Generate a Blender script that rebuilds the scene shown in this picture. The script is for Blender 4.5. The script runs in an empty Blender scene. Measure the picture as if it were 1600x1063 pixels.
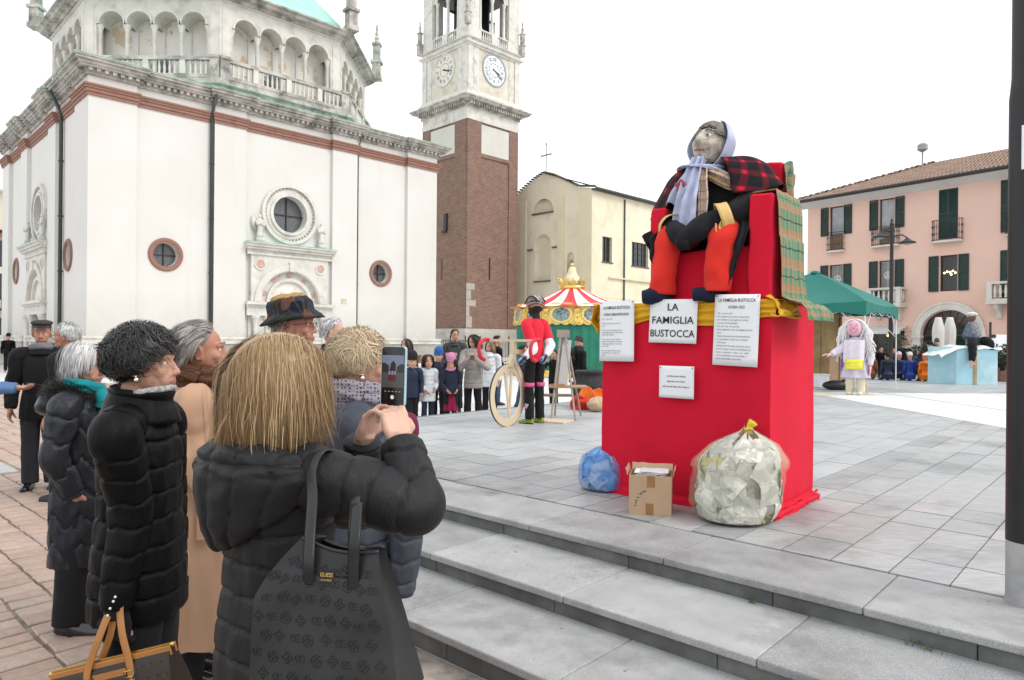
import bpy, bmesh, math, random
import numpy as np
from mathutils import Vector as V, Matrix as M4, noise as mn
from mathutils.geometry import delaunay_2d_cdt
R = math.radians; PI = math.pi
S = bpy.context.scene; COL = S.collection
rng = random.Random(7); nrng = np.random.default_rng(7)
# ------------------------------------------------------------------ camera
HC = 1.60; F = 1092.0; ROLL = R(0.5); CX, CY = 800.0, 531.5
cam = bpy.data.cameras.new('camera'); camo = bpy.data.objects.new('camera', cam); COL.objects.link(camo)
cam.sensor_width = 36; cam.lens = F / 1600 * 36; cam.clip_start = .05; cam.clip_end = 2000
camo.matrix_world = M4.Translation((0, 0, HC)) @ M4.Rotation(R(90), 4, 'X') @ M4.Rotation(ROLL, 4, 'Z')
S.camera = camo
# ------------------------------------------------------------------ overcast sky and soft sun
W = bpy.data.worlds.new('World'); S.world = W; W.use_nodes = True
wn = W.node_tree.nodes; wl = W.node_tree.links
for n_ in list(wn): wn.remove(n_)
out = wn.new('ShaderNodeOutputWorld'); bg = wn.new('ShaderNodeBackground')
sky = wn.new('ShaderNodeTexSky'); sky.sky_type = 'NISHITA'; sky.sun_disc = False
sky.sun_elevation = R(42); sky.sun_rotation = R(115); sky.air_density = 1.0; sky.dust_density = 6.0; sky.ozone_density = 1.0
bw = wn.new('ShaderNodeRGBToBW'); mx = wn.new('ShaderNodeMix'); mx.data_type = 'RGBA'
mx.inputs[0].default_value = .9
wl.new(sky.outputs[0], bw.inputs[0]); wl.new(sky.outputs[0], mx.inputs[6])
cloud = wn.new('ShaderNodeRGB'); cloud.outputs[0].default_value = (9.5, 9.75, 10.0, 1)      # even cloud deck
wl.new(cloud.outputs[0], mx.inputs[7]); wl.new(mx.outputs[2], bg.inputs[0]); bg.inputs[1].default_value = .138
wl.new(bg.outputs[0], out.inputs[0])
sl = bpy.data.lights.new('sun', 'SUN'); sl.energy = 1.4; sl.angle = R(25); sl.color = (1, .97, .93)
so = bpy.data.objects.new('sun', sl); COL.objects.link(so)
sd = V((.88, -.42, .95)).normalized(); so.rotation_euler = (-sd).to_track_quat('-Z', 'Y').to_euler(); so.location = (20, -10, 40)
S.render.engine = 'CYCLES'; S.cycles.use_denoising = True; S.cycles.max_bounces = 6; S.cycles.transparent_max_bounces = 12
S.view_settings.view_transform = 'Standard'; S.view_settings.look = 'None'; S.view_settings.gamma = 1
S.view_settings.use_curve_mapping = False; S.view_settings.exposure = .16

def at(px, py, Y):
    """world point seen at pixel (px, py) of the 1600 px photograph, at distance Y"""
    u = (px - CX) / F; v = (CY - py) / F
    return V(((u * math.cos(ROLL) - v * math.sin(ROLL)) * Y, Y, HC + (u * math.sin(ROLL) + v * math.cos(ROLL)) * Y))
def X(px, Y): return (px - CX) / F * Y
def Zz(px, py, Y): return at(px, py, Y).z

# ------------------------------------------------------------------ mesh building
class MB:
    def __init__(s): s.v = []; s.f = []; s.m = []
    def add(s, vs, fs, T=None, mi=0):
        o = len(s.v)
        s.v += [tuple(T @ V(v)) for v in vs] if T is not None else [tuple(v) for v in vs]
        s.f += [tuple(i + o for i in f) for f in fs]; s.m += [mi] * len(fs); return s
    def box(s, x0, x1, y0, y1, z0, z1, T=None, mi=0):
        return s.add([(x0,y0,z0),(x1,y0,z0),(x1,y1,z0),(x0,y1,z0),(x0,y0,z1),(x1,y0,z1),(x1,y1,z1),(x0,y1,z1)],
                     [(0,3,2,1),(4,5,6,7),(0,1,5,4),(1,2,6,5),(2,3,7,6),(3,0,4,7)], T, mi)
    def tube(s, pts, rad, n=8, T=None, mi=0, cap=True, flat=1.0, up=None):
        P = [V(p) for p in pts]; k = len(P); rad = [rad] * k if not hasattr(rad, '__len__') else rad
        vs = []; fr = None
        for i in range(k):
            t = (P[min(i+1, k-1)] - P[max(i-1, 0)])
            t = t.normalized() if t.length > 1e-9 else V((0, 0, 1))
            if fr is None:
                a = V(up) if up is not None else (V((0, 0, 1)) if abs(t.z) < .9 else V((1, 0, 0)))
                fr = (a - t * a.dot(t)).normalized()
            else:
                fr = fr - t * fr.dot(t); fr = fr.normalized() if fr.length > 1e-6 else t.orthogonal().normalized()
            b = t.cross(fr)
            for j in range(n):
                an = 2 * PI * j / n
                vs.append(P[i] + (fr * (math.cos(an) * flat) + b * math.sin(an)) * rad[i])
        fs = [(i*n+j, i*n+(j+1) % n, (i+1)*n+(j+1) % n, (i+1)*n+j) for i in range(k-1) for j in range(n)]
        if cap: fs += [tuple(range(n))[::-1], tuple(range((k-1)*n, k*n))]
        return s.add(vs, fs, T, mi)
    def lathe(s, prof, n=16, T=None, mi=0, cap=True, sx=1, sy=1):
        vs = []; k = len(prof)
        for r, z in prof:
            for j in range(n): vs.append((r*math.cos(2*PI*j/n)*sx, r*math.sin(2*PI*j/n)*sy, z))
        fs = [(i*n+j, i*n+(j+1) % n, (i+1)*n+(j+1) % n, (i+1)*n+j) for i in range(k-1) for j in range(n)]
        if cap: fs += [tuple(range(n))[::-1], tuple(range((k-1)*n, k*n))]
        return s.add(vs, fs, T, mi)
    def prism(s, poly, z0, z1, T=None, mi=0):
        n = len(poly)
        vs = [(x, y, z0) for x, y in poly] + [(x, y, z1) for x, y in poly]
        fs = [tuple(range(n))[::-1], tuple(range(n, 2*n))] + [(i, (i+1) % n, n+(i+1) % n, n+i) for i in range(n)]
        return s.add(vs, fs, T, mi)
    def ell(s, c, r, nu=14, nv=9, T=None, mi=0):
        r = (r, r, r) if not hasattr(r, '__len__') else r
        vs = [(c[0], c[1], c[2]-r[2])]
        for i in range(1, nv):
            a = -PI/2 + PI*i/nv
            for j in range(nu):
                b = 2*PI*j/nu; vs.append((c[0]+r[0]*math.cos(a)*math.cos(b), c[1]+r[1]*math.cos(a)*math.sin(b), c[2]+r[2]*math.sin(a)))
        vs.append((c[0], c[1], c[2]+r[2])); L = len(vs)-1
        fs = [(0, 1+(j+1) % nu, 1+j) for j in range(nu)]
        for i in range(nv-2):
            o = 1+i*nu; fs += [(o+j, o+(j+1) % nu, o+nu+(j+1) % nu, o+nu+j) for j in range(nu)]
        o = 1+(nv-2)*nu; fs += [(o+j, o+(j+1) % nu, L) for j in range(nu)]
        return s.add(vs, fs, T, mi)
    def rings(s, rs, n=24, T=None, mi=0, fn=None, cap=True):
        """loft of elliptical rings (cx,cy,z,rx,ry); fn(i_t, phi) multiplies the radius"""
        vs = []; k = len(rs)
        for i, (cx, cy, z, rx, ry) in enumerate(rs):
            for j in range(n):
                p = 2*PI*j/n; q = fn(i/(k-1), p) if fn else 1
                vs.append((cx+rx*q*math.cos(p), cy+ry*q*math.sin(p), z))
        fs = [(i*n+j, i*n+(j+1) % n, (i+1)*n+(j+1) % n, (i+1)*n+j) for i in range(k-1) for j in range(n)]
        if cap: fs += [tuple(range(n))[::-1], tuple(range((k-1)*n, k*n))]
        return s.add(vs, fs, T, mi)
    def grid(s, fn, nu, nv, T=None, mi=0):
        vs = [fn(i/nu, j/nv) for j in range(nv+1) for i in range(nu+1)]
        fs = [(j*(nu+1)+i, j*(nu+1)+i+1, (j+1)*(nu+1)+i+1, (j+1)*(nu+1)+i) for j in range(nv) for i in range(nu)]
        return s.add(vs, fs, T, mi)
    def panel(s, outer, holes, depth, T=None, mi=0, rmi=None):
        """face in local XZ (looking along +Y) with holes; each hole gets a reveal going back 'depth' along +Y"""
        pts = []; ed = []
        for poly in [outer] + holes:
            o = len(pts); pts += [V(p) for p in poly]; ed += [(o+i, o+(i+1) % len(poly)) for i in range(len(poly))]
        vv, _, ff = delaunay_2d_cdt([V((p[0], p[1])) for p in pts], ed, [], 0, 1e-5)[:3]
        def inside(p, poly):
            c = False
            for i in range(len(poly)):
                (x1, y1), (x2, y2) = poly[i][:2], poly[i-1][:2]
                if (y1 > p[1]) != (y2 > p[1]) and p[0] < (x2-x1)*(p[1]-y1)/(y2-y1)+x1: c = not c
            return c
        fs = []
        for f in ff:
            c = sum((vv[i] for i in f), V((0, 0)))/len(f)
            if inside(c, outer) and not any(inside(c, h) for h in holes): fs.append(tuple(f))
        s.add([(p[0], 0, p[1]) for p in vv], fs, T, mi)
        for h in holes:
            n = len(h); d = depth
            s.add([(p[0], 0, p[1]) for p in h]+[(p[0], d, p[1]) for p in h],
                  [(i, n+i, n+(i+1) % n, (i+1) % n) for i in range(n)], T, mi if rmi is None else rmi)
        return s
    def mesh(s, name, mats, smooth=False):
        me = bpy.data.meshes.new(name); me.from_pydata(s.v, [], s.f)
        mats = mats if isinstance(mats, (list, tuple)) else [mats]
        for m in mats: me.materials.append(m)
        if len(mats) > 1: me.polygons.foreach_set('material_index', s.m)
        if smooth: me.polygons.foreach_set('use_smooth', [True]*len(s.f))
        me.update(); return me
    def build(s, name, mats, parent=None, smooth=False, auto=None, **tags):
        o = link(name, s.mesh(name, mats, smooth), parent)
        if auto: o.data.set_sharp_from_angle(angle=R(auto))
        for k, v in tags.items(): o[k] = v
        return o
def link(name, data, parent=None):
    o = bpy.data.objects.new(name, data); COL.objects.link(o)
    if parent is not None: o.parent = parent
    return o
def thing(name, label, cat, loc=(0, 0, 0), rz=0, group=None, parent=None):
    o = bpy.data.objects.new(name, None); COL.objects.link(o); o.location = loc; o.rotation_euler = (0, 0, rz); o.empty_display_size = .1
    o['label'] = label; o['category'] = cat
    if group: o['group'] = group
    return o
def tag(o, label, cat, group=None):
    o['label'] = label; o['category'] = cat
    if group: o['group'] = group
    return o
def copy_tree(o, parent=None):
    c = o.copy(); COL.objects.link(c)
    if parent is not None: c.parent = parent
    for ch in o.children: copy_tree(ch, c)
    return c
def setloc(o): return o
def bevel(o, w=.004, seg=1):
    m = o.modifiers.new('bevel', 'BEVEL'); m.width = w; m.segments = seg; m.limit_method = 'ANGLE'; m.angle_limit = R(40); return o
def circ(cx, cz, r, n=32, a0=0, a1=2*PI, rz=None):
    rz = rz or r
    full = abs(a1-a0-2*PI) < 1e-6
    return [(cx+r*math.cos(a0+(a1-a0)*i/(n if full else n-1)), cz+rz*math.sin(a0+(a1-a0)*i/(n if full else n-1))) for i in range(n)]
def archpoly(x0, x1, z0, zs, n=16):
    c = (x0+x1)/2; r = (x1-x0)/2
    return [(x0, z0), (x1, z0)] + circ(c, zs, r, n, 0, PI)
def ring(mb, cx, cz, r0, r1, y0, y1, n=40, T=None, mi=0, a0=0, a1=2*PI):
    """flat annulus (in XZ) with thickness from y0 (front) to y1"""
    full = abs(a1-a0-2*PI) < 1e-6; k = n if full else n+1
    vs = []
    for i in range(k):
        a = a0+(a1-a0)*i/n; c, q = math.cos(a), math.sin(a)
        vs += [(cx+r0*c, y0, cz+r0*q), (cx+r1*c, y0, cz+r1*q), (cx+r1*c, y1, cz+r1*q), (cx+r0*c, y1, cz+r0*q)]
    fs = []
    for i in range(n):
        a = 4*i; b = 4*((i+1) % k)
        for j in range(4): fs.append((a+j, b+j, b+(j+1) % 4, a+(j+1) % 4))
    if not full: fs += [(0, 1, 2, 3), tuple(4*n+j for j in (3, 2, 1, 0))]
    mb.add(vs, fs, T, mi)
def frame2(p0, d):
    """matrix: local +X along 2D direction d, +Z up, origin p0 (3D)"""
    d = V((d[0], d[1], 0)).normalized(); y = V((-d.y, d.x, 0))
    m = M4(((d.x, y.x, 0, p0[0]), (d.y, y.y, 0, p0[1]), (0, 0, 1, p0[2]), (0, 0, 0, 1)))
    return m

# ------------------------------------------------------------------ materials
MATS = {}
def srgb(h):
    h = h.lstrip('#'); c = [int(h[i:i+2], 16)/255 for i in (0, 2, 4)]
    return tuple(x/12.92 if x <= .04045 else ((x+.055)/1.055)**2.4 for x in c)
class NT:
    def __init__(s, name):
        s.m = bpy.data.materials.new(name); s.m.use_nodes = True; s.t = s.m.node_tree; s.n = s.t.nodes; s.l = s.t.links
        s.b = s.n['Principled BSDF']; s.tc = None
    def node(s, t, **kw):
        n = s.n.new(t)
        for k, v in kw.items(): setattr(n, k, v)
        return n
    def coord(s, kind='Object'):
        if s.tc is None: s.tc = s.node('ShaderNodeTexCoord')
        return s.tc.outputs[kind]
    def setin(s, sock, v):
        if hasattr(v, 'is_linked') or hasattr(v, 'links'): s.l.new(v, sock)
        elif isinstance(v, (tuple, list)) and len(v) == 3 and sock.type == 'RGBA': sock.default_value = (*v, 1)
        else: sock.default_value = v
    def mapping(s, vec, scale=(1, 1, 1), rot=(0, 0, 0), loc=(0, 0, 0)):
        m = s.node('ShaderNodeMapping'); s.l.new(vec, m.inputs[0]); m.inputs[1].default_value = loc; m.inputs[2].default_value = rot; m.inputs[3].default_value = scale; return m.outputs[0]
    def noise(s, scale, detail=4, rough=.55, vec=None, dist=0):
        n = s.node('ShaderNodeTexNoise'); n.inputs['Scale'].default_value = scale; n.inputs['Detail'].default_value = detail; n.inputs['Roughness'].default_value = rough; n.inputs['Distortion'].default_value = dist
        s.l.new(vec if vec is not None else s.coord(), n.inputs['Vector']); return n.outputs['Fac']
    def ramp(s, fac, stops, interp='LINEAR'):
        r = s.node('ShaderNodeValToRGB'); r.color_ramp.interpolation = interp
        e = r.color_ramp.elements
        while len(e) < len(stops): e.new(.5)
        for el, (p, c) in zip(e, stops): el.position = p; el.color = (*c, 1) if len(c) == 3 else c
        s.l.new(fac, r.inputs[0]); return r.outputs[0]
    def mix(s, fac, a, b, mode='MIX'):
        m = s.node('ShaderNodeMix', data_type='RGBA', blend_type=mode); s.setin(m.inputs[0], fac); s.setin(m.inputs[6], a); s.setin(m.inputs[7], b); return m.outputs[2]
    def math(s, op, a, b=0, c=None):
        m = s.node('ShaderNodeMath', operation=op); s.setin(m.inputs[0], a); s.setin(m.inputs[1], b)
        if c is not None: s.setin(m.inputs[2], c)
        return m.outputs[0]
    def bump(s, h, strength=.3, dist=.01):
        b = s.node('ShaderNodeBump'); b.inputs['Strength'].default_value = strength; b.inputs['Distance'].default_value = dist; s.l.new(h, b.inputs['Height']); s.l.new(b.outputs[0], s.b.inputs['Normal'])
    def rand(s):
        a = s.node('ShaderNodeObjectInfo').outputs['Random']; b = s.node('ShaderNodeNewGeometry').outputs['Random Per Island']
        return s.math('FRACT', s.math('ADD', a, b))
    def done(s, col, rough=.8, metallic=0, spec=.5):
        s.setin(s.b.inputs['Base Color'], col); s.setin(s.b.inputs['Roughness'], rough); s.b.inputs['Metallic'].default_value = metallic
        s.b.inputs['Specular IOR Level'].default_value = spec; return s.m
def mat(name, c, rough=.8, var=.12, scale=6, bump=0, bscale=60, bdist=.004, metallic=0, spec=.4, stain=None, rnd=0, streak=None):
    """procedural: two-tone noise, optional stain (colour, scale, lo, hi), per-piece variation, fine relief"""
    if name in MATS: return MATS[name]
    t = NT(name)
    lo = tuple(x*(1-var) for x in c); hi = tuple(min(1, x*(1+var)) for x in c)
    col = t.ramp(t.noise(scale), [(.3, lo), (.7, hi)])
    if stain:
        sc, ss, a, b = stain
        vec = t.mapping(t.coord(), streak) if streak else None
        col = t.mix(t.ramp(t.noise(ss, 6, .65, vec), [(a, (0, 0, 0)), (b, (1, 1, 1))]), col, sc)
    if rnd:
        col = t.mix(1.0, col, t.ramp(t.rand(), [(0, (1-rnd,)*3), (1, (min(1, 1),)*3)]), 'MULTIPLY')
    if bump: t.bump(t.noise(bscale, 5, .6), bump, bdist)
    MATS[name] = t.done(col, rough, metallic, spec); return MATS[name]
def m_plaster():
    t = NT('white_plaster'); c = t.ramp(t.noise(.35, 5), [(.3, (.63, .615, .58)), (.7, (.675, .665, .635))])
    c = t.mix(t.ramp(t.noise(1.1, 7, .7, t.mapping(t.coord(), (1, 1, .12))), [(.56, (0, 0, 0)), (.82, (.75, .75, .75))]), c, (.56, .53, .47))
    c = t.mix(t.ramp(t.noise(.8, 6, .7), [(.60, (0, 0, 0)), (.8, (.5, .5, .5))]), c, (.60, .58, .54))
    sx = t.node('ShaderNodeSeparateXYZ'); t.l.new(t.coord(), sx.inputs[0]); lowz = t.node('ShaderNodeMapRange'); t.l.new(sx.outputs[2], lowz.inputs[0]); lowz.inputs[1].default_value = 1.5; lowz.inputs[2].default_value = 3.6; lowz.inputs[3].default_value = .75; lowz.inputs[4].default_value = 0
    c = t.mix(t.math('MULTIPLY', lowz.outputs[0], t.noise(1.6, 6, .7)), c, (.40, .38, .33))
    t.bump(t.noise(12, 5, .6), .2, .006); return t.done(c, .9, spec=.3)
PLASTER = m_plaster()
STONE = mat('pale_marble', (.62, .60, .55), .75, .10, 2.2, .25, 18, .01, stain=((.30, .29, .26), 1.3, .52, .8))
STONED = mat('weathered_marble', (.50, .475, .43), .85, .15, 2.5, .35, 14, .012, stain=((.13, .13, .12), 1.6, .42, .7))
TERRA = mat('terracotta_moulding', (.33, .165, .125), .85, .28, 3.0, .3, 30, .008, stain=((.20, .13, .105), 3, .42, .7))
COPPER = mat('green_copper', (.33, .60, .50), .6, .10, 1.2, 0, stain=((.22, .42, .36), .8, .55, .75))
PIPE = mat('dark_pipe', (.045, .055, .05), .5, .2, 3)
LEAD = mat('leaded_glass', (.10, .105, .11), .3, .35, 14, .3, 20, .01, spec=.6)
DARKGLASS = mat('dark_glass', (.012, .014, .016), .06, .2, 2, spec=.8)
SKYGLASS = mat('window_glass', (.40, .43, .48), .08, .15, 2, metallic=.45, spec=1.0)
BLACK = mat('black_metal', (.022, .022, .024), .45, .15, 8, .1, 120, .001)
IRON = mat('wrought_iron', (.03, .03, .032), .55, .2, 10)
WOOD = mat('pale_plywood', (.62, .50, .36), .65, .10, 3, .1, 40, .002)
WOODD = mat('brown_wood', (.20, .13, .08), .6, .2, 6)
WHITE = mat('white_paper', (.82, .83, .85), .85, .02, 3)
INK = mat('black_ink', (.02, .02, .02), .8, .05, 3)
GOLD = mat('gold_metal', (.75, .52, .16), .28, .08, 10, metallic=1)
def wb(mb, name, mats, parent, smooth=False, auto=None, **tags):
    """build from world coordinates under a thing (an Empty)"""
    o = mb.build(name, mats, parent, smooth, auto, **tags)
    if parent is not None: o.matrix_parent_inverse = (M4.Translation(parent.location) @ parent.rotation_euler.to_matrix().to_4x4()).inverted()
    return o
def inst(o, name, parent, T=None, loc=None):
    """another piece with the same mesh"""
    c = bpy.data.objects.new(name, o.data); COL.objects.link(c); c.parent = parent; c.matrix_parent_inverse = o.matrix_parent_inverse
    if T is not None: c.matrix_basis = T
    return c

def textobj(name, cu, parent, m):
    """flat lettering as mesh"""
    o = bpy.data.objects.new('t', cu); COL.objects.link(o); dg = bpy.context.evaluated_depsgraph_get(); dg.update()
    me = bpy.data.meshes.new_from_object(o.evaluated_get(dg)); bpy.data.objects.remove(o); bpy.data.curves.remove(cu); me.materials.clear(); me.materials.append(m); me.name = name
    return link(name, me, parent)
# ------------------------------------------------------------------ ground, plaza, platform, steps
E1 = V((.737, -.676)).normalized(); E2 = V((-E1.y, E1.x))       # along the steps / away from them
def pl(a, b): return E1*a + E2*b
TP = frame2((0, 0, 0), E1)                                       # local x = along steps, y = away
PZ = .35                                                         # platform height above ground
GROUNDM = None
def m_ground():
    t = NT('pale_plaza_paving'); co = t.mapping(t.coord(), (1, 1, 1), (0, 0, R(42)))
    b = t.node('ShaderNodeTexBrick'); t.l.new(co, b.inputs[0]); b.inputs['Scale'].default_value = 1; b.inputs['Brick Width'].default_value = 1.2; b.inputs['Row Height'].default_value = .6
    b.inputs['Mortar Size'].default_value = .012; b.inputs['Color1'].default_value = (.66, .66, .65, 1); b.inputs['Color2'].default_value = (.58, .58, .575, 1); b.inputs['Mortar'].default_value = (.36, .35, .34, 1)
    c = t.mix(t.ramp(t.noise(.35, 5), [(.35, (0, 0, 0)), (.7, (1, 1, 1))]), b.outputs[0], (.72, .72, .71))
    return t.done(c, .55)
g = MB().box(-300, 300, -60, 500, -.5, -.02).build('ground', m_ground()); g['kind'] = 'structure'
MORTAR = mat('paving_mortar', (.17, .14, .115), .95, .35, 9, .5, 60, .01, stain=((.36, .33, .29), 1.2, .45, .6))
def m_porphyry():
    t = NT('pink_porphyry'); r = t.rand()
    base = t.ramp(r, [(0, (.36, .245, .19)), (.35, (.43, .30, .24)), (.65, (.50, .365, .29)), (1, (.40, .31, .265))])
    n = t.noise(22, 6, .65); c = t.mix(.4, base, t.ramp(n, [(.3, (.22, .15, .12)), (.7, (.47, .36, .29))]))
    c = t.mix(t.ramp(t.noise(160, 3), [(.62, (0, 0, 0)), (.68, (1, 1, 1))]), c, (.13, .10, .09))
    t.bump(t.noise(35, 7, .7), .6, .006); return t.done(c, .62)
PORPH = m_porphyry()
street = MB().box(-14, 4.5, -9.0, 2.36, -.30, -.012, TP).prism([(-4.2, 24), (-30, 24), (-30, 6), (-13, 6), (-8.6, 11.2), (-4.5, 8.9)], -.3, -.0125).build('street', MORTAR); street['kind'] = 'structure'
def m_farstreet():
    t = NT('far_porphyry'); v = t.mapping(t.coord(), (1, 1, 1), (0, 0, R(42.5))); b = t.node('ShaderNodeTexBrick'); t.l.new(v, b.inputs[0]); b.inputs['Scale'].default_value = 1; b.inputs['Brick Width'].default_value = .2; b.inputs['Row Height'].default_value = .22; b.inputs['Mortar Size'].default_value = .014
    b.inputs['Color1'].default_value = (.40, .28, .225, 1); b.inputs['Color2'].default_value = (.47, .35, .285, 1); b.inputs['Mortar'].default_value = (.20, .165, .14, 1); return t.done(b.outputs[0], .65)
MB().prism([(-4.2, 24), (-30, 24), (-30, 13.2), (-9, 13.2), (-4.2, 12)], -.01, -.004).build('far_paving', m_farstreet(), street)
# street stones: courses along the step direction
stones = []
def stone_shape(w, l):
    j = lambda k: rng.uniform(-k, k)
    x, y = w/2, l/2; h = .014; tl = .007
    base = [(-x+j(.008), -y+j(.008)), (x+j(.008), -y+j(.008)), (x+j(.008), y+j(.008)), (-x+j(.008), y+j(.008))]
    ts = [j(.003) for _ in range(4)]
    vs = [(px, py, -.02) for px, py in base] + [(px, py, h-.006+ts[i]) for i, (px, py) in enumerate(base)] + [(px*(1-tl/x), py*(1-tl/y), h+ts[i]) for i, (px, py) in enumerate(base)] + [(0, 0, h+.003)]
    fs = []
    for i in range(4):
        k = (i+1) % 4; fs += [(i, k, 4+k, 4+i), (4+i, 4+k, 8+k, 8+i), (8+i, 8+k, 12)]
    return vs, fs
b = 9.0
while b > -8.5:
    w = rng.uniform(.215, .25); a = -17 + rng.uniform(0, .1)
    if b > 2.33 and b-w < 2.33: w = b-2.33 if b-2.33 > .15 else w
    off = rng.uniform(-.02, .02)
    while a < 3.5:
        l = rng.uniform(.12, .20); p = pl(a+l/2, b-w/2)
        if (b < 2.335 or (a+l < -8.85 and p.x < -4.3)) and 1.4 < p.y < 13.2 and abs(p.x) < p.y*.80+.3 and not (-12.85 < a+l*.5 < -9.78 and .88 < b-w*.5 < 2.2):
            stones.append((p, w-.016, l-.014, p.length))
        a += l
    b -= w
# how large a stone shows: nearest ones not hidden behind the onlookers come first
def vis(s):
    p = s[0]; px = CX + F*p.x/p.y; py = CY + F*HC/p.y
    shown = py < 1075 and (px < 135 or (265 < px < 350 and py > 960) or (620 < px < 800 and py > 960))
    return (0 if shown and px > -10 else 1, s[3])
stones.sort(key=vis)
stuff = MB()
for i, (p, w, l, d) in enumerate(stones):
    vs, fs = stone_shape(l, w); ang = math.atan2(E1.y, E1.x)+rng.uniform(-.02, .02)
    if i < 300:
        o = MB().add(vs, fs).build('paving_stone', PORPH, street); o.location = (p.x, p.y, -.012+rng.uniform(-.003, .003)); o.rotation_euler = (rng.uniform(-.012, .012), rng.uniform(-.012, .012), ang)
    else:
        stuff.add(vs, fs, M4.Translation((p.x, p.y, -.012)) @ M4.Rotation(ang, 4, 'Z'))
stuff.build('paving_stones', PORPH, street, kind='stuff')
SLABG = mat('grey_street_slab', (.42, .42, .41), .7, .08, 3, .2, 60, .003, rnd=.12)
for k in range(3): bevel(MB().box(-12.8+k, -11.81+k, .90, 2.14, -.05, .012, TP).build('street_slab', SLABG, street), .005)
# ---- steps and platform
GRAN = None
def m_granite():
    t = NT('grey_granite'); r = t.rand()
    c = t.ramp(t.noise(3.5, 5, .6), [(.3, (.28, .282, .282)), (.72, (.47, .472, .47))])
    c = t.mix(.32, c, t.ramp(t.noise(260, 2, .6), [(.38, (.05, .05, .055)), (.5, (.36, .36, .365)), (.64, (.85, .85, .85))]))
    c = t.mix(t.ramp(t.noise(1.7, 7, .7), [(.50, (0, 0, 0)), (.74, (.85, .85, .85))]), c, (.165, .163, .155))
    c = t.mix(t.ramp(t.noise(14, 3, .6), [(.70, (0, 0, 0)), (.73, (.7, .7, .7))]), c, (.10, .10, .095))
    c = t.mix(1, c, t.ramp(r, [(0, (.76, .76, .765)), (1, (1, 1, 1))]), 'MULTIPLY')
    t.bump(t.noise(200, 3, .6), .35, .002); return t.done(c, .62)
GRAN = m_granite()
RISER = mat('dark_granite_riser', (.20, .20, .196), .75, .25, 5, .3, 150, .002, rnd=.3, stain=((.085, .085, .08), 3, .42, .75))
def m_slate():
    t = NT('slate_tile'); r = t.rand()
    c = t.ramp(r, [(0, (.21, .218, .225)), (.22, (.43, .42, .395)), (.42, (.29, .30, .31)), (.65, (.47, .465, .45)), (.85, (.25, .25, .245)), (1, (.38, .39, .395))])
    v = t.mapping(t.coord(), (3, 16, 8), (0, 0, R(-42)))
    c = t.mix(.45, c, t.ramp(t.noise(2.2, 7, .7, v, .6), [(.3, (.20, .21, .22)), (.55, (.40, .41, .415)), (.75, (.60, .60, .58))]))
    c = t.mix(t.ramp(t.noise(1.1, 6, .65), [(.50, (0, 0, 0)), (.72, (.8, .8, .8))]), c, (.15, .148, .14))
    t.bump(t.noise(9, 8, .7, v), .35, .006)
    return t.done(c, t.ramp(t.noise(1.5, 4), [(.3, (.42, .42, .42)), (.7, (.66, .66, .66))]))
SLATE = m_slate()
JOINT = mat('dark_joint', (.09, .09, .088), .95, .3, 10)
plat = MB().box(-8.7, 14, 3.63, 37, -.1, PZ-.016, TP).build('platform', JOINT); plat['kind'] = 'structure'
steps = MB().box(-8.6, 6, 2.42, 3.62, -.1, .05, TP).build('steps', JOINT); steps['kind'] = 'structure'
noses = [(2.36, .115), (2.95, .232), (3.57, PZ)]
for k, (e, z) in enumerate(noses):
    e2 = noses[k+1][0]+.03 if k < 2 else e+.62
    a = {0: .18, 1: -.20, 2: .06}[k] - 9*1.06
    while a < 5.5:
        l = 1.06*rng.uniform(.97, 1.03)
        if a > -8.7+.2 and a+l < 6:
            o = MB().box(a+.002, a+l-.002, e+rng.uniform(-.003, .003), e2, z-.042, z+rng.uniform(-.0015, .0015), TP).build('tread_slab', GRAN, steps if k < 2 else plat); bevel(o, .009, 2)
        a += l
    a = -8.7 + rng.uniform(.3, .8); zb = (noses[k-1][1] if k else -.012)
    while a < 5.5:
        l = rng.uniform(.85, 1.05)
        o = MB().box(a+.002, a+l-.002, e+.022, e+.10, zb-.01, z-.045, TP).build('riser_stone', RISER, steps if k < 2 else plat); bevel(o, .004); a += l
# slate courses running away from the steps
cand = []; a = -8.6
WHITEST = mat('white_stone_paving', (.74, .735, .72), .6, .05, 1.2, .1, 30, .003, stain=((.55, .54, .53), .7, .55, .8), rnd=.10)
BLUEG = mat('blue_grey_slab', (.41, .425, .43), .5, .10, 2, .15, 25, .003, stain=((.27, .29, .30), .9, .5, .75), rnd=.10)
a = -8.66
while a < 13.5:
    w = rng.uniform(.27, .315)
    b = 4.20 + rng.uniform(0, .02)
    while b < 36.6:
        lon = rng.uniform(.36, .46) if b < 5.9 else rng.uniform(.5, 1.5)
        p = pl(a+w/2, b+lon/2)
        if p.y > 1 and abs(p.x) < p.y*.95+2.5: cand.append((p, w, lon, a, b))
        b += lon
    a += w
def zone(p, a, b):
    if a < -5.0 and (b > 5.6 + (a+8.7)*-.12): return 2
    if b > 5.75 and a < -2.4: return 2
    return 0
cand.sort(key=lambda q: q[0].length)
tmats = [SLATE, WHITEST, BLUEG]; sb = [MB(), MB(), MB()]; cnt = 0
for p, w, lon, a, b in cand:
    z = zone(p, a, b); g_ = rng.uniform(.003, .0052); h = PZ+rng.uniform(-.0022, .0022)
    px = CX+F*p.x/p.y; hid = px < 640 or (945 < px < 1270 and p.length > 5.4)
    T = TP
    m = MB().box(a+g_, a+w-g_, b+g_, b+lon-g_, PZ-.03, h, TP)
    if cnt < 292 and not hid: m.build('paving_slab', tmats[z], plat); cnt += 1
    else: sb[z].add(m.v, m.f)
for i, q in enumerate(sb):
    if q.v: q.build('paving_slabs', tmats[i], plat, kind='stuff')
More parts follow.
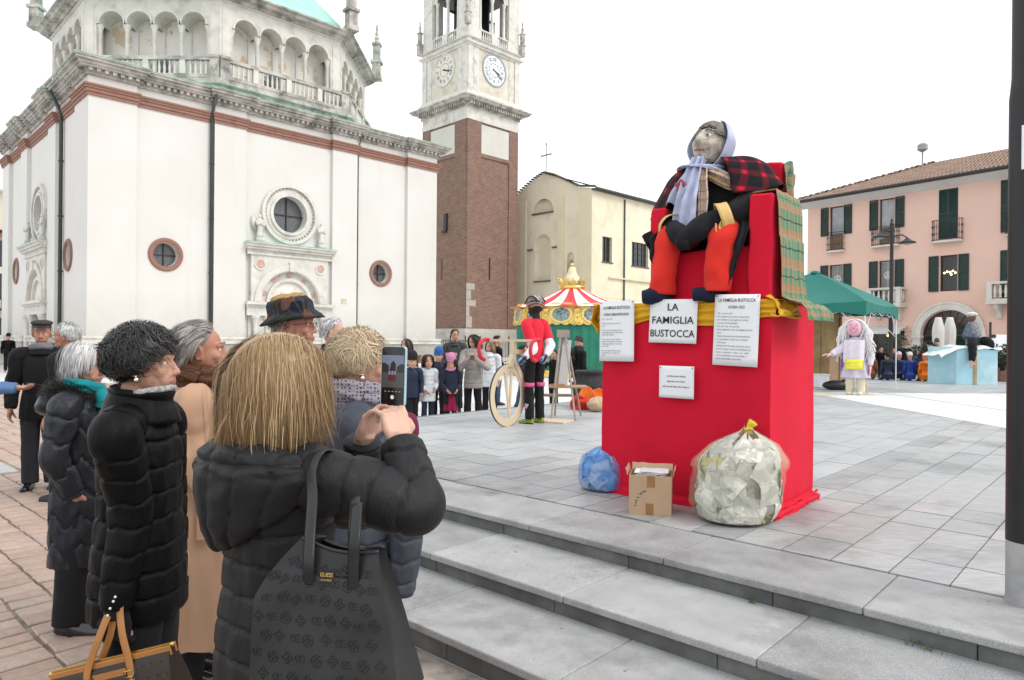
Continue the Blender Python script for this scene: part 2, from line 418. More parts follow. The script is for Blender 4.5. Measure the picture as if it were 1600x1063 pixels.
# pale strips and dark inlay lines on the far white paving
wp_ = MB().box(7.36, 24, 6.5, 17.6, PZ-.1, PZ+.0032).build('white_paving', mat('pale_joint', (.40, .40, .39), .9)); wp_['kind'] = 'structure'
ws = []; x = 7.37
while x < 22:
    w = .62; y = 6.5+rng.uniform(0, .5)
    while y < 17.5:
        l = rng.uniform(.8, 1.3); y2 = min(y+l, 17.58)
        if y2-y > .15 and x < .78*y2+.5: ws.append((x, y, w, y2))
        y += l
    x += w
    if abs(x-9.23) < .01 or abs(x-11.78) < .31: ws.append((x, 6.5, .09, 17.58)); x += .09
ws.sort(key=lambda q: q[0]**2+q[1]**2); wst = MB(); INLAY = mat('grey_inlay', (.33, .33, .34), .7)
for i, (x, y, w, y2) in enumerate(ws):
    m = MB().box(x+.003, x+w-.003, y+.003, y2-.003, PZ-.02, PZ+.006+rng.uniform(-.001, .001))
    if w < .2: m.build('inlay_strip', INLAY, wp_)
    elif i < 290: m.build('white_slab', WHITEST, wp_)
    else: wst.add(m.v, m.f)
if wst.v: wst.build('white_slabs', WHITEST, wp_, kind='stuff')
# kerb of the back edge
MB().box(-8.78, -8.705, 3.6, 37, -.1, PZ-.002, TP).build('edge_stone', RISER, plat)
# weeds in step joints
WEED = mat('weed_green', (.07, .13, .03), .8, .3, 30)
wd = MB()
for (px, py, z, e) in ((1175, 942, .232, 0), (1428, 1008, .232, 0), (1452, 1018, .232, 0)):
    Yd = (HC-z)*F/(py-CY-(px-CX)*ROLL); p = at(px, py, Yd)
    for _ in range(14):
        q = p+V((rng.gauss(0, .018), rng.gauss(0, .018), rng.uniform(0, .012))); s_ = rng.uniform(.004, .009); d = V((rng.uniform(-1, 1), rng.uniform(-1, 1), rng.uniform(.2, 1))).normalized()
        e_ = d.orthogonal().normalized()*s_; wd.add([q-e_*.5, q+d*s_*.8-e_, q+d*s_*2, q+d*s_*.8+e_], [(0, 1, 2, 3)])
wd.build('weeds', WEED, None, kind='stuff', label='small green weeds in the step joints')
# ------------------------------------------------------------------ octagonal church
cc = V((-16.6, 27.5, 0)); q7 = math.sqrt(.5)
church = thing('church', 'white plastered church with red moulding band and arcaded octagonal drum', 'church', (-16.6, 39.52, 0))
TRF = frame2(cc, (q7, q7)); TLF = frame2(cc+V((-q7*17, q7*17, 0)), (q7, -q7))
PIL = [(-.18, 1.58), (4.72, 6.15), (10.57, 11.98), (15.16, 17.0)]
BAY = [(1.58, 4.72), (6.15, 10.57), (11.98, 15.16)]
def m_oldwall():
    t = NT('flaking_old_plaster')
    c = t.ramp(t.noise(.7, 5), [(.35, (.66, .63, .56)), (.7, (.74, .72, .67))])
    c = t.mix(t.ramp(t.noise(.9, 6, .6), [(.55, (0, 0, 0)), (.6, (1, 1, 1))]), c, (.58, .46, .32))
    c = t.mix(t.ramp(t.noise(1.6, 6, .65), [(.64, (0, 0, 0)), (.68, (1, 1, 1))]), c, (.47, .30, .22))
    return t.done(c, .9)
OLDWALL = m_oldwall()
PINKM = mat('pink_marble', (.52, .33, .28), .6, .15, 8)
def course(name, profile, segs, T, m, ext=0):
    mb = MB()
    for (z0, z1, pr) in profile:
        for (s0, s1, off) in segs: mb.box(s0, s1, -(off+pr), 0, z0, z1, T)
    return wb(mb, name, m, church)
for fi, T in enumerate((TRF, TLF)):
    left = fi == 1
    pil = [(max(a, -.18 if not left else 0), min(b, 17.0 if left else 17.18)) for a, b in PIL]
    if left: pil[0] = (-.18, 1.58)
    if not left: pil[3] = (15.16, 17.18)
    for i, (a, b) in enumerate(BAY):
        if i == 1: holes = [circ(8.35, 7.48, .86, 40), archpoly(7.42, 9.28, .3, 2.3, 3)[:2]+[(9.28, 2.7), (7.42, 2.7)]]
        else: holes = [circ(2.78 if i == 0 else 13.57, 5.07, .5, 32)]
        mb = MB().panel([(a, 0), (b, 0), (b, 11.9), (a, 11.9)], holes, .5, T); wb(mb, 'wall', PLASTER, church)
    for a, b in pil:
        wb(MB().box(a, b, -.18, 0, 1.62, 11.86, T), 'pilaster', PLASTER, church)
    segs = [(a, b, .18) for a, b in pil]+[(a, b, 0) for a, b in BAY]
    # the wider corner pieces close the corner
    def sg(pr):
        o = []
        for a, b, f in segs:
            a2, b2 = a, b
            if f and not left and a < 0: a2 = -.18-pr
            if f and b > 16.9: b2 = 17.18+pr if not left else 17.0
            if f and left and a < 0: a2 = -.18-pr
            if f: a2, b2 = (a2-(0 if a < 0 else pr*.6)), (b2+(0 if b > 16.9 else pr*.6))
            o.append((a2, b2, f))
        return o
    def crs(name, prof, m):
        mb = MB()
        for z0, z1, pr in prof:
            for a, b, f in sg(pr): mb.box(a, b, -(f+pr), .0 if f else .001, z0, z1, T)
        return wb(mb, name, m, church)
    crs('plinth', [(0, 1.32, .16)], mat('stone_plinth', (.40, .38, .34), .85, .2, 1.5, .3, 20, .01, stain=((.2, .19, .17), .8, .45, .75)))
    crs('plinth_moulding', [(1.32, 1.40, .22), (1.40, 1.52, .19), (1.52, 1.62, .24)], STONE)
    crs('red_band', [(11.04, 11.16, .06), (11.165, 11.30, .10), (11.305, 11.40, .14), (11.40, 11.48, .18)], TERRA)
    crs('cornice', [(11.82, 11.92, .10), (11.92, 12.06, .13), (12.06, 12.14, .34), (12.14, 12.26, .42), (12.26, 12.36, .54), (12.36, 12.42, .60)], STONED)
    crs('cornice_flashing', [(12.421, 12.44, .62)], COPPER)
    mb = MB()
    for a, b, f in sg(.13):
        k = max(1, int((b-a)/.26))
        for j in range(k):
            x = a+(j+.5)*(b-a)/k; mb.box(x-.065, x+.065, -(f+.28), -(f+.13), 11.93, 12.055, T)
    wb(mb, 'dentil_course', STONED, church, kind='stuff')
    for s in (2.78, 13.57):
        mb = MB(); ring(mb, s, 5.07, .5, .70, -.05, .02, 40, T); ring(mb, s, 5.07, .58, .66, -.075, -.05, 40, T)
        oc = wb(mb, 'oculus_surround', TERRA, church)
        gl = MB().prism([(x, z) for x, z in circ(0, 0, .505, 32)], -.02, 0, T @ M4.Translation((s, .32, 5.07)) @ M4.Rotation(R(90), 4, 'X')); wb(gl, 'oculus_glass', LEAD, church)
        wb(MB().box(s-.02, s+.02, .26, .30, 4.57, 5.57, T).box(s-.5, s-.02, .265, .295, 5.05, 5.09, T).box(s+.02, s+.5, .265, .295, 5.05, 5.09, T), 'oculus_bar', IRON, church)
    mb = MB(); ring(mb, 8.35, 7.48, .86, 1.0, -.14, .02, 48, T); ring(mb, 8.35, 7.48, 1.0, 1.16, -.07, .02, 48, T); ring(mb, 8.35, 7.48, 1.27, 1.42, -.16, .0, 48, T); ring(mb, 8.35, 7.48, 1.16, 1.27, -.05, .02, 48, T)
    wb(mb, 'rose_surround', STONE, church, auto=30)
    mb = MB()
    for k in range(44):
        a = 2*PI*k/44; mb.ell((8.35+1.215*math.cos(a), -.07, 7.48+1.215*math.sin(a)), (.05, .05, .05), 6, 4, T)
    wb(mb, 'rose_pellets', STONED, church, kind='stuff')
    gl = MB().prism(circ(0, 0, .87, 40), -.02, 0, T @ M4.Translation((8.35, .35, 7.48)) @ M4.Rotation(R(90), 4, 'X')); wb(gl, 'rose_glass', LEAD, church)
    mb = MB().box(8.33, 8.37, .28, .33, 6.62, 8.34, T).box(7.49, 8.33, .285, .325, 7.46, 7.50, T).box(8.37, 9.21, .285, .325, 7.46, 7.50, T)
    wb(mb, 'rose_bar', IRON, church)
    # portal
    po = MB()
    arch = [(6.4, 3.28)]+[(8.35+1.5*math.cos(PI-PI*k/24), 3.28+1.5*math.sin(PI-PI*k/24)) for k in range(25)]+[(10.3, 3.28), (10.3, 5.42), (6.4, 5.42)]
    po.panel(arch, [], .2, T @ M4.Translation((0, -.22, 0)))
    po.box(6.4, 6.402, -.22, 0, 3.28, 5.42, T).box(10.298, 10.3, -.22, 0, 3.28, 5.42, T)
    wb(po, 'portal_spandrel', STONE, church)
    mb = MB(); ring(mb, 8.35, 3.28, 1.50, 1.80, -.30, -.20, 28, T, 0, 0, PI); ring(mb, 8.35, 3.28, 1.45, 1.52, -.26, -.02, 28, T, 0, 0, PI); ring(mb, 8.35, 3.28, 1.0, 1.16, -.16, -.01, 28, T, 0, 0, PI); ring(mb, 8.35, 3.28, 1.16, 1.45, -.02, -.012, 28, T, 0, 0, PI)
    mb.box(8.23, 8.47, -.36, -.2, 4.74, 5.2, T)
    wb(mb, 'portal_archivolt', STONE, church, auto=30)
    wb(MB().prism([(x, z) for x, z in circ(8.35, 3.28, 1.0, 24, 0, PI)], 0, .02, T @ M4.Rotation(R(90), 4, 'X')), 'lunette', OLDWALL, church)
    for (rx, rz, rr) in ((6.82, 4.98, .2), (9.88, 4.98, .2)):
        mb = MB(); ring(mb, rx, rz, rr, rr+.07, -.27, -.215, 20, T); wb(mb, 'roundel_frame', STONE, church)
        wb(MB().prism(circ(0, 0, rr, 20), 0, .02, T @ M4.Translation((rx, -.225, rz)) @ M4.Rotation(R(90), 4, 'X')), 'roundel', PINKM, church)
    for k in range(5):
        a = PI*(k+.5)/5; rx, rz = 8.35+1.3*math.cos(a), 3.28+1.3*math.sin(a)
        wb(MB().prism(circ(0, 0, .12, 16), 0, .03, T @ M4.Translation((rx, -.022, rz)) @ M4.Rotation(R(90), 4, 'X')), 'roundel', PINKM, church)
    def pbox(name, prof, m, x0=6.3, x1=10.42):
        mb = MB()
        for z0, z1, pr in prof: mb.box(x0-pr*.35, x1+pr*.35, -pr, 0, z0, z1, T)
        return wb(mb, name, m, church)
    pbox('portal_cornice', [(5.42, 5.5, .30), (5.5, 5.66, .26), (5.66, 5.78, .42), (5.78, 5.90, .52), (5.90, 5.96, .60)], STONE)
    pbox('portal_flashing', [(5.962, 5.98, .62)], COPPER)
    pbox('portal_entablature', [(2.62, 2.80, .30), (2.80, 3.02, .26), (3.02, 3.12, .34), (3.12, 3.26, .46)], STONE)
    col = [(.17, .3), (.17, .42), (.13, .48), (.125, .9), (.105, 2.08), (.12, 2.1), (.11, 2.16), (.13, 2.3), (.19, 2.5), (.21, 2.52), (.21, 2.62)]
    c0 = None
    for sx in (6.62, 7.24, 9.46, 10.1):
        TT = T @ M4.Translation((sx, -.22 if sx in (6.62, 10.1) else -.12, 0))
        wb(MB().lathe(col, 14, TT).box(-.2, .2, -.2, .2, 0, .3, TT), 'portal_column', STONE, church, auto=35)
    for x0 in (6.35, 9.28): wb(MB().box(x0, x0+1.07, -.08, 0, .3, 2.62, T), 'door_jamb', STONE, church)
    for x0 in (7.42, 8.36): wb(MB().box(x0, x0+.92, .42, .5, .3, 2.6, T), 'door', mat('dark_door_wood', (.04, .028, .02), .6), church)
    # statues on the portal cornice
    for sx, wing in ((6.78, True), (9.92, False)):
        TT = T @ M4.Translation((sx, -.25, 5.98))
        mb = MB().box(-.17, .17, -.14, .14, 0, .22, TT)
        mb.rings([(0, 0, .22, .16, .12), (0, 0, .35, .15, .11), (.02, 0, .6, .13, .10), (0, 0, .85, .15, .11), (0, 0, 1.0, .17, .10), (0, 0, 1.07, .08, .07), (0, 0, 1.12, .05, .05)], 14, TT, fn=lambda u, p: 1+.07*math.sin(7*p)*(u < .7))
        mb.ell((0, 0, 1.2), (.075, .08, .095), 10, 7, TT); mb.tube([(.15, 0, .98), (.17, -.09, .78), (.02, -.15, .82)], [.05, .045, .035], 8, TT); mb.tube([(-.15, 0, .98), (-.17, -.09, .78), (-.02, -.15, .88)], [.05, .045, .035], 8, TT)
        if wing:
            for sgn in (-1, 1): mb.add([(sgn*.08, .08, .95), (sgn*.30, .12, 1.25), (sgn*.34, .13, .9), (sgn*.2, .11, .45), (sgn*.08, .13, .95), (sgn*.30, .17, 1.25), (sgn*.34, .18, .9), (sgn*.2, .16, .45)], [(0, 1, 2, 3), (7, 6, 5, 4), (0, 4, 5, 1), (1, 5, 6, 2), (2, 6, 7, 3), (3, 7, 4, 0)], TT)
        wb(mb, 'statue', STONE, church, True)
# small wall details
def pipe(s, T, r=.055, z1=11.9):
    mb = MB().tube([(s, -.12, .0), (s, -.12, z1-.9), (s, -.16, z1-.5), (s, -.55, z1+.3)], r, 8, T)
    for z in (2, 4.4, 6.8, 9.2): mb.tube([(s, -.12, z), (s, -.12, z+.06)], r*1.35, 8, T)
    wb(mb, 'downpipe', PIPE, church, True)
pipe(4.62, TRF, .075); pipe(12.06, TRF, .03); pipe(12.7, TLF, .08)
wb(MB().box(11.1, 11.4, -.2, -.18, 3.35, 3.62, TRF), 'wall_plaque', mat('sand_plaque', (.55, .5, .4), .8), church)
# roof skirt + drum
C0 = V((-16.6, 39.52, 0))
def octa(a, z): return [C0+V((a/math.cos(PI/8)*math.cos(PI/8+k*PI/4), a/math.cos(PI/8)*math.sin(PI/8+k*PI/4), z)) for k in range(8)]
def oct_prism(name, lst, m):
    mb = MB(); vs = []; 
    for a, z in lst: vs += octa(a, z)
    k = len(lst); fs = [(i*8+j, i*8+(j+1) % 8, (i+1)*8+(j+1) % 8, (i+1)*8+j) for i in range(k-1) for j in range(8)]+[tuple(range(8))[::-1], tuple(range((k-1)*8, k*8))]
    mb.add(vs, fs); return wb(mb, name, m, church)
rf = MB(); sq = [TRF @ V((-.5, -.5, 12.45)), TRF @ V((17.5, -.5, 12.45)), TRF @ V((17.5, 17.5, 12.45)), TRF @ V((-.5, 17.5, 12.45))]
rf.add(sq+[C0+V((0, 0, 13.4))], [(0, 1, 4), (1, 2, 4), (2, 3, 4), (3, 0, 4)]); wb(rf, 'lower_roof', COPPER, church)
wb(MB().box(.52, 17, .52, 16.4, 0, 11.8, TRF), 'core_wall', PLASTER, church)
oct_prism('drum_base', [(8.05, 12.0), (8.05, 12.95), (8.25, 13.0), (8.25, 13.15), (8.1, 13.2), (8.1, 13.3)], STONED)
oct_prism('drum_wall', [(6.55, 13.3), (6.55, 17.4)], OLDWALL)
oct_prism('gallery_floor', [(7.9, 13.302), (7.9, 13.36)], STONE)
oct_prism('drum_frieze', [(7.5, 16.9), (7.5, 17.05), (7.6, 17.06), (7.6, 17.12)], STONE)
oct_prism('drum_cornice', [(7.7, 17.12), (7.75, 17.22), (8.0, 17.25), (8.05, 17.36), (8.2, 17.4), (8.2, 17.48)], STONED)
oct_prism('drum_roof', [(7.7, 17.482), (7.5, 17.9), (.35, 25.6)], COPPER)
colp = [(.16, 0), (.16, .12), (.11, .17), (.105, .3), (.09, 2.15), (.11, 2.18), (.10, 2.24), (.17, 2.42), (.17, 2.5)]
col_o = None; bal_o = None
balp = [(.07, 0), (.07, .05), (.04, .09), (.055, .2), (.06, .3), (.035, .5), (.05, .58), (.05, .62)]
for k in (3, 4, 5, 6, 7, 8):
    na = PI/4*k; n = V((math.cos(na), math.sin(na), 0))           # outward normal
    d = V((-n.y, n.x, 0)); L = 7.5*math.tan(PI/8)*2
    T = frame2(C0+n*7.5-d*(L/2), d)                                 # y axis points inward
    ow = (L-1.2)/4
    # arcade wall
    poly = [(0, 15.95)]; r = ow/2-.07
    for j in range(4):
        c = .6+ow*(j+.5); poly += [(c+r*math.cos(PI-PI*q/14), 15.95+r*math.sin(PI-PI*q/14)) for q in range(15)]
    poly += [(L, 15.95), (L, 16.9), (0, 16.9)]
    mb = MB().panel(poly, [], .3, T)
    for j in range(4):
        c = .6+ow*(j+.5); mb.grid(lambda u, v: (c-r*math.cos(PI*u), v*.94, 15.95+r*math.sin(PI*u)), 14, 1, T)
        ring(mb, c, 15.95, r, r+.1, -.03, .0, 14, T, 0, 0, PI)
    wb(mb, 'arcade', STONE, church)
    for x0 in (0, L-.53): wb(MB().box(x0, x0+.53, .0, .45, 13.36, 15.95, T).box(x0+.1, x0+.43, -.03, 0, 13.6, 16.8, T), 'corner_pier', STONE, church)
    for j in range(5):
        TT = T @ M4.Translation((.6+ow*j, .2, 13.45))
        if col_o is None: col_o = MB().lathe(colp, 12).build('column', STONE, church, auto=35); col_o.matrix_parent_inverse = M4.Translation(church.location).inverted(); col_o.matrix_basis = TT
        else: inst(col_o, 'column', church, TT)
    # back wall strips and window
    mb = MB()
    for j in range(5): mb.box(.6+ow*j-.14, .6+ow*j+.14, .88, .95, 13.4, 16.6, T)
    wb(mb, 'wall_strip', PLASTER, church)
    if k in (5, 6, 7):
        cx = L/2-(.0 if k == 6 else .1)
        wb(MB().prism(archpoly(cx-.42, cx+.42, 13.4, 14.25, 14), -.9, -.86, T @ M4.Rotation(R(90), 4, 'X')), 'gallery_window', LEAD, church)
        mb = MB(); ring(mb, cx, 14.25, .42, .5, .80, .9, 14, T, 0, 0, PI); wb(mb, 'gallery_window_frame', STONED, church)
    # balustrade
    Lb = 8.0*math.tan(PI/8)*2; TB = frame2(C0+n*8.0-d*(Lb/2), d)
    wb(MB().box(.42, Lb-.42, -.12, .12, 13.3, 13.46, TB).box(.42, Lb-.42, -.11, .11, 14.09, 14.25, TB), 'rail', STONED, church)
    for j in range(1, 4): wb(MB().box(Lb*j/4-.12, Lb*j/4+.12, -.10, .10, 13.46, 14.09, TB), 'baluster_post', STONE, church)
    for j in range(24):
        x = .5+(Lb-1.0)*(j+.5)/24
        if min(abs(x-Lb*q/4) for q in (1, 2, 3)) < .17: continue
        TT = TB @ M4.Translation((x, 0, 13.46))
        if bal_o is None: bal_o = MB().lathe(balp, 8).build('baluster', STONE, church, True); bal_o.matrix_parent_inverse = M4.Translation(church.location).inverted(); bal_o.matrix_basis = TT
        else: inst(bal_o, 'baluster', church, TT)
    for x, sg_ in ((0, 1), (Lb, -1)):
        mb = MB().box(min(x, x+.42*sg_), max(x, x+.42*sg_), -.10, .10, 13.3, 14.2, TB).box(min(x, x+.45*sg_), max(x, x+.45*sg_), -.16, .16, 14.2, 14.32, TB)
        cx = x+.21*sg_; mb.add([(cx-.11, -.12, 13.78), (cx, -.12, 13.58), (cx+.11, -.12, 13.78), (cx, -.12, 13.98), (cx, -.15, 13.78)], [(0, 1, 4), (1, 2, 4), (2, 3, 4), (3, 0, 4)], TB)
        wb(mb, 'parapet_pier', STONED, church)
    # pinnacle at the right vertex of this face
    vtx = C0+V((8.15/math.cos(PI/8)*math.cos(na+PI/8), 8.15/math.cos(PI/8)*math.sin(na+PI/8), 17.48))
    TT = frame2(vtx, d)
    mb = MB().box(-.3, .3, -.3, .3, 0, .25, TT).box(-.24, .24, -.24, .24, .25, 1.0, TT).box(-.33, .33, -.33, .33, 1.0, 1.15, TT).box(-.2, .2, -.2, .2, 1.15, 2.1, TT).box(-.27, .27, -.27, .27, 2.1, 2.22, TT)
    mb.lathe([(.2, 2.22), (.12, 2.45), (.17, 2.55), (.09, 2.7), (.13, 2.8), (.06, 3.0), (.08, 3.1), (.02, 3.5)], 8, TT)
    wb(mb, 'pinnacle', STONED, church)
# ------------------------------------------------------------------ brick bell tower
tc = V((-4.2, 63, 0)); TW = 6.55
tower = thing('bell_tower', 'red brick bell tower with stone clock stage and open belfry', 'tower', (-4.2, 63+TW*q7, 0))
def m_brick(name, c1, c2, mo, w=.30, h=.085, rot=45, big=None):
    t = NT(name); v = t.mapping(t.coord(), (1, 1, 1), (0, 0, R(-rot)))
    sx = t.node('ShaderNodeSeparateXYZ'); t.l.new(v, sx.inputs[0]); cb = t.node('ShaderNodeCombineXYZ')
    t.l.new(t.math('ADD', sx.outputs[0], sx.outputs[1]), cb.inputs[0]); t.l.new(sx.outputs[2], cb.inputs[1])
    b = t.node('ShaderNodeTexBrick'); t.l.new(cb.outputs[0], b.inputs[0]); b.inputs['Scale'].default_value = 1; b.inputs['Brick Width'].default_value = w; b.inputs['Row Height'].default_value = h
    b.inputs['Mortar Size'].default_value = .016; b.inputs['Bias'].default_value = -.1; b.inputs['Color1'].default_value = (*c1, 1); b.inputs['Color2'].default_value = (*c2, 1); b.inputs['Mortar'].default_value = (*mo, 1)
    c = t.mix(.22, b.outputs[0], t.ramp(t.noise(1.3, 6, .7), [(.3, tuple(x*.55 for x in c1)), (.7, tuple(min(1, x*1.5) for x in c2))]))
    c = t.mix(t.ramp(t.noise(6, 6, .7), [(.62, (0, 0, 0)), (.75, (.8, .8, .8))]), c, tuple(x*.4 for x in c1))
    t.bump(b.outputs['Fac'], -.3, .01); return t.done(c, .9)
BRICK = m_brick('old_red_brick', (.135, .062, .042), (.235, .125, .09), (.28, .24, .205), .40, .125)
TTR = frame2(tc, (q7, q7)); TTL = frame2(tc+V((-q7*TW, q7*TW, 0)), (q7, -q7)); W6 = TW
tsq = lambda o, z: [TTR @ V(p) for p in ((-o, -o, z), (W6+o, -o, z), (W6+o, W6+o, z), (-o, W6+o, z))]
def tprism(name, lst, m):
    mb = MB(); vs = []
    for o, z in lst: vs += tsq(o, z)
    k = len(lst); mb.add(vs, [(i*4+j, i*4+(j+1) % 4, (i+1)*4+(j+1) % 4, (i+1)*4+j) for i in range(k-1) for j in range(4)]+[(3, 2, 1, 0), tuple(range((k-1)*4, k*4))])
    return wb(mb, name, m, tower)
tprism('base', [(.25, 0), (.25, 2.3), (.18, 2.42), (.12, 2.6)], mat('grey_stone_base', (.42, .40, .37), .85, .12, 1.2, stain=((.3, .29, .27), .8, .5, .75)))
tprism('shaft', [(-.10, 2.6), (-.10, 21.6)], BRICK)
for T in (TTR, TTL):
    for a, b in ((0 if T is TTL else -.0, 1.75), (W6-1.0 if T is TTR else 0, W6)):
        pass
    segs = [(0, 1.75), (5.35, W6)] if T is TTR else [(0, 1.2), (4.8, W6)]
    for a, b in segs: wb(MB().box(a, b, 0, .12, 2.6, 21.6, T), 'brick_pilaster', BRICK, tower)
    mid = (segs[0][1], segs[1][0])
    wb(MB().box(mid[0]+.02, mid[1]-.02, .04, .1, 18.75, 21.4, T), 'plaster_panel', mat('grey_plaster_panel', (.56, .55, .50), .9, .06, .8), tower)
    wb(MB().box(mid[0], mid[1], .0, .1, 18.4, 18.74, T), 'brick_sill', BRICK, tower)
    wb(MB().box(2.9, 3.05, .05, .11, 7.2, 9.2, T), 'slit_window', DARKGLASS, tower)
    # quoin repair patches of grey stone
    for k, (x0, x1, z0, z1) in enumerate(((.05, .75, 2.7, 3.7), (.05, .45, 3.75, 4.6), (.05, 1.2, 4.65, 5.2), (.05, .6, 5.25, 6.1), (.05, 1.05, 6.15, 6.7))) if T is TTR else []:
        wb(MB().box(x0, x1, -.012, .02, z0, z1, T), 'stone_patch', mat('stone_patch', (.40, .37, .33), .85, .15, 3), tower)
    # clock stage
    for a, b in ((0, .62), (.72, 1.35), (W6-1.35, W6-.72), (W6-.62, W6)): wb(MB().box(a, b, -.1 if a not in (.72, W6-1.35) else -.04, .1, 24.3, 28.25, T), 'stage_pilaster', STONE, tower)
    cz = 26.75; cx = W6/2
    mb = MB(); ring(mb, cx, cz, 1.38, 1.52, -.08, .1, 48, T); wb(mb, 'clock_frame', mat('blue_grey_frame', (.28, .31, .34), .5) if T is TTR else STONE, tower)
    face = WHITE if T is TTR else mat('cream_dial', (.66, .64, .55), .7, .05, 3)
    dial = wb(MB().prism(circ(0, 0, 1.38, 48), 0, .04, T @ M4.Translation((cx, .02, cz)) @ M4.Rotation(R(90), 4, 'X')), 'clock_face', face, tower)
    inkm = mat('dark_numeral', (.05, .06, .08), .7) if T is TTR else mat('faded_numeral', (.22, .22, .21), .7)
    mb = MB(); ring(mb, cx, cz, .60, .64, -.035, -.022, 36, T)
    if T is TTR:
        for k in range(12):
            a = PI/12+k*PI/6; ca, sa = math.cos(a), math.sin(a)
            mb.box(.64, 1.34, -.015, .015, -.006, .006, T @ M4.Translation((cx, -.028, cz)) @ M4.Rotation(-a, 4, 'Y') @ M4.Rotation(R(90), 4, 'X'))
    wb(mb, 'dial_ring', inkm, tower)
    numer = ['XII', 'I', 'II', 'III', 'IIII', 'V', 'VI', 'VII', 'VIII', 'IX', 'X', 'XI']
    for k, tx in enumerate(numer):
        mb = MB(); x = 0; th = .035; h = .34
        wds = {'I': .085, 'V': .19, 'X': .19}; tot = sum(wds[c] for c in tx); x = -tot/2
        for c in tx:
            w_ = wds[c]; xc = x+w_/2
            if c == 'I': mb.box(xc-th/2, xc+th/2, 0, .012, -h/2, h/2)
            else:
                for sg_ in (-1, 1):
                    p0 = (xc+sg_*w_*.38, h/2); p1 = (xc, -h/2) if c == 'V' else (xc-sg_*w_*.38, -h/2)
                    yo = .001*(sg_+1); mb.add([(p0[0]-th/2, yo, p0[1]), (p0[0]+th/2, yo, p0[1]), (p1[0]+th/2, yo, p1[1]), (p1[0]-th/2, yo, p1[1]), (p0[0]-th/2, yo+.012, p0[1]), (p0[0]+th/2, yo+.012, p0[1]), (p1[0]+th/2, yo+.012, p1[1]), (p1[0]-th/2, yo+.012, p1[1])], [(0, 3, 2, 1), (4, 5, 6, 7), (0, 1, 5, 4), (1, 2, 6, 5), (2, 3, 7, 6), (3, 0, 4, 7)])
            x += w_
        a = -k*PI/6; TT = T @ M4.Translation((cx+1.03*math.sin(-a), -.036, cz+1.03*math.cos(a))) @ M4.Rotation(-a, 4, 'Y')
        m2 = MB().add(mb.v, mb.f, TT); wb(m2, 'numeral', inkm, tower)
    for ln, ang, w_ in ((.75, 110, .07), (1.15, 125 if T is TTR else 105, .045)):
        mb = MB().box(-w_, w_, -.055, -.045, -.25, ln, T @ M4.Translation((cx, 0, cz)) @ M4.Rotation(R(ang), 4, 'Y')); wb(mb, 'clock_hand', mat('blue_hand', (.06, .08, .13), .5), tower)
    # parapet with balusters, belfry columns
    for a, b in ((0, 1.55), (2.9, 3.65), (5.0, W6)): wb(MB().box(a, b, -.04, .25, 29.0, 30.0, T), 'parapet_block', STONE, tower)
    for x0 in (1.55, 3.65):
        for j in range(5):
            mb = MB().lathe([(.09, 0), (.05, .1), (.10, .4), (.05, .8), (.09, .95)], 8, T @ M4.Translation((x0+.135+j*.27, .1, 29.02))); wb(mb, 'baluster', STONE, tower, True)
    wb(MB().box(1.5, 5.05, -.02, .22, 29.98, 30.1, T), 'rail', STONE, tower)
    for x in (1.75, 3.275, 4.8):
        mb = MB().lathe([(.22, 0), (.22, .2), (.16, .3), (.14, 3.0), (.22, 3.3), (.22, 3.45)], 12, T @ M4.Translation((x, .35, 30.1))); wb(mb, 'belfry_column', STONE, tower, auto=35)
    poly = [(1.0, 33.5)]
    for c in (2.51, 4.04): poly += [(c+.6*math.cos(PI-PI*q/14), 33.5+.6*math.sin(PI-PI*q/14)) for q in range(15)]
    poly += [(W6-1.0, 33.5), (W6-1.0, 34.8), (1.0, 34.8)]
    wb(MB().panel(poly, [], .3, T @ M4.Translation((0, .15, 0))), 'belfry_arch', STONE, tower)
for (x, y) in ((0, 0), (W6, 0), (0, W6), (W6, W6)):
    sx = 1 if x == 0 else -1; sy = 1 if y == 0 else -1
    wb(MB().box(min(x, x+1.35*sx), max(x, x+1.35*sx), min(y, y+1.35*sy), max(y, y+1.35*sy), 30.0, 34.8, TTR), 'belfry_pier', STONE, tower)
    TT = TTR @ M4.Translation((x+.12*sx-.35*sx, y+.12*sy-.35*sy, 29.0)) if (x, y) != (0, 0) else TTR @ M4.Translation((.05, .05, 30.0)) @ M4.Translation((-.2, -.2, 0))
    mb = MB().box(-.22, .22, -.22, .22, 0, 1.0, TT).box(-.28, .28, -.28, .28, 1.0, 1.1, TT).box(-.17, .17, -.17, .17, 1.1, 2.1, TT).box(-.24, .24, -.24, .24, 2.1, 2.2, TT).lathe([(.17, 2.2), (.1, 2.5), (.15, 2.6), (.05, 3.0), (.08, 3.1), (.02, 3.4)], 8, TT)
    wb(mb, 'pinnacle', STONED, tower)
tprism('entablature', [(.03, 21.6), (.06, 22.0), (.0, 22.05), (.0, 22.6), (.10, 22.65)], STONE)
tprism('cornice', [(.25, 23.05), (.3, 23.15), (.75, 23.2), (.85, 23.35), (.95, 23.4), (.95, 23.5)], STONED)
tprism('cornice_bed', [(.12, 22.65), (.14, 23.05)], STONED)
mb = MB()
for T in (TTR, TTL):
    for j in range(22): x = -.1+(W6+.2)*(j+.5)/22; mb.box(x-.08, x+.08, -.55, -.12, 22.85, 23.18, T)
wb(mb, 'dentil_course', STONED, tower, kind='stuff')
tprism('stage_base', [(.35, 23.5), (.35, 23.9), (.15, 24.1), (.12, 24.3)], STONE)
tprism('clock_stage', [(.0, 24.3), (.0, 28.25)], mat('warm_stone', (.60, .56, .47), .8, .1, 1.5, .2, 15, .01, stain=((.38, .35, .29), .9, .5, .75)))
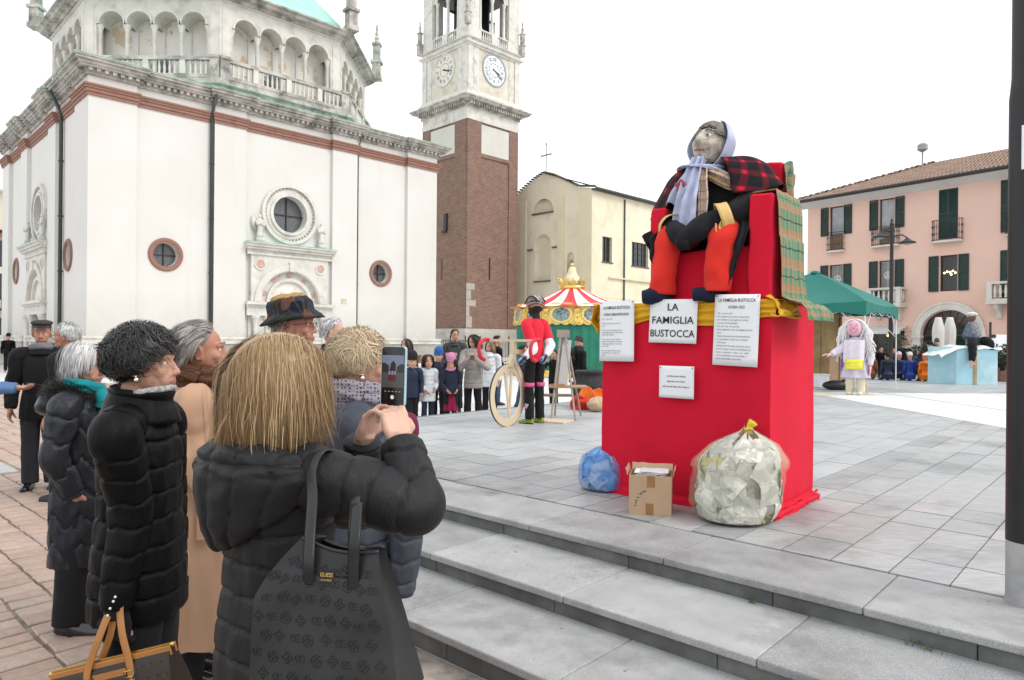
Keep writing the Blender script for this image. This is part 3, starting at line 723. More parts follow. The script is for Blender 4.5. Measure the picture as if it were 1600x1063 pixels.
tprism('stage_cornice', [(.12, 28.25), (.15, 28.4), (.32, 28.45), (.36, 28.6), (.1, 28.65), (.1, 28.9), (.3, 28.95), (.32, 29.0)], STONE)
tprism('belfry_ceiling', [(-.3, 34.4), (-.3, 34.79)], BLACK)  # black colour stands in for the shade inside the belfry
wb(MB().box(1.6, 4.9, 1.6, 4.9, 29.1, 30.6, TTR), 'belfry_floor', BLACK, tower)  # floor block, its black painted in for the dim interior
wb(MB().box(2.6, 2.75, 1.4, 5.1, 30.6, 34.4, TTR).box(3.8, 3.95, 1.4, 5.1, 30.6, 34.4, TTR).box(1.4, 2.6, 2.6, 2.75, 31.6, 31.8, TTR).box(3.95, 5.1, 3.8, 3.95, 31.4, 31.6, TTR), 'bell_frame', BLACK, tower)
tprism('belfry_roof', [(.1, 34.8), (.4, 35.0), (.4, 35.3), (-3.2, 40)], COPPER)
wb(MB().lathe([(.05, 32.6), (.25, 32.5), (.4, 32.0), (.5, 31.5), (.75, 31.1), (.8, 31.0)], 16, TTR @ M4.Translation((2.4, 2.6, 0))).lathe([(.05, 32.6), (.25, 32.5), (.4, 32.0), (.5, 31.5), (.75, 31.1), (.8, 31.0)], 16, TTR @ M4.Translation((4.3, 3.6, 0))), 'bell', mat('bronze', (.08, .07, .05), .5, metallic=.6), tower, True)
mb = MB().box(.8, 5.7, 2.5, 2.7, 32.6, 32.8, TTR).box(.8, 5.7, 3.5, 3.7, 32.6, 32.8, TTR)
for x in (1.0, 3.3, 5.4): mb.box(x, x+.15, 2.4, 2.55, 30, 32.6, TTR)
wb(mb, 'bell_frame', BLACK, tower)
wb(MB().box(-.02, .55, -.15, .02, 11.55, 11.75, TTL @ M4.Translation((3.2, 0, 0))).box(.2, .6, -.08, .1, 11.75, 13.3, TTL @ M4.Translation((3.2, 0, 0))), 'niche_sill', BLACK, tower)
# iron railing and information lectern
def railing():
    r = thing('iron_railing', 'dark iron railing with thin vertical pickets before the bell tower', 'railing', (-2.0, 45, 0))
    p0, p1 = V((X(655, 44), 44, 0)), V((X(812, 47), 47, 0)); d = p1-p0; n = 62
    wb(MB().box(0, d.length, -.015, .015, 1.48, 1.53, frame2(p0, d)), 'top_rail', IRON, r); wb(MB().box(0, d.length, -.015, .015, .12, .17, frame2(p0, d)), 'bottom_rail', IRON, r)
    T0 = frame2(p0, d); base = None
    for i in range(n):
        big = i % 9 == 0; TT = T0 @ M4.Translation((d.length*i/(n-1), 0, 0))
        w = .035 if big else .012
        wb(MB().box(-w, w, -w, w, 0, 1.85 if big else 1.62, TT), 'post' if big else 'picket', IRON, r)
railing()
# ------------------------------------------------------------------ cream church with gabled front
CREAM = mat('cream_plaster', (.72, .66, .51), .9, .04, .5, .1, 20, .004, stain=((.56, .50, .36), .6, .5, .8))
CREAMD = mat('darker_cream_plaster_trim', (.68, .61, .44), .9, .05, .7)  # slightly darker cream for pilasters, bracket and ledge
def m_tiles(name, a, b):
    t = NT(name); c = t.ramp(t.noise(1.6, 5, .7), [(.3, a), (.7, b)])
    c = t.mix(t.ramp(t.noise(5, 6, .7), [(.55, (0, 0, 0)), (.75, (.7, .7, .7))]), c, (.11, .085, .065)); return t.done(c, .9)
TILE = m_tiles('terracotta_roof_tiles', (.22, .14, .105), (.34, .24, .185)); TILED = m_tiles('dark_roof_tiles', (.09, .065, .055), (.16, .11, .09))
def tile_roof(mb, P, dl, up, wave=.21, row=.36, hipl=0, hipr=0, amp=.045):
    """corrugated tile courses: eave start P, eave vector dl, slope vector up; hips cut the ends"""
    L = dl.length; n = up.cross(dl).normalized(); n = n if n.z > 0 else -n
    nr = max(2, int(up.length/row)); nw = int(L/wave)
    for r in range(nr):
        t0, t1 = r/nr, (r+1.12)/nr
        a0, a1 = hipl*t0, L-hipr*t0
        nn = max(1, int((a1-a0)/wave)); vs = []
        for i in range(nn*5+1):
            s = a0+(a1-a0)*i/(nn*5); w = abs(math.sin(PI*i/5*.5*2))*amp if False else (.5+.5*math.cos(2*PI*i/5))*amp
            base = P+dl*(s/L); j = mn.noise((s*2, r*3.1, 0))*.012
            vs += [base+up*t0+n*(w+.035+j), base+up*t1+n*(w+.005+j), base+up*t0+n*(-.02)]
        m = nn*5
        mb.add(vs, [(3*i, 3*i+3, 3*i+4, 3*i+1) for i in range(m)]+[(3*i+2, 3*i+5, 3*i+3, 3*i) for i in range(m)])
yc = V((7.3, 64, 0)); TYF = frame2(yc+V((-q7*12.2, q7*12.2, 0)), (q7, -q7)); TYS = frame2(yc, (q7, q7))
ych = thing('gabled_church', 'cream plastered church with gabled front and dark tiled roof beside the tower', 'church', (7.3, 66, 0))
xa, xn = 12.2-6.2, 12.2-2.65
niche = archpoly(xn-.42, xn+.42, 7.2, 9.5, 12)
wb(MB().panel([(0, 0), (12.2, 0), (12.2, 15.6), (10.6, 15.9), (7.4, 17.5), (6.1, 17.9), (4.8, 17.5), (1.6, 15.9), (0, 15.6)], [archpoly(xa-1.05, xa+1.05, 7.4, 10.9, 16), circ(xa, 14.1, 1.35, 16, 0, PI), niche], .35, TYF), 'front_wall', CREAM, ych)
wb(MB().box(xa-1.1, xa+1.1, .35, .4, 7.3, 12, TYF).box(xa-1.4, xa+1.4, .35, .4, 14, 15.6, TYF).box(xn-.5, xn+.5, .35, .4, 7.1, 10, TYF), 'niche_back', CREAM, ych)
for x0, x1, y1, z0, z1 in ((-1.4, 1.4, .3, 13.95, 14.1), (-1.1, 1.1, .3, 7.3, 7.42), (1.3, 2.0, 0, 10.5, 10.62), (-2.0, -1.3, 0, 10.5, 10.62)): wb(MB().box(xa+x0, xa+x1, -.13, y1, z0, z1, TYF), 'ledge', TILED, ych)
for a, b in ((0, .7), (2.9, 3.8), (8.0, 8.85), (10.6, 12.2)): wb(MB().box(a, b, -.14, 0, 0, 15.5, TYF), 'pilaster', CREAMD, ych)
st = MB(); TT = TYF @ M4.Translation((xn, .1, 7.25)); st.box(-.25, .25, -.2, .2, 0, .25, TT).rings([(0, 0, .25, .24, .2), (.03, 0, .9, .2, .17), (0, 0, 1.35, .25, .16), (0, 0, 1.62, .14, .12), (0, 0, 1.7, .07, .07)], 12, TT).ell((0, 0, 1.88), (.12, .13, .16), 10, 7, TT).tube([(.2, 0, 1.5), (.22, -.15, 1.1), (0, -.22, 1.2)], .07, 8, TT)
wb(st, 'niche_statue', mat('sandstone', (.42, .30, .21), .9, .2, 3), ych, True)
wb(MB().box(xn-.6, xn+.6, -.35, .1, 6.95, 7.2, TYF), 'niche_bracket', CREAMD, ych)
wins = [(1.47, 2.95), (6.14, 8.98), (12.5, 15.3), (19, 22)]
wb(MB().panel([(0, 0), (30, 0), (30, 15.5), (0, 15.5)], [[(a, 9.0), (b, 9.0), (b, 11.35), (a, 11.35)] for a, b in wins], .35, TYS), 'side_wall', CREAM, ych)
for a, b in wins:
    w = wb(MB().box(a, b, .3, .34, 9.0, 11.35, TYS), 'window', DARKGLASS, ych)
    g_ = MB()
    for q in range(1, 4): g_.box(a+(b-a)*q/4-.03, a+(b-a)*q/4+.03, .24, .28, 9, 11.35, TYS)
    for q in range(1, 4): g_.box(a, b, .245, .275, 9+2.35*q/4-.02, 9+2.35*q/4+.02, TYS)
    wb(g_, 'window_bars', BLACK, ych)
    wb(MB().box(a-.1, b+.1, -.08, .1, 8.88, 9.0, TYS), 'sill', TILED, ych)
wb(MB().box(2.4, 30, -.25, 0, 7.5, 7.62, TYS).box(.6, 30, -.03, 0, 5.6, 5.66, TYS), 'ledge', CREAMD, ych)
wb(MB().tube([(4.8, -.1, 0), (4.8, -.1, 15.2)], .07, 8, TYS), 'downpipe', PIPE, ych, True)
up = TYS.to_3x3() @ V((0, 6.6, 2.35)); mb = MB(); tile_roof(mb, TYS @ V((-.2, -.5, 15.55)), TYS.to_3x3() @ V((30.4, 0, 0)), up, .3, .45); wb(mb, 'roof_tiles', TILED, ych, kind='stuff')
wb(MB().box(-.2, 30.2, -.45, .0, 15.4, 15.52, TYS).tube([(-.2, -.55, 15.5), (30.2, -.55, 15.5)], .08, 6, TYS), 'eave', PIPE, ych)
prof = [(-.25, 15.75), (1.6, 16.02), (4.8, 17.62), (6.1, 18.05), (7.4, 17.62), (10.6, 16.02), (12.45, 15.75)]
mb = MB()
for i in range(6):
    (x0, z0), (x1, z1) = prof[i], prof[i+1]; n_ = max(2, int((x1-x0)/.3))
    for k in range(n_):
        t = (k+.5)/n_; x, z = x0+(x1-x0)*t, z0+(z1-z0)*t; mb.ell((x, 0, z), (.17, .3, .10), 8, 5, TYF)
wb(mb, 'gable_coping_tiles', TILED, ych, kind='stuff')
wb(MB().box(0, 12.2, .02, 30, 15.3, 15.31, TYF), 'attic_floor', CREAM, ych)
wb(MB().tube([(xa+.1, .3, 17.9), (xa+.1, .3, 20.8)], .05, 6, TYF).box(xa-.5, xa+.7, .26, .34, 19.7, 19.82, TYF).ell((xa-.5, .3, 19.76), .1, 8, 5, TYF).ell((xa+.7, .3, 19.76), .1, 8, 5, TYF).ell((xa+.1, .3, 20.85), .1, 8, 5, TYF), 'roof_cross', mat('grey_iron', (.25, .25, .25), .5), ych)
# ------------------------------------------------------------------ pink house
PINK = mat('pink_plaster', (.70, .475, .39), .9, .035, .6, .12, 25, .004, stain=((.66, .47, .40), .7, .5, .8))
TRIM = mat('pale_trim', (.60, .57, .52), .85, .08, 2, .1, 20, .004, stain=((.42, .40, .37), 1.5, .5, .8))
SHUT = mat('dark_green_shutter', (.012, .04, .034), .5, .2, 4)
pa = V((18.57, 44, 0)); pd = (.585, -.81); TPH = frame2(pa, pd)
ph = thing('pink_house', 'pink plastered three storey house with dark green shutters and tiled roof', 'house', (24, 41, 0))
ups = [(1.43, 2.29, 8.2), (4.44, 5.30, 8.2), (7.63, 8.57, 8.1), (11.1, 12.0, 8.1), (14.4, 15.3, 8.1), (18, 18.9, 8.1)]
lows = [(1.43, 2.29), (4.44, 5.30), (7.70, 8.57), (11.1, 12.0), (14.4, 15.3), (18, 18.9)]
holes = [[(a, 7.25), (b, 7.25), (b, 9.9), (a, 9.9)] for a, b, _ in ups]+[[(a, 3.9 if i in (1, 3) else 4.42), (b, 3.9 if i in (1, 3) else 4.42), (b, 6.35), (a, 6.35)] for i, (a, b) in enumerate(lows)]
holes += [archpoly(8.15-1.38, 8.15+1.38, .01, 2.05, 20), [(.4, .01), (3.2, .01), (3.2, 2.3), (.4, 2.3)], [(3.5, .01), (5.9, .01), (5.9, 2.3), (3.5, 2.3)], [(11, .01), (13, .01), (13, 2.4), (11, 2.4)]]
wb(MB().panel([(0, -.02), (26, -.02), (26, 10.25), (0, 10.25)], holes, .25, TPH), 'front_wall', PINK, ph)
wb(MB().box(-.02, 0, 0, 10, -.02, 10.25, TPH), 'end_wall', PINK, ph)
def window(a, b, z0, z1, closed=False, shut=True, lit=False):
    w = wb(MB().box(a, b, .18, .20, z0, z1, TPH), 'window', SKYGLASS if not lit else DARKGLASS, ph)
    f = MB().box(a, a+.05, .12, .18, z0, z1, TPH).box(b-.05, b, .12, .18, z0, z1, TPH).box(a+.05, b-.05, .12, .18, z1-.05, z1, TPH).box(a+.05, b-.05, .12, .18, z0, z0+.05, TPH)
    wb(f, 'window_frame', mat('dark_window_frame', (.035, .02, .014), .5), w)
    sw = .5
    spans = [(a, (a+b)/2-.005, -.02), ((a+b)/2+.005, b, -.02)] if closed else [(a-.05-sw, a-.05, -.06), (b+.05, b+.05+sw, -.06)]
    for (x0, x1, y) in (spans if shut else []):
        m = MB().box(x0, x0+.05, y, y+.045, z0, z1, TPH).box(x1-.05, x1, y, y+.045, z0, z1, TPH)
        for z in (z0, (z0+z1)/2-.04, z1-.08): m.box(x0+.05, x1-.05, y+.002, y+.043, z, z+.08, TPH)
        k = int((z1-z0)/.055)
        for i in range(k):
            z = z0+.06+i*.055
            if z < z1-.1: m.add([TPH @ V(p) for p in ((x0+.05, y+.035, z+.05), (x1-.05, y+.035, z+.05), (x1-.05, y+.012, z), (x0+.05, y+.012, z))], [(0, 1, 2, 3)])
        wb(m, 'shutter', SHUT, ph)
    return w
for i, (a, b, _) in enumerate(ups): window(a, b, 7.25 if i == 2 else 8.15 if i < 2 else 7.25, 9.9, closed=(i == 2))
for i, (a, b) in enumerate(lows): window(a, b, 3.9 if i in (1, 3) else 4.42, 6.35, lit=(i == 2))
for i in (0, 1):
    a, b, _ = ups[i]; wb(MB().box(a, b, .12, .2, 7.25, 8.15, TPH), 'window_panel', WOODD, ph)
def iron_balcony(a, b, z0, z1, out_):
    s = wb(MB().prism([(a, 0), (a, -out_*.6), (a+.15, -out_), (b-.15, -out_), (b, -out_*.6), (b, 0)], z0-.1, z0, TPH), 'balcony_slab', TRIM, ph)
    path = [V((a+.03, 0, 0)), V((a+.03, -out_*.6, 0)), V((a+.17, -out_+.03, 0)), V((b-.17, -out_+.03, 0)), V((b-.03, -out_*.6, 0)), V((b-.03, 0, 0))]
    m = MB()
    for z in (z0+.06, z1): m.tube([TPH @ (p+V((0, 0, z))) for p in path], .02, 5)
    for i in range(5):
        L = (path[i+1]-path[i]).length; k = max(1, int(L/.10))
        for j in range(k):
            p = path[i].lerp(path[i+1], (j+.5)/k); m.tube([TPH @ (p+V((0, 0, z0))), TPH @ (p+V((0, 0, z1)))], .011, 4)
            for zc in (z0+(z1-z0)*.35, z0+(z1-z0)*.7):
                ds = .035; m.tube([TPH @ (p+V((-ds, -.004, zc))), TPH @ (p+V((0, -.004, zc+.09))), TPH @ (p+V((ds, -.004, zc))), TPH @ (p+V((0, -.004, zc-.09))), TPH @ (p+V((-ds, -.004, zc)))], .009, 4, cap=False)
    wb(m, 'balcony_railing', IRON, ph)
iron_balcony(1.3, 2.42, 7.2, 8.3, .28); iron_balcony(4.1, 5.62, 7.2, 8.25, .45); iron_balcony(7.35, 8.85, 7.12, 8.22, .4); iron_balcony(10.8, 12.3, 7.12, 8.22, .4); iron_balcony(14.1, 15.6, 7.12, 8.22, .4)
bprof = [(.07, 0), (.07, .06), (.04, .1), (.085, .3), (.05, .5), (.04, .58), (.07, .62)]
bo = None
for a, b in ((4.15, 6.0), (10.2, 12.8)):
    wb(MB().box(a, b, -.8, 0, 3.7, 3.88, TPH).box(a-.05, b+.05, -.85, 0, 3.62, 3.70, TPH), 'balcony_slab', TRIM, ph)
    wb(MB().box(a, b, -.78, -.58, 4.62, 4.74, TPH).box(a, a+.2, -.57, 0, 4.62, 4.74, TPH).box(b-.2, b, -.57, 0, 4.62, 4.74, TPH), 'balcony_rail', TRIM, ph)
    for x in (a, b-.24): wb(MB().box(x, x+.24, -.79, -.56, 3.88, 4.62, TPH), 'balcony_post', TRIM, ph)
    n_ = int((b-a-.6)/.22)
    pts = [(a+.35+i*(b-a-.7)/max(1, n_-1), -.68) for i in range(n_)]+[(x, y) for x in (a+.12, b-.12) for y in (-.4, -.18)]
    for x, y in pts:
        TT = TPH @ M4.Translation((x, y, 3.93))
        if bo is None: bo = MB().lathe(bprof, 8).build('baluster', TRIM, ph, True); bo.matrix_parent_inverse = M4.Translation(ph.location).inverted(); bo.matrix_basis = TT
        else: inst(bo, 'baluster', ph, TT)
    for x in (a+.35, b-.35):
        wb(MB().add([(x-.11, 0, 2.9), (x+.11, 0, 2.9), (x+.11, -.15, 2.9), (x-.11, -.15, 2.9), (x-.11, 0, 3.62), (x+.11, 0, 3.62), (x+.11, -.65, 3.62), (x-.11, -.65, 3.62), (x-.11, -.28, 3.2), (x+.11, -.28, 3.2), (x-.11, -.6, 3.4), (x+.11, -.6, 3.4)], [(0, 1, 2, 3), (3, 2, 9, 8), (8, 9, 11, 10), (10, 11, 6, 7), (7, 6, 5, 4), (1, 5, 6, 11, 9, 2), (0, 3, 8, 10, 7, 4)], TPH), 'console', TRIM, ph)
mb = MB(); ring(mb, 8.15, 2.05, 1.38, 1.78, -.12, .2, 28, TPH, 0, 0, PI); ring(mb, 8.15, 2.05, 1.70, 1.80, -.16, -.12, 28, TPH, 0, 0, PI)
mb.box(6.37, 6.77, -.12, .2, 0, 1.9, TPH).box(9.53, 9.93, -.12, .2, 0, 1.9, TPH).box(6.3, 6.82, -.18, .2, 1.9, 2.05, TPH).box(9.48, 10.0, -.18, .2, 1.9, 2.05, TPH)
wb(mb, 'arch_surround', TRIM, ph, auto=30)
wb(MB().prism(archpoly(6.78, 9.52, 0, 2.05, 20), -.24, -.22, TPH @ M4.Rotation(R(90), 4, 'X')), 'arch_glass', DARKGLASS, ph)
mb = MB()
for k in range(1, 10):
    a = PI*k/10; mb.tube([TPH @ V((8.15, .2, 2.05)), TPH @ V((8.15+1.36*math.cos(a), .2, 2.05+1.36*math.sin(a)))], .02, 4)
mb.box(6.8, 9.5, .17, .21, 2.0, 2.1, TPH); wb(mb, 'arch_grille', IRON, ph)
for a, b in ((.4, 3.2), (3.5, 5.9), (11, 13)): wb(MB().box(a, b, .2, .24, 0, 2.4, TPH), 'shop_glass', DARKGLASS, ph)
wb(MB().add([(.2, 0, 2.6), (6.1, 0, 2.6), (6.1, -.9, 2.3), (.2, -.9, 2.3), (.2, -.9, 2.12), (6.1, -.9, 2.12)], [(0, 1, 2, 3), (3, 2, 5, 4)], TPH), 'awning', mat('pale_awning', (.55, .55, .54), .8), ph)
LAMP = NT('warm_lamp'); LAMP.b.inputs['Emission Color'].default_value = (1, .72, .35, 1); LAMP.b.inputs['Emission Strength'].default_value = 4; LAMP = LAMP.done((.8, .6, .3), .5)
mb = MB()
for k, (x, z) in enumerate(((7.86, 5.42), (8.0, 5.48), (8.14, 5.44), (8.28, 5.5), (8.4, 5.4), (8.2, 5.32))): mb.ell((x, .165, z), (.055, .012, .055), 10, 6, TPH)
wb(mb, 'chandelier_lamps', LAMP, ph)
mb = MB().ell((4.9, .19, 2.05), (.07, .02, .07), 8, 6, TPH); wb(mb, 'shop_lamp', LAMP, ph)
for (x, z) in ((1.86, 5.5), (4.87, 5.5)):
    mb = MB(); ring(mb, x, z, .19, .215, .172, .176, 24, TPH); mb.box(x-.2, x+.2, .171, .175, z-.06, z-.03, TPH).box(x-.17, x+.17, .171, .175, z-.12, z-.10, TPH).box(x-.12, x+.12, .171, .175, z+.05, z+.075, TPH).box(x-.012, x+.012, .170, .174, z-.03, z+.19, TPH)
    wb(mb, 'window_sticker', WHITE, ph)
    wb(MB().box(x-.38, x-.02, .177, .179, 4.5, 6.25, TPH).box(x+.02, x+.38, .177, .179, 4.5, 6.25, TPH), 'curtain', mat('grey_curtain', (.22, .22, .21), .9), ph)
# eaves and roof
wb(MB().box(-.55, 26, -.02, .0, 10.0, 10.25, TPH).add([(-.0, -.001, 10.0), (26, -.001, 10.0), (26, -.55, 10.32), (-.55, -.55, 10.32), (-.55, .6, 10.32), (0, .6, 10.0), (-.55, 10, 10.32), (0, 10, 10.0)], [(0, 1, 2, 3), (0, 3, 4, 5), (5, 4, 6, 7)], TPH), 'eave_cove', mat('pale_grey_cove', (.56, .55, .53), .85, .04, 2), ph)
wb(MB().box(-.75, 26, -.75, .2, 10.321, 10.42, TPH).tube([(-.8, -.8, 10.40), (26, -.8, 10.40)], .09, 8, TPH), 'gutter', mat('dark_gutter', (.035, .03, .028), .5), ph)
mb = MB(); r3 = TPH.to_3x3()
tile_roof(mb, TPH @ V((-.78, -.78, 10.44)), r3 @ V((26.8, 0, 0)), r3 @ V((0, 6.0, 2.25)), .2, .34, hipl=6.0)
tile_roof(mb, TPH @ V((-.78, 12, 10.44)), r3 @ V((0, -12.78, 0)), r3 @ V((6.0, 0, 2.25)), .2, .34, hipr=6.0)
wb(mb, 'roof_tiles', TILE, ph, kind='stuff')
mb = MB()
for i in range(26): t = i/26; p = TPH @ V((-.78+6*t, -.78+6*t, 10.5+2.25*t)); mb.ell(p, (.16, .16, .11), 8, 5)
wb(mb, 'hip_tiles', TILE, ph, kind='stuff')
mb = MB().tube([TPH @ V((5.0, 4, 12.0)), TPH @ V((5.0, 4, 13.3))], .05, 8).lathe([(.1, 0), (.28, .12), (.28, .42), (.1, .55)], 12, M4.Translation(TPH @ V((5.0, 4, 13.2)))); wb(mb, 'chimney_cowl', mat('grey_cowl', (.3, .3, .3), .5), ph)
ap = TPH @ V((13.6, 5.0, 12)); mb = MB().tube([ap, ap+V((0, 0, 3.3))], .025, 5)
mb.tube([ap+V((-1.0, .3, 2.2)), ap+V((.6, -.2, 2.4))], .018, 5)
for k in range(7): p = (ap+V((-1.0, .3, 2.2))).lerp(ap+V((.6, -.2, 2.4)), k/6); mb.tube([p+V((.05, .2, 0)), p-V((.05, .2, 0))], .01, 4)
wb(mb, 'television_antenna', mat('grey_iron', (.25, .25, .25), .5), ph)
# neighbour beyond its left end, and a house beyond the church
nb = thing('ochre_house', 'pale ochre house with tiled roof just left of the pink house', 'house', (19, 52, 0))
TN = frame2(V((11.5, 50.5, 0)), (.94, -.34))
wb(MB().box(0, 8.2, 0, 8, 0, 9.0, TN), 'wall', mat('ochre_plaster', (.70, .58, .38), .9, .04, .6), nb)
wb(MB().box(-.4, 8.4, -.5, .2, 9.0, 9.5, TN), 'eave', mat('pale_grey_cove', (.56, .55, .53), .85), nb); wb(MB().box(-.4, 8.4, -.62, -.5, 9.35, 9.6, TN), 'gutter', PIPE, nb)
mb = MB(); r3 = TN.to_3x3(); tile_roof(mb, TN @ V((-.4, -.6, 9.6)), r3 @ V((8.8, 0, 0)), r3 @ V((0, 5, 1.9)), .21, .36); wb(mb, 'roof_tiles', TILE, nb, kind='stuff')
for x in (1.5, 5): wb(MB().box(x, x+1, -.02, .0, 5, 7, TN), 'window', DARKGLASS, nb); wb(MB().box(x-.5, x-.02, -.06, -.0, 5, 7, TN).box(x+1.02, x+1.5, -.06, -.0, 5, 7, TN), 'shutter', SHUT, nb)
lh = thing('balcony_house', 'cream house with iron balconies and red tiled roof beyond the church corner', 'house', (-40, 52, 0))
TL_ = frame2(V((-52, 50, 0)), (1, .05))
wb(MB().box(0, 15.6, 0, 9, 0, 12.0, TL_), 'wall', CREAM, lh)
wb(MB().box(0, 16.1, -.6, 0, 9.2, 9.3, TL_).box(0, 15.9, -.4, 9.2, 12.0, 12.2, TL_), 'eave', mat('pale_grey_cove', (.56, .55, .53), .85), lh)
mb = MB(); r3 = TL_.to_3x3(); tile_roof(mb, TL_ @ V((0, -.8, 8.7)), r3 @ V((16.2, 0, 0)), r3 @ V((0, .8, .5)), .21, .36); wb(mb, 'roof_tiles', mat('red_roof_tiles', (.34, .12, .08), .9, .25, 3), lh, kind='stuff')
for z in (1.0, 4.2, 6.6):
    for x in (8.5, 11.5, 14.2):
        w = wb(MB().box(x, x+1.1, -.03, 0, z, z+1.9, TL_), 'window', DARKGLASS, lh); wb(MB().box(x-.08, x, -.05, .0, z, z+1.9, TL_).box(x+1.1, x+1.18, -.05, 0, z, z+1.9, TL_).box(x+.53, x+.57, -.05, -.03, z, z+1.9, TL_), 'frame', WHITE, w)
mb = MB()
for z in (3.4,): 
    mb.box(7.5, 15.8, -1.0, 0, z, z+.15, TL_).box(7.5, 15.8, -1.0, -.95, z+1.0, z+1.05, TL_)
    for k in range(60): mb.box(7.55+k*.138, 7.57+k*.138, -.99, -.97, z+.15, z+1.0, TL_)
wb(mb, 'balcony', IRON, lh)
# ------------------------------------------------------------------ carousel
def carousel():
    r = thing('carousel', 'small carousel with gold crown, striped red and white roof and green curtain', 'carousel', (X(893, 33), 33, 0)); L = M4.Identity(4)
    YEL = mat('carousel_gold', (.72, .54, .16), .5, .14, 4, .2, 30, .01, stain=((.55, .36, .06), 5, .5, .7)); CURT = mat('green_canvas', (.012, .16, .10), .6, .15, 2)
    RED = mat('canvas_red', (.62, .04, .06), .6, .06, 2); WH = mat('canvas_white', (.78, .74, .71), .6, .05, 2)
    MB().lathe([(2.95, 0), (2.95, .08), (2.85, .1), (2.85, .28), (2.5, .28)], 48).build('floor_ring', YEL, r)
    MB().grid(lambda u, v: ((2.55+.035*math.sin(2*PI*u*42)+.02*math.sin(2*PI*u*17))*math.cos(2*PI*u), (2.55+.035*math.sin(2*PI*u*42)+.02*math.sin(2*PI*u*17))*math.sin(2*PI*u), .28+2.1*v), 400, 2).build('curtain', CURT, r, True)
    n = 12
    for k in range(n):
        a0 = 2*PI*k/n; a = a0+PI/n; T = M4.Rotation(a, 4, 'Z') @ M4.Translation((2.86, 0, 0)) @ M4.Rotation(R(90), 4, 'Z') @ M4.Rotation(R(-6), 4, 'X')
        w = 2.86*math.tan(PI/n)+.03
        top = [(w*math.cos(PI*i/16)*1.0, 3.05+.20*math.sin(PI*i/16)+.05*abs(math.sin(PI*i/16*4))) for i in range(17)]
        bot = [(-w+2*w*i/16, 2.36-.07*abs(math.sin(PI*i/16*4))) for i in range(17)]
        p = MB().prism(bot+top, -.03, .03, T @ M4.Rotation(R(90), 4, 'X')).build('fascia_panel', YEL, r)
        m = MB(); ring(m, 0, 2.75, .30, .37, -.07, -.03, 24, T @ M4.Scale(1.35, 4, (1, 0, 0))); m.build('picture_frame', GOLD, p)
        MB().prism([(x*1.35, z) for x, z in circ(0, 2.75, .3, 24)], .031, .04, T @ M4.Rotation(R(90), 4, 'X')).build('painted_oval', mat('painted_scene', (.22, .30, .30), .5, .7, 7), p)
        q = MB()
        for i in range(9): x = -w+.05+(2*w-.1)*i/8; q.ell((x, -.05, 2.40), (.045, .03, .045), 8, 5, T)
        for sx in (-1, 1): q.ell((sx*w*.8, -.05, 2.95), (.10, .04, .13), 8, 6, T).ell((sx*w*.82, -.05, 2.68), (.06, .03, .12), 8, 6, T)
        q.build('gold_moulding', GOLD, p, True)
    for k in range(24):
        a0, a1 = 2*PI*k/24, 2*PI*(k+1)/24
        MB().grid(lambda u, v: ((2.9-2.35*v)*math.cos(a0+(a1-a0)*u), (2.9-2.35*v)*math.sin(a0+(a1-a0)*u), 3.12+.9*v-.10*math.sin(PI*v)-.03*math.sin(PI*u)), 4, 6).build('roof_stripe', RED if k % 2 else WH, r, True)
    MB().lathe([(.58, 3.98), (.62, 4.02), (.62, 4.14), (.56, 4.18)], 32).build('crown_ring', GOLD, r, True)
    m = MB()
    for k in range(12):
        T = M4.Rotation(2*PI*k/12, 4, 'Z') @ M4.Translation((.57, 0, 4.14)) @ M4.Rotation(R(12), 4, 'Y') @ M4.Rotation(R(90), 4, 'Z') @ M4.Translation((0, 0, -4.14))
        m.prism([(-.13, 4.14), (.13, 4.14), (.10, 4.3), (.14, 4.42), (.05, 4.36), (0, 4.5), (-.05, 4.36), (-.14, 4.42), (-.10, 4.3)], -.015, .015, T @ M4.Rotation(R(90), 4, 'X')); m.ell((0, 0, 4.52), .035, 8, 6, T)
    m.build('crown_points', GOLD, r)
    MB().lathe([(.46, 4.16), (.45, 4.35), (.36, 4.55), (.26, 4.7), (.2, 4.85), (.16, 5.0), (.1, 5.08)], 24).build('crown_dome', mat('cream_gilt', (.72, .62, .40), .4, .25, 14), r, True)
    MB().ell((0, 0, 5.16), .1, 12, 8).build('finial', GOLD, r, True)
    MB().lathe([(.1, .28), (.1, 3.9)], 12).build('centre_pole', GOLD, r)
carousel()
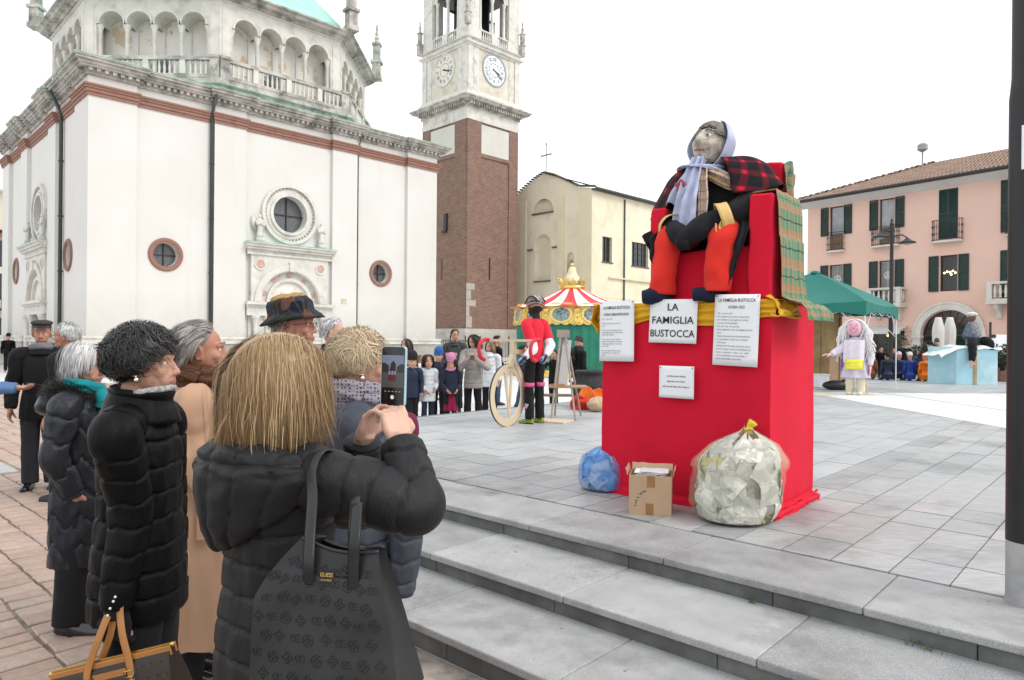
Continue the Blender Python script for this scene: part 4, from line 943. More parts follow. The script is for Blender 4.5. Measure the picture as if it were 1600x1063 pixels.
# ------------------------------------------------------------------ gazebo and things under it
def gazebo():
    N, Rr = V((8.55, 16.9)), V((10.75, 19.5)); e = Rr-N; pz = V((-e.y, e.x)); c = N+e*.5+pz*.5
    r = thing('gazebo', 'green pop-up gazebo with thin white poles', 'gazebo', (c.x, c.y, PZ)); T = frame2((c.x, c.y, PZ), e); s = e.length/2; ze, zp = 2.62-PZ, 3.56-PZ
    GRN = mat('gazebo_green', (.012, .155, .125), .65, .10, 1.5, .15, 5, .02); POLE = mat('white_pole', (.70, .70, .70), .4)
    def W3(p): return T @ V(p)
    cs = [(-s, -s), (s, -s), (s, s), (-s, s)]
    for i in range(4):
        a, b = cs[i], cs[(i+1) % 4]
        def fn(u, v):
            x, y = a[0]+(b[0]-a[0])*u, a[1]+(b[1]-a[1])*u; k = 1-v
            sag = -.13*math.sin(PI*v)*(math.sin(PI*u)) - .05*math.sin(PI*u)*(1-v)
            return W3((x*k, y*k, ze+(zp-ze)*v**.9+sag))
        wb(MB().grid(fn, 16, 10), 'roof_panel', GRN, r, True)
        def vf(u, v):
            x, y = a[0]+(b[0]-a[0])*u, a[1]+(b[1]-a[1])*u; d = .20+.16*(1-math.sin(PI*u))**2; o = 1.004+.004*math.sin(u*40)
            return W3((x*o, y*o, ze-.05*math.sin(PI*u)-d*v))
        wb(MB().grid(vf, 40, 2), 'valance', GRN, r, True)
        wb(MB().tube([W3((a[0]*.985, a[1]*.985, 0)), W3((a[0]*.985, a[1]*.985, ze-.02))], .016, 8).box(-.07, .07, -.07, .07, 0, .012, T @ M4.Translation((a[0]*.985, a[1]*.985, 0))), 'pole', POLE, r)
        m = MB(); n = 4
        for k in range(n):
            p = V(a).lerp(V(b), k/n)*.985; q = V(a).lerp(V(b), (k+1)/n)*.985
            m.tube([W3((p.x, p.y, ze-.08)), W3((q.x, q.y, ze-.32))], .009, 5); m.tube([W3((p.x, p.y, ze-.32)), W3((q.x, q.y, ze-.08))], .009, 5)
        wb(m, 'truss', POLE, r)
        cor = cs[i]; ni, pi_ = V(cs[(i+1) % 4])-V(cor), V(cs[i-1])-V(cor)
        m = MB()
        for d in (ni, pi_):
            d = d.normalized(); arc = [W3((cor[0]*.99+d.x*(.03+.55*math.sin(t)), cor[1]*.99+d.y*(.03+.55*math.sin(t)), ze-.22-.62*(1-math.sin(t*1.0))**1.0)) for t in [PI/2*q/8 for q in range(9)]]
            m.tube(arc, .012, 5)
        wb(m, 'corner_brace', mat('white_mesh', (.66, .66, .66), .7), r)
    wb(MB().lathe([(.02, 0), (.10, -.02), (.14, -.10)], 10, T @ M4.Translation((0, 0, zp+.03))), 'peak_cap', GRN, r, True)
gazebo()
OSB = mat('plywood_panel', (.42, .28, .13), .7, .25, 2.2, .15, 30, .004, stain=((.30, .18, .08), 3, .5, .7)); CARD = mat('cardboard', (.46, .32, .20), .85, .08, 3, .1, 40, .002)
def simple(name, mb, m, label, cat, T=None, smooth=False):
    o = mb.build(name, m, None, smooth); return tag(o, label, cat)
pth = thing('plywood_booth', 'unpainted plywood booth panel behind the throne', 'booth', at(1284, 598, 20.5))
p = pth.location; pth.location.z = PZ
for k, x in enumerate((-.62, -.04)): bevel(MB().box(x, x+.56, -.03, .03, .12 if k else .1, 2.1).build('panel_board', OSB, pth), .004)
MB().box(-.64, -.58, -.09, -.03, 0, 2.15).box(.48, .54, -.09, -.03, 0, 2.15).build('upright', WOODD, pth)
cb = thing('cardboard_screen', 'folded brown cardboard sheet standing under the gazebo', 'cardboard', (X(1310, 20), 20.0, PZ))
bevel(MB().box(-.25, .03, 0, .02, 0, 1.0).build('left_flap', CARD, cb), .003); bevel(MB().box(.04, .28, -.02, .0, 0, .98, M4.Rotation(R(-10), 4, 'Z')).build('right_flap', CARD, cb), .003)
wbx = thing('white_crate', 'white plastic crate on the paving below the plywood booth', 'crate', (X(1275, 19.6), 19.6, PZ))
bevel(MB().box(-.3, .3, -.2, .2, 0, .34).build('crate_body', mat('white_plastic', (.68, .70, .74), .5), wbx), .02, 2); MB().box(-.31, .31, -.21, .21, .34, .38).build('rim', mat('white_plastic', (.68, .70, .74), .5), wbx)
o = MB(); o.ell((0, 0, .12), (.42, .22, .14), 18, 10); o.ell((.2, -.05, .17), (.2, .16, .12), 14, 8); o = o.build('duffel_bag', BLACK, None, True); o.location = (X(1310, 18.6), 18.6, PZ); tag(o, 'slack black bag lying on the paving by the girl puppet', 'bag')
MB().box(-.35, .35, -.10, .10, 0, .025).build('plank', WOOD, None).location = (X(1283, 16.5), 16.5, PZ); tag(bpy.data.objects['plank'], 'short wooden plank lying at the foot of the plywood booth', 'plank')
# ------------------------------------------------------------------ pale blue plinth, post, cloth
bb = thing('blue_plinth', 'pale blue painted plinth with white cloth on top under the seated puppet', 'plinth', (13.68, 21.5, PZ)); TB_ = frame2((13.68, 21.5, PZ), (1, -.03))
SKYB = mat('sky_blue_paint', (.36, .60, .68), .7, .12, 1.2, .1, 12, .003, stain=((.55, .68, .72), 1.5, .5, .7))
wb(MB().prism([(0, 0), (1.24, 0), (.85, .95), (-.42, .8)], 0, 1.16, TB_), 'plinth_body', SKYB, bb)
wb(MB().box(.52, .60, -.03, -.002, -.0, 1.12, TB_), 'wood_strip', OSB, bb)
def cl(u, v):
    x = -.50+1.85*u; y = -.06+1.05*v; e = max(0, -x+.02)*1.1+max(0, x-1.2)*.5+max(0, .02-y)*1.8
    return TB_ @ V((x, y, 1.18+.05*mn.noise((x*4, y*4, 1))+.04*math.sin(x*9+y*5)*.5-e*.5))
wb(MB().grid(cl, 40, 24), 'white_cloth', mat('white_cloth', (.74, .76, .78), .9, .05, 5), bb, True)
# ------------------------------------------------------------------ street lamps
def street_lamp():
    r = thing('street_lamp', 'black street lamp with two drooping saucer lanterns before the pink house', 'street lamp', (X(1392, 30), 30, PZ))
    h = Zz(1392, 346, 30)-PZ
    MB().lathe([(.22, 0), (.22, .25), (.13, .4), (.11, 1.2), (.085, 1.3), (.07, h-1.0), (.07, h-.15), (.1, h-.12), (.04, h), (.06, h+.06), (0.01, h+.12)], 14).build('post', BLACK, r, auto=35)
    for sx in (-1, 1):
        P = [(0, 0, h-.7), (sx*.15, -.02, h-.62), (sx*.4, -.05, h-.58), (sx*.58, -.07, h-.68), (sx*.62, -.08, h-.80)] if sx > 0 else [(0, 0, h-.5), (-.2, -.05, h-.42), (-.42, -.08, h-.36), (-.52, -.1, h-.45), (-.55, -.1, h-.58)]
        MB().tube(P, .03, 8).build('arm', BLACK, r, True)
        e = V(P[-1]); MB().lathe([(.03, .12), (.08, .08), (.14, .02), (.32, -.07), (.35, -.10), (.34, -.12), (.2, -.12)], 24, M4.Translation(e-V((0, 0, .02)))).build('lantern', BLACK, r, True)
        MB().lathe([(.001, -.20), (.12, -.18), (.19, -.125)], 16, M4.Translation(e-V((0, 0, .02)))).build('lamp_glass', mat('lamp_glass', (.3, .3, .3), .2), r, True)
    MB().tube([(.05, 0, h-.25), (-.4, -.05, h-.3)], .02, 6).build('brace', BLACK, r)
street_lamp()
o = thing('dark_bollard_post', 'thin dark post rising from the paving behind the gazebo pole', 'post', (X(1391.5, 24.5), 24.5, PZ))
MB().lathe([(.11, 0), (.11, .5), (.07, .6), (.07, 2.4), (.1, 2.45), (.1, 2.6)], 12).build('post', BLACK, o, auto=35)
lp = thing('lamp_post', 'tall black lamp post with peeling grey base at the right edge', 'lamp post', (X(1575, 3.38)+.103, 3.38, PZ))
MB().lathe([(.092, 0), (.092, .02), (.088, .02), (.088, .305)], 40).build('grey_base', mat('peeling_grey', (.36, .36, .36), .55, .2, 7, .2, 20, .004, stain=((.10, .10, .10), 6, .62, .68)), lp, auto=40)
MB().lathe([(.0895, .30), (.0895, 2.44), (.084, 2.50), (.080, 2.55), (.079, 5.2)], 40).build('post', mat('black_paint', (.016, .016, .018), .5, .2, 5, .12, 90, .001), lp, auto=40)
def curved(rad, a0, a1, z0, z1, n=10): return lambda u, v: (rad*math.cos(a0+(a1-a0)*u), rad*math.sin(a0+(a1-a0)*u), z0+(z1-z0)*v)
stk = MB().grid(curved(.0905, R(-150), R(-100), 2.085, 2.295), 12, 1).build('sticker', WHITE, lp, True)
for k, ch in enumerate('4342'):
    cu = bpy.data.curves.new('digit', 'FONT'); cu.body = ch; cu.size = .055; cu.offset = .0008; cu.align_x = 'CENTER'; cu.align_y = 'CENTER'
    t = textobj('digit', cu, stk, INK); a = R(-131); t.location = (.0917*math.cos(a), .0917*math.sin(a), 2.262-.05*k); t.rotation_euler = (R(90), 0, a+R(90))
# ------------------------------------------------------------------ sign board, umbrellas, shrubs
sg = thing('notice_board', 'white notice board on black posts beside the blue plinth', 'sign', (X(1563, 27), 27, PZ))
MB().box(-.42, -.36, -.03, .03, 0, 2.1).box(.5, .56, -.03, .03, 0, 2.1).build('post', BLACK, sg)
bevel(MB().box(-.36, .5, -.02, .02, .75, 1.62).build('board', WHITE, sg), .004); MB().box(-.3, .44, -.026, -.021, .8, 1.1).build('print', mat('grey_print', (.45, .46, .48), .8, .3, 25), sg)
MB().box(-.46, -.2, -.05, -.03, 1.5, 1.62).box(-.46, -.2, -.05, -.03, .9, 1.0).build('clamp', BLACK, sg)
def umbrella(px, Y, lab):
    r = thing('closed_umbrella', lab, 'umbrella', (X(px, Y), Y, PZ), group='closed umbrellas before the arch'); h = Zz(px, 496, Y)-PZ
    MB().tube([(0, 0, 0), (0, 0, h)], .025, 8).box(-.3, .3, -.3, .3, 0, .06).build('pole', mat('white_pole', (.70, .70, .70), .4), r)
    MB().rings([(0, 0, h-1.75+1.75*t, (.24-.10*abs(t-.62)-.16*max(0, t-.75)*2)*(1 if t > 0 else 1), .22-.10*abs(t-.62)-.30*max(0, t-.75)) for t in [i/14 for i in range(15)]], 32, fn=lambda u, p: 1+.16*math.sin(8*p)*(1-u)).build('canopy', mat('ecru_canvas', (.62, .60, .55), .85, .06, 5), r, True)
    MB().lathe([(.16, h-.8), (.165, h-.74)], 16).build('strap', mat('ecru_strap', (.5, .48, .44), .8), r)
umbrella(1466, 31, 'closed ecru umbrella, left one of the pair before the arch'); umbrella(1484, 31.3, 'closed ecru umbrella, right one of the pair before the arch')
LEAF = [mat('dark_leaf', (.03, .05, .022), .7, .4, 9), mat('olive_leaf', (.06, .075, .04), .7, .4, 9)]
def shrub(px, Y, z0, h, w, lab, m, n=1500):
    r = thing('shrub', lab, 'shrub', (X(px, Y), Y, z0)); a = nrng.normal(size=(n, 3)); a /= np.linalg.norm(a, axis=1)[:, None]; rad = nrng.random(n)**.45
    c = a*rad[:, None]*np.array([w/2, w/2, h*.42]); lump = 1+.3*np.sin(c[:, 0]*9+2)*np.sin(c[:, 2]*7); c *= lump[:, None]; c[:, 2] += h*.58
    d = nrng.normal(size=(n, 3)); d /= np.linalg.norm(d, axis=1)[:, None]; e = np.cross(d, nrng.normal(size=(n, 3))); e /= np.linalg.norm(e, axis=1)[:, None]
    s = nrng.uniform(.03, .07, n)[:, None]; vs = np.stack([c, c+d*s+e*s*.4, c+d*s*2, c+d*s-e*s*.4], 1).reshape(-1, 3)
    me = bpy.data.meshes.new('leaves'); me.from_pydata(vs.tolist(), [], [(4*i, 4*i+1, 4*i+2, 4*i+3) for i in range(n)]); me.materials.append(m); link('leaves', me, r)['kind'] = 'stuff'
    mb = MB().tube([(0, 0, .2), (.02, 0, h*.6)], [.03, .015], 6)
    for k in range(7): mb.tube([(0, 0, h*.3), (rng.uniform(-w, w)*.35, rng.uniform(-w, w)*.35, h*rng.uniform(.6, .9))], [.015, .006], 5)
    mb.build('stem', WOODD, r); MB().lathe([(.16, 0), (.24, .32), (.26, .36)], 16).build('pot', mat('terracotta_pot', (.22, .12, .08), .8), r)
shrub(1402, 27.5, PZ, 1.75, 1.1, 'dusty olive bush in a pot left of the curly-haired woman', LEAF[1]); shrub(1455, 27.5, PZ, 1.35, .9, 'green bush in a pot behind the orange coat', LEAF[0]); shrub(1567, 23.5, PZ, 1.25, .75, 'dark potted bush between the blue plinth and the lamp post', LEAF[0]); shrub(1435, 28.5, PZ, 1.2, .8, 'low green bush in a pot below the stone balcony', LEAF[0], 900)
# ------------------------------------------------------------------ lectern by the railing
le = thing('info_lectern', 'slanted white information panel before the railing', 'lectern', (X(703, 21), 21, 0)); MB().tube([(0, 0, 0), (0, 0, 1.15)], .04, 8).build('stand', BLACK, le); MB().box(-.28, .28, -.2, .2, 0, .03, M4.Translation((0, 0, 1.22)) @ M4.Rotation(R(35), 4, 'X')).build('panel', WHITE, le)
# ------------------------------------------------------------------ easel, plank, cauldron, flames
es = thing('easel', 'grey wooden folding easel with a pale board', 'easel', (X(880, 11.2), 11.2, PZ)); EW = mat('grey_wood', (.34, .30, .26), .7, .15, 5)
for (a, b) in (((-.20, -.28, 0), (-.04, 0, 1.36)), ((.18, -.32, 0), (.03, 0, 1.34)), ((.34, .45, 0), (.05, .04, 1.30)), ((-.10, .40, 0), (-.02, .05, 1.30))): MB().tube([a, b], .017, 6).build('leg', EW, es)
MB().box(-.10, .10, -.03, .03, 1.30, 1.42).build('head_block', EW, es)
MB().box(-.05, .09, -.012, .012, .55, 1.28, M4.Translation((-.08, -.10, 0)) @ M4.Rotation(R(6), 4, 'Y') @ M4.Rotation(R(-8), 4, 'X')).build('board', mat('pale_board', (.5, .5, .5), .6), es)
MB().box(-.22, .38, -.22, .25, .50, .525).build('shelf', mat('honey_wood', (.38, .22, .11), .6, .15, 4), es); MB().box(-.20, .02, -.17, -.10, .525, .56).build('ledge', mat('honey_wood', (.38, .22, .11), .6), es)
o = bevel(MB().box(-.32, .32, -.20, .20, 0, .028).build('base_board', WOOD, None), .003); o.location = (X(860, 10.75), 10.75, PZ+.001); o.rotation_euler = (0, 0, R(-28)); tag(o, 'flat pale plywood base board behind the cyclist puppet', 'board')
cq = thing('cauldron', 'round black papier-mache cauldron left of the red pedestal', 'cauldron', (X(924, 13.2), 13.2, PZ))
MB().lathe([(.02, .02), (.20, .02), (.32, .12), (.37, .28), (.36, .44), (.27, .58), (.27, .62), (.31, .66), (.29, .69), (.24, .67), (.22, .55), (.02, .5)], 32).build('pot', mat('black_crepe', (.025, .026, .028), .75, .3, 8, .6, 14, .02), cq, True)
for sx in (-1, 1): MB().tube([(sx*.30, 0, .58), (sx*.38, 0, .57), (sx*.40, 0, .48), (sx*.35, 0, .44)], .025, 8).build('handle', BLACK, cq, True)
for sx, sy in ((.3, .3), (-.3, .3)): pass
FL = [mat('felt_orange', (.80, .17, .02), .8, .08, 6), mat('felt_red', (.70, .05, .03), .8, .08, 6)]
for k, (px, Y, h, m, w) in enumerate(((907, 12.6, .28, 1, .18), (915, 12.5, .22, 1, .2), (923, 12.55, .46, 0, .2), (933, 12.6, .40, 0, .24), (912, 12.75, .36, 0, .16))):
    o = MB(); n = 8
    def ff(u, v): a = (u-.5); t = v; ww = w*(1-t)**.7*(.6+.9*t)*1.3; return (a*ww*2, .10*math.cos(a*PI)*(1-t)+.03*math.sin(6*t+k), h*t)
    o.grid(ff, 10, 10); o = o.build('felt_flame', FL[m], None, True); o.modifiers.new('thick', 'SOLIDIFY').thickness = .008; o.location = (X(px, Y), Y, PZ); o.rotation_euler = (0, R(rng.uniform(-14, 14)), R(rng.uniform(-25, 25)))
    tag(o, ['low red felt flame at the far left of the cauldron fire', 'small red felt flame at the front of the cauldron fire', 'tall orange felt flame in the middle of the cauldron fire', 'broad orange felt flame nearest the red pedestal', 'orange felt flame at the back left of the cauldron fire'][k], 'flame', 'felt flames at the cauldron')
o = MB(); o.ell((0, 0, .13), (.17, .15, .13), 18, 12)
o.v = [tuple(V(v)*(1+.14*mn.noise(V(v)*18))) for v in o.v]; o = o.build('paper_log', mat('crumpled_kraft', (.48, .36, .24), .9, .2, 20, .5, 30, .01), None, False); o.location = (X(933, 12.3), 12.3, PZ); tag(o, 'crumpled brown paper ball before the orange flames', 'paper ball')
bn = thing('folding_bench', 'low dark iron bench behind the easel', 'bench', (X(885, 14.6), 14.6, 0))
for k in range(5): MB().box(-.7, .7, -.2+k*.09, -.14+k*.09, .44, .47).build('slat', WOODD, bn)
for sx in (-.55, .55): MB().tube([(sx, -.2, 0), (sx, -.15, .42), (sx, .2, .42), (sx, .22, 0)], .025, 6).build('leg', IRON, bn)
# ------------------------------------------------------------------ red pedestal, throne, seated puppet
TH = frame2((1.82, 4.91, PZ), (.76, -.65))        # local: x to the right along the front (negative = left), y backwards, z up
def m_cloth(name, c, var=.07, scale=3, weave=900, rough=.85, sheen=.3):
    t = NT(name); col = t.ramp(t.noise(scale, 4), [(.3, tuple(x*(1-var) for x in c)), (.7, tuple(min(1, x*(1+var)) for x in c))])
    t.bump(t.noise(weave, 2), .15, .001); t.b.inputs['Sheen Weight'].default_value = sheen*.25; t.b.inputs['Sheen Roughness'].default_value = .5; return t.done(col, rough, spec=.2)
REDC = m_cloth('red_cloth', (.62, .008, .032), sheen=.1); REDB = m_cloth('bright_red_felt', (.68, .03, .02)); GOLDC = m_cloth('gold_cloth', (.66, .36, .015), rough=.55); BLKC = m_cloth('black_cloth', (.014, .014, .016), sheen=.1); NAVY = m_cloth('navy_felt', (.014, .018, .04), sheen=.15)
def m_plaid(name, base, bands, scale, rot=0, coord='UV', dots=None):
    """bands: (axis 0/1, offset, width, colour, strength)"""
    t = NT(name); v = t.mapping(t.coord(coord), (scale, scale, scale), (0, 0, R(rot))); sx = t.node('ShaderNodeSeparateXYZ'); t.l.new(v, sx.inputs[0]); c = base
    for ax, off, w, colr, stg in bands:
        f = t.math('FRACT', t.math('ADD', sx.outputs[ax], off)); m_ = t.math('LESS_THAN', f, w); c = t.mix(t.math('MULTIPLY', m_, stg), c, colr)
    if dots:
        f = [t.math('ABSOLUTE', t.math('SUBTRACT', t.math('FRACT', sx.outputs[k]), .17)) for k in (0, 1)]; d = t.math('SQRT', t.math('ADD', t.math('POWER', f[0], 2), t.math('POWER', f[1], 2))); c = t.mix(t.ramp(d, [(.07, (1, 1, 1)), (.19, (0, 0, 0))]), c, dots)
    t.bump(t.noise(500, 2, vec=t.coord('Object')), .2, .001); return t.done(c, .85, spec=.15)
TARTAN = m_plaid('green_orange_tartan', (.105, .25, .16), [(0, 0, .34, (.50, .20, .10), .50), (1, 0, .34, (.50, .20, .10), .50), (0, .3, .05, (.02, .035, .05), .7), (1, .35, .06, (.02, .035, .05), .75), (0, .75, .03, (.36, .36, .20), .5), (1, .72, .03, (.36, .36, .20), .5), (1, .95, .02, (.5, .1, .06), .6)], 9.5)
SHAWL = m_plaid('red_black_check', (.012, .010, .012), [(0, 0, .34, (.22, .008, .02), .30), (1, 0, .34, (.22, .008, .02), .30)], 7, 20, dots=(.50, .012, .04))
BURB = m_plaid('beige_check', (.55, .42, .33), [(0, 0, .3, (.66, .50, .46), .6), (0, .4, .16, (.30, .20, .04), .75), (1, .1, .12, (.3, .2, .05), .5), (1, .5, .035, (.03, .03, .05), .7), (0, .62, .03, (.03, .03, .05), .6)], 5)
def sheet(mb, name, mats, parent, fn, nu, nv, thick=.006, smooth=True, T=None, uvs=(1, 1), world=True):
    g = MB().grid(fn, nu, nv, T); o = wb(g, name, mats, parent, smooth) if world else g.build(name, mats, parent, smooth)
    me = o.data; uv = me.uv_layers.new(name='UVMap'); n = nu+1
    idx = np.empty(len(me.loops), dtype=np.int32); me.loops.foreach_get('vertex_index', idx)
    u = (idx % n)/nu*uvs[0]; v = (idx//n)/nv*uvs[1]; uv.data.foreach_set('uv', np.stack([u, v], 1).ravel())
    if thick: m = o.modifiers.new('thick', 'SOLIDIFY'); m.thickness = thick; m.offset = 0
    return o
ns = lambda x, y, z, k=1.: mn.noise((x*k, y*k, z*k))
ped = thing('pedestal', 'tall box pedestal wrapped in red cloth with gold drape along its top', 'pedestal', TH @ V((-.7, .47, 0)))
PW, PD, PH = 1.40, .94, 1.54
def wrap(u, v):
    """cloth going round the box, u along the perimeter (left side, front, right side, back), v upwards"""
    L = 2*(PW+PD); s = u*L; r = .02
    if s < PD: x, y, nx, ny = -PW, PD-s, -1, 0
    elif s < PD+PW: x, y, nx, ny = -PW+(s-PD), 0, 0, -1
    elif s < 2*PD+PW: x, y, nx, ny = 0, s-PD-PW, 1, 0
    else: x, y, nx, ny = -(s-2*PD-PW), PD, 0, 1
    z = PH*v; low = max(0, .07-z)/.07
    o = .007*ns(s, z*.6, 3, 2.2)+.006*abs(ns(s*1.2+z*.9, z*1.5-s, 1, 2.6))+low*(.030+.018*ns(s*5, z*20, 7))*(1.6 if nx > 0 else .7)
    if z > .055 and z < .075: o -= .004
    return TH @ V((x+nx*o, y+ny*o, z))
us = 160; g = MB(); zs = [0, .012, .024, .036, .048, .06, .07, .085, .12]+[.12+(PH-.12)*i/14 for i in range(1, 15)]
L_ = 2*(PW+PD); brk = sorted(set([i/us for i in range(us+1)]+[PD/L_, (PD+PW)/L_, (2*PD+PW)/L_]))
vs = [wrap(u, z/PH) for z in zs for u in brk]; n_ = len(brk)
g.add(vs, [(j*n_+i, j*n_+i+1, (j+1)*n_+i+1, (j+1)*n_+i) for j in range(len(zs)-1) for i in range(n_-1)]); g.add([TH @ V(p) for p in ((-PW, 0, PH), (0, 0, PH), (0, PD, PH), (-PW, PD, PH))], [(0, 1, 2, 3)])
o = wb(g, 'red_cover', REDC, ped, True); o.data.set_sharp_from_angle(angle=R(38))
# gathered hem at the foot of the right side
mb = MB(); P = [TH @ V((.035+.012*ns(i, 0, 5, .7), -.02+i*(PD+.02)/24, .030+.012*ns(i, 3, 0, .5))) for i in range(25)]; mb.tube(P, [.024+.010*ns(i, 9, 1, .6) for i in range(25)], 10)
mb.tube([TH @ V((.03+.01*ns(i, 4, 5, .9), i*PD/20, .062+.01*ns(i, 2, 0, .8))) for i in range(21)], .010, 8)
wb(mb, 'bunched_hem', REDC, ped, True)
# gold drape: front, left overhang, right side, gathered at the right corner
def drape(u, v):
    x = -PW-.10+(PW+.14)*u; fold = .5+.5*math.sin(v*19+2.2*ns(u*3, v, 2))
    hang = .155+.03*math.sin(u*11)+.03*ns(u*6, 1, 1)+(.07 if u < .12 else 0)*(1-u/.12)
    y = -.012-.020*fold*min(1, v*3)-.008*ns(u*8, v*5, 0); z = PH+.012-hang*v
    if v < .06: y = .02
    if u < .09: y += .09*(1-u/.09)*1.2-.02
    return TH @ V((x, y, z+.006*ns(u*20, v*4, 4)))
sheet(None, 'gold_drape', GOLDC, ped, drape, 80, 24)
def drape_l(u, v):
    y = .75-u*.78; b = .055*math.sin(PI*min(1, v*1.1))*(1+.3*math.sin(u*9)); return TH @ V((-PW-.035-b-.02*ns(u*5, v*4, 0), y, PH+.012-.24*v+.02*ns(u*4, v, 5)))
sheet(None, 'gold_overhang', GOLDC, ped, drape_l, 40, 20)
sheet(None, 'gold_top', GOLDC, ped, lambda u, v: TH @ V((-PW-.04+(PW+.06)*u, .02+.9*v, PH+.012+.006*ns(u*9, v*9, 2))), 20, 14)
def bunch(u, v):
    a = u*PI*.9; rr = .085+.05*math.sin(v*7+u*9)*.35+.035*ns(u*5, v*6, 8); return TH @ V((-.02+rr*math.sin(a)*1.1, -.04+.42*v-.02*math.cos(a*2), PH-.03-.06*v*0+rr*math.cos(a)*.75-.05*math.sin(u*PI)))
sheet(None, 'gold_bunch', GOLDC, ped, bunch, 28, 30)
# posters
def poster(cx, cz, w, h, rz, lines, label, tilt=0, bow=.012):
    T = TH @ M4.Translation((cx, -.052, cz)) @ M4.Rotation(R(rz), 4, 'Y')
    r = thing('poster', label, 'poster', T @ V((0, 0, 0)))
    g = MB(); nn = 8
    fy = lambda u, v: -bow*math.sin(PI*u)*.4-bow*(1-v)*.8+bow*.5
    g.grid(lambda u, v: (-w/2+w*u, fy(u, v), -h/2+h*v), nn, nn, T); o = wb(g, 'paper', WHITE, r, True); m = o.modifiers.new('t', 'SOLIDIFY'); m.thickness = .0012
    for (tx, sz, x, z, al, wt, sxx) in lines:
        cu = bpy.data.curves.new('print', 'FONT'); cu.body = tx; cu.size = sz; cu.align_x = al; cu.align_y = 'CENTER'; cu.offset = wt; cu.resolution_u = 2
        t = textobj('print_line', cu, r, INK)
        u0, v0 = x/w+.5, z/h+.5; slope = bow*.8/h
        t.matrix_parent_inverse = M4.Translation(r.location).inverted()
        t.matrix_basis = T @ M4.Translation((x, fy(u0 if al == 'CENTER' else .5, v0)-.0045, z)) @ M4.Rotation(math.atan(slope)*-1, 4, 'X') @ M4.Rotation(R(90), 4, 'X') @ M4.Diagonal((sxx, 1, 1, 1))
    for sx in (-1, 1):
        wb(MB().ell((sx*(w/2-.012), fy(.02 if sx < 0 else .98, .97)-.004, h/2-.012), .005, 8, 5, T), 'pin', mat('dark_pin', (.03, .03, .12), .3), r, True)
    return r
z0 = PH
poster(-.735, z0-.135, .40, .335, 1.2, [('LA', .078, 0, .105, 'CENTER', .0006, 1.05), ('FAMIGLIA', .078, 0, .005, 'CENTER', .0006, 1.05), ('BUSTOCCA', .078, 0, -.097, 'CENTER', .0006, .92)], 'white sheet with large black lettering pinned to the middle of the gold drape')
def body(rows, x, z, dz, sz): return [(tx, sz, x, z-dz*i, 'LEFT', 0, 1.0) for i, tx in enumerate(rows) if tx]
poster(-1.235, z0-.21, .325, .49, -.6, [('LA FAMIGLIA BUSTOCCA', .034, 0, .19, 'CENTER', .0004, .66), ('GIÖBIA DUMILAVENTICINCHI', .028, 0, .135, 'CENTER', .0004, .62)]+body(['Oh... pora men!', '', 'A vutà pi me fa par tuta ria si', 'riatu.', '', "A l'ea 'n tal scundamentu da cò.", 'Ognedügn al disé a suaci ghe gio.', 'Rüa un tal rebelotu.', '', 'Ma hu tütu, che pian pianén i', "ogenti a i'hin ciamà e si rivan di", "'mign pagà pulidu a in che saca", 'al va metü.', '', 'Mo, quarsquasi ban han capì', "l'equale ch'a l'è 'a magn dul", "riatu."], -.135, .10, .0185, .0155), 'white sheet of small print hanging at the left end of the gold drape')
poster(-.235, z0-.205, .335, .515, 1.6, [('LA FAMIGLIA BUSTOCCA', .034, 0, .215, 'CENTER', .0004, .72), ('GIÖBIA 2025', .028, 0, .165, 'CENTER', .0001, .8)]+body(['Oh... povera me!', 'Non sapevo più come comportarmi', 'per dividere e raccogliere in modo', 'corretto le immondizie.', 'Era  per  me  una  grossa', 'preoccupazione, uno scoraggiamento di', 'testa.', 'Ognuno faceva le sue interpretazioni,', 'le raccontava a modo suo creando', 'confusione.', 'Adesso però ho visto che piano piano', 'tutti (o quasi) si sono tranquillizzati ed', 'hanno  compreso  come  e  in  quale', 'sacco suddividere le immondizie, a', 'partire dal fatidico sacco blu.'], -.14, .12, .0235, .0165), 'white sheet of small print hanging at the right end of the gold drape')
poster(-.70, z0-.60, .29, .245, 0, [('La Giöbia è stata realizzata', .0155, 0, .045, 'CENTER', .0003, .95), ('dagli ospiti e dai volontari', .0155, 0, .005, 'CENTER', .0003, .95), ('della Comunità "Marco Riva" di Busto A.', .0155, 0, -.035, 'CENTER', .0003, .90)], 'small white sheet pinned low on the red cloth', bow=.002)
bpy.data.objects['poster.003'].location.y += 0
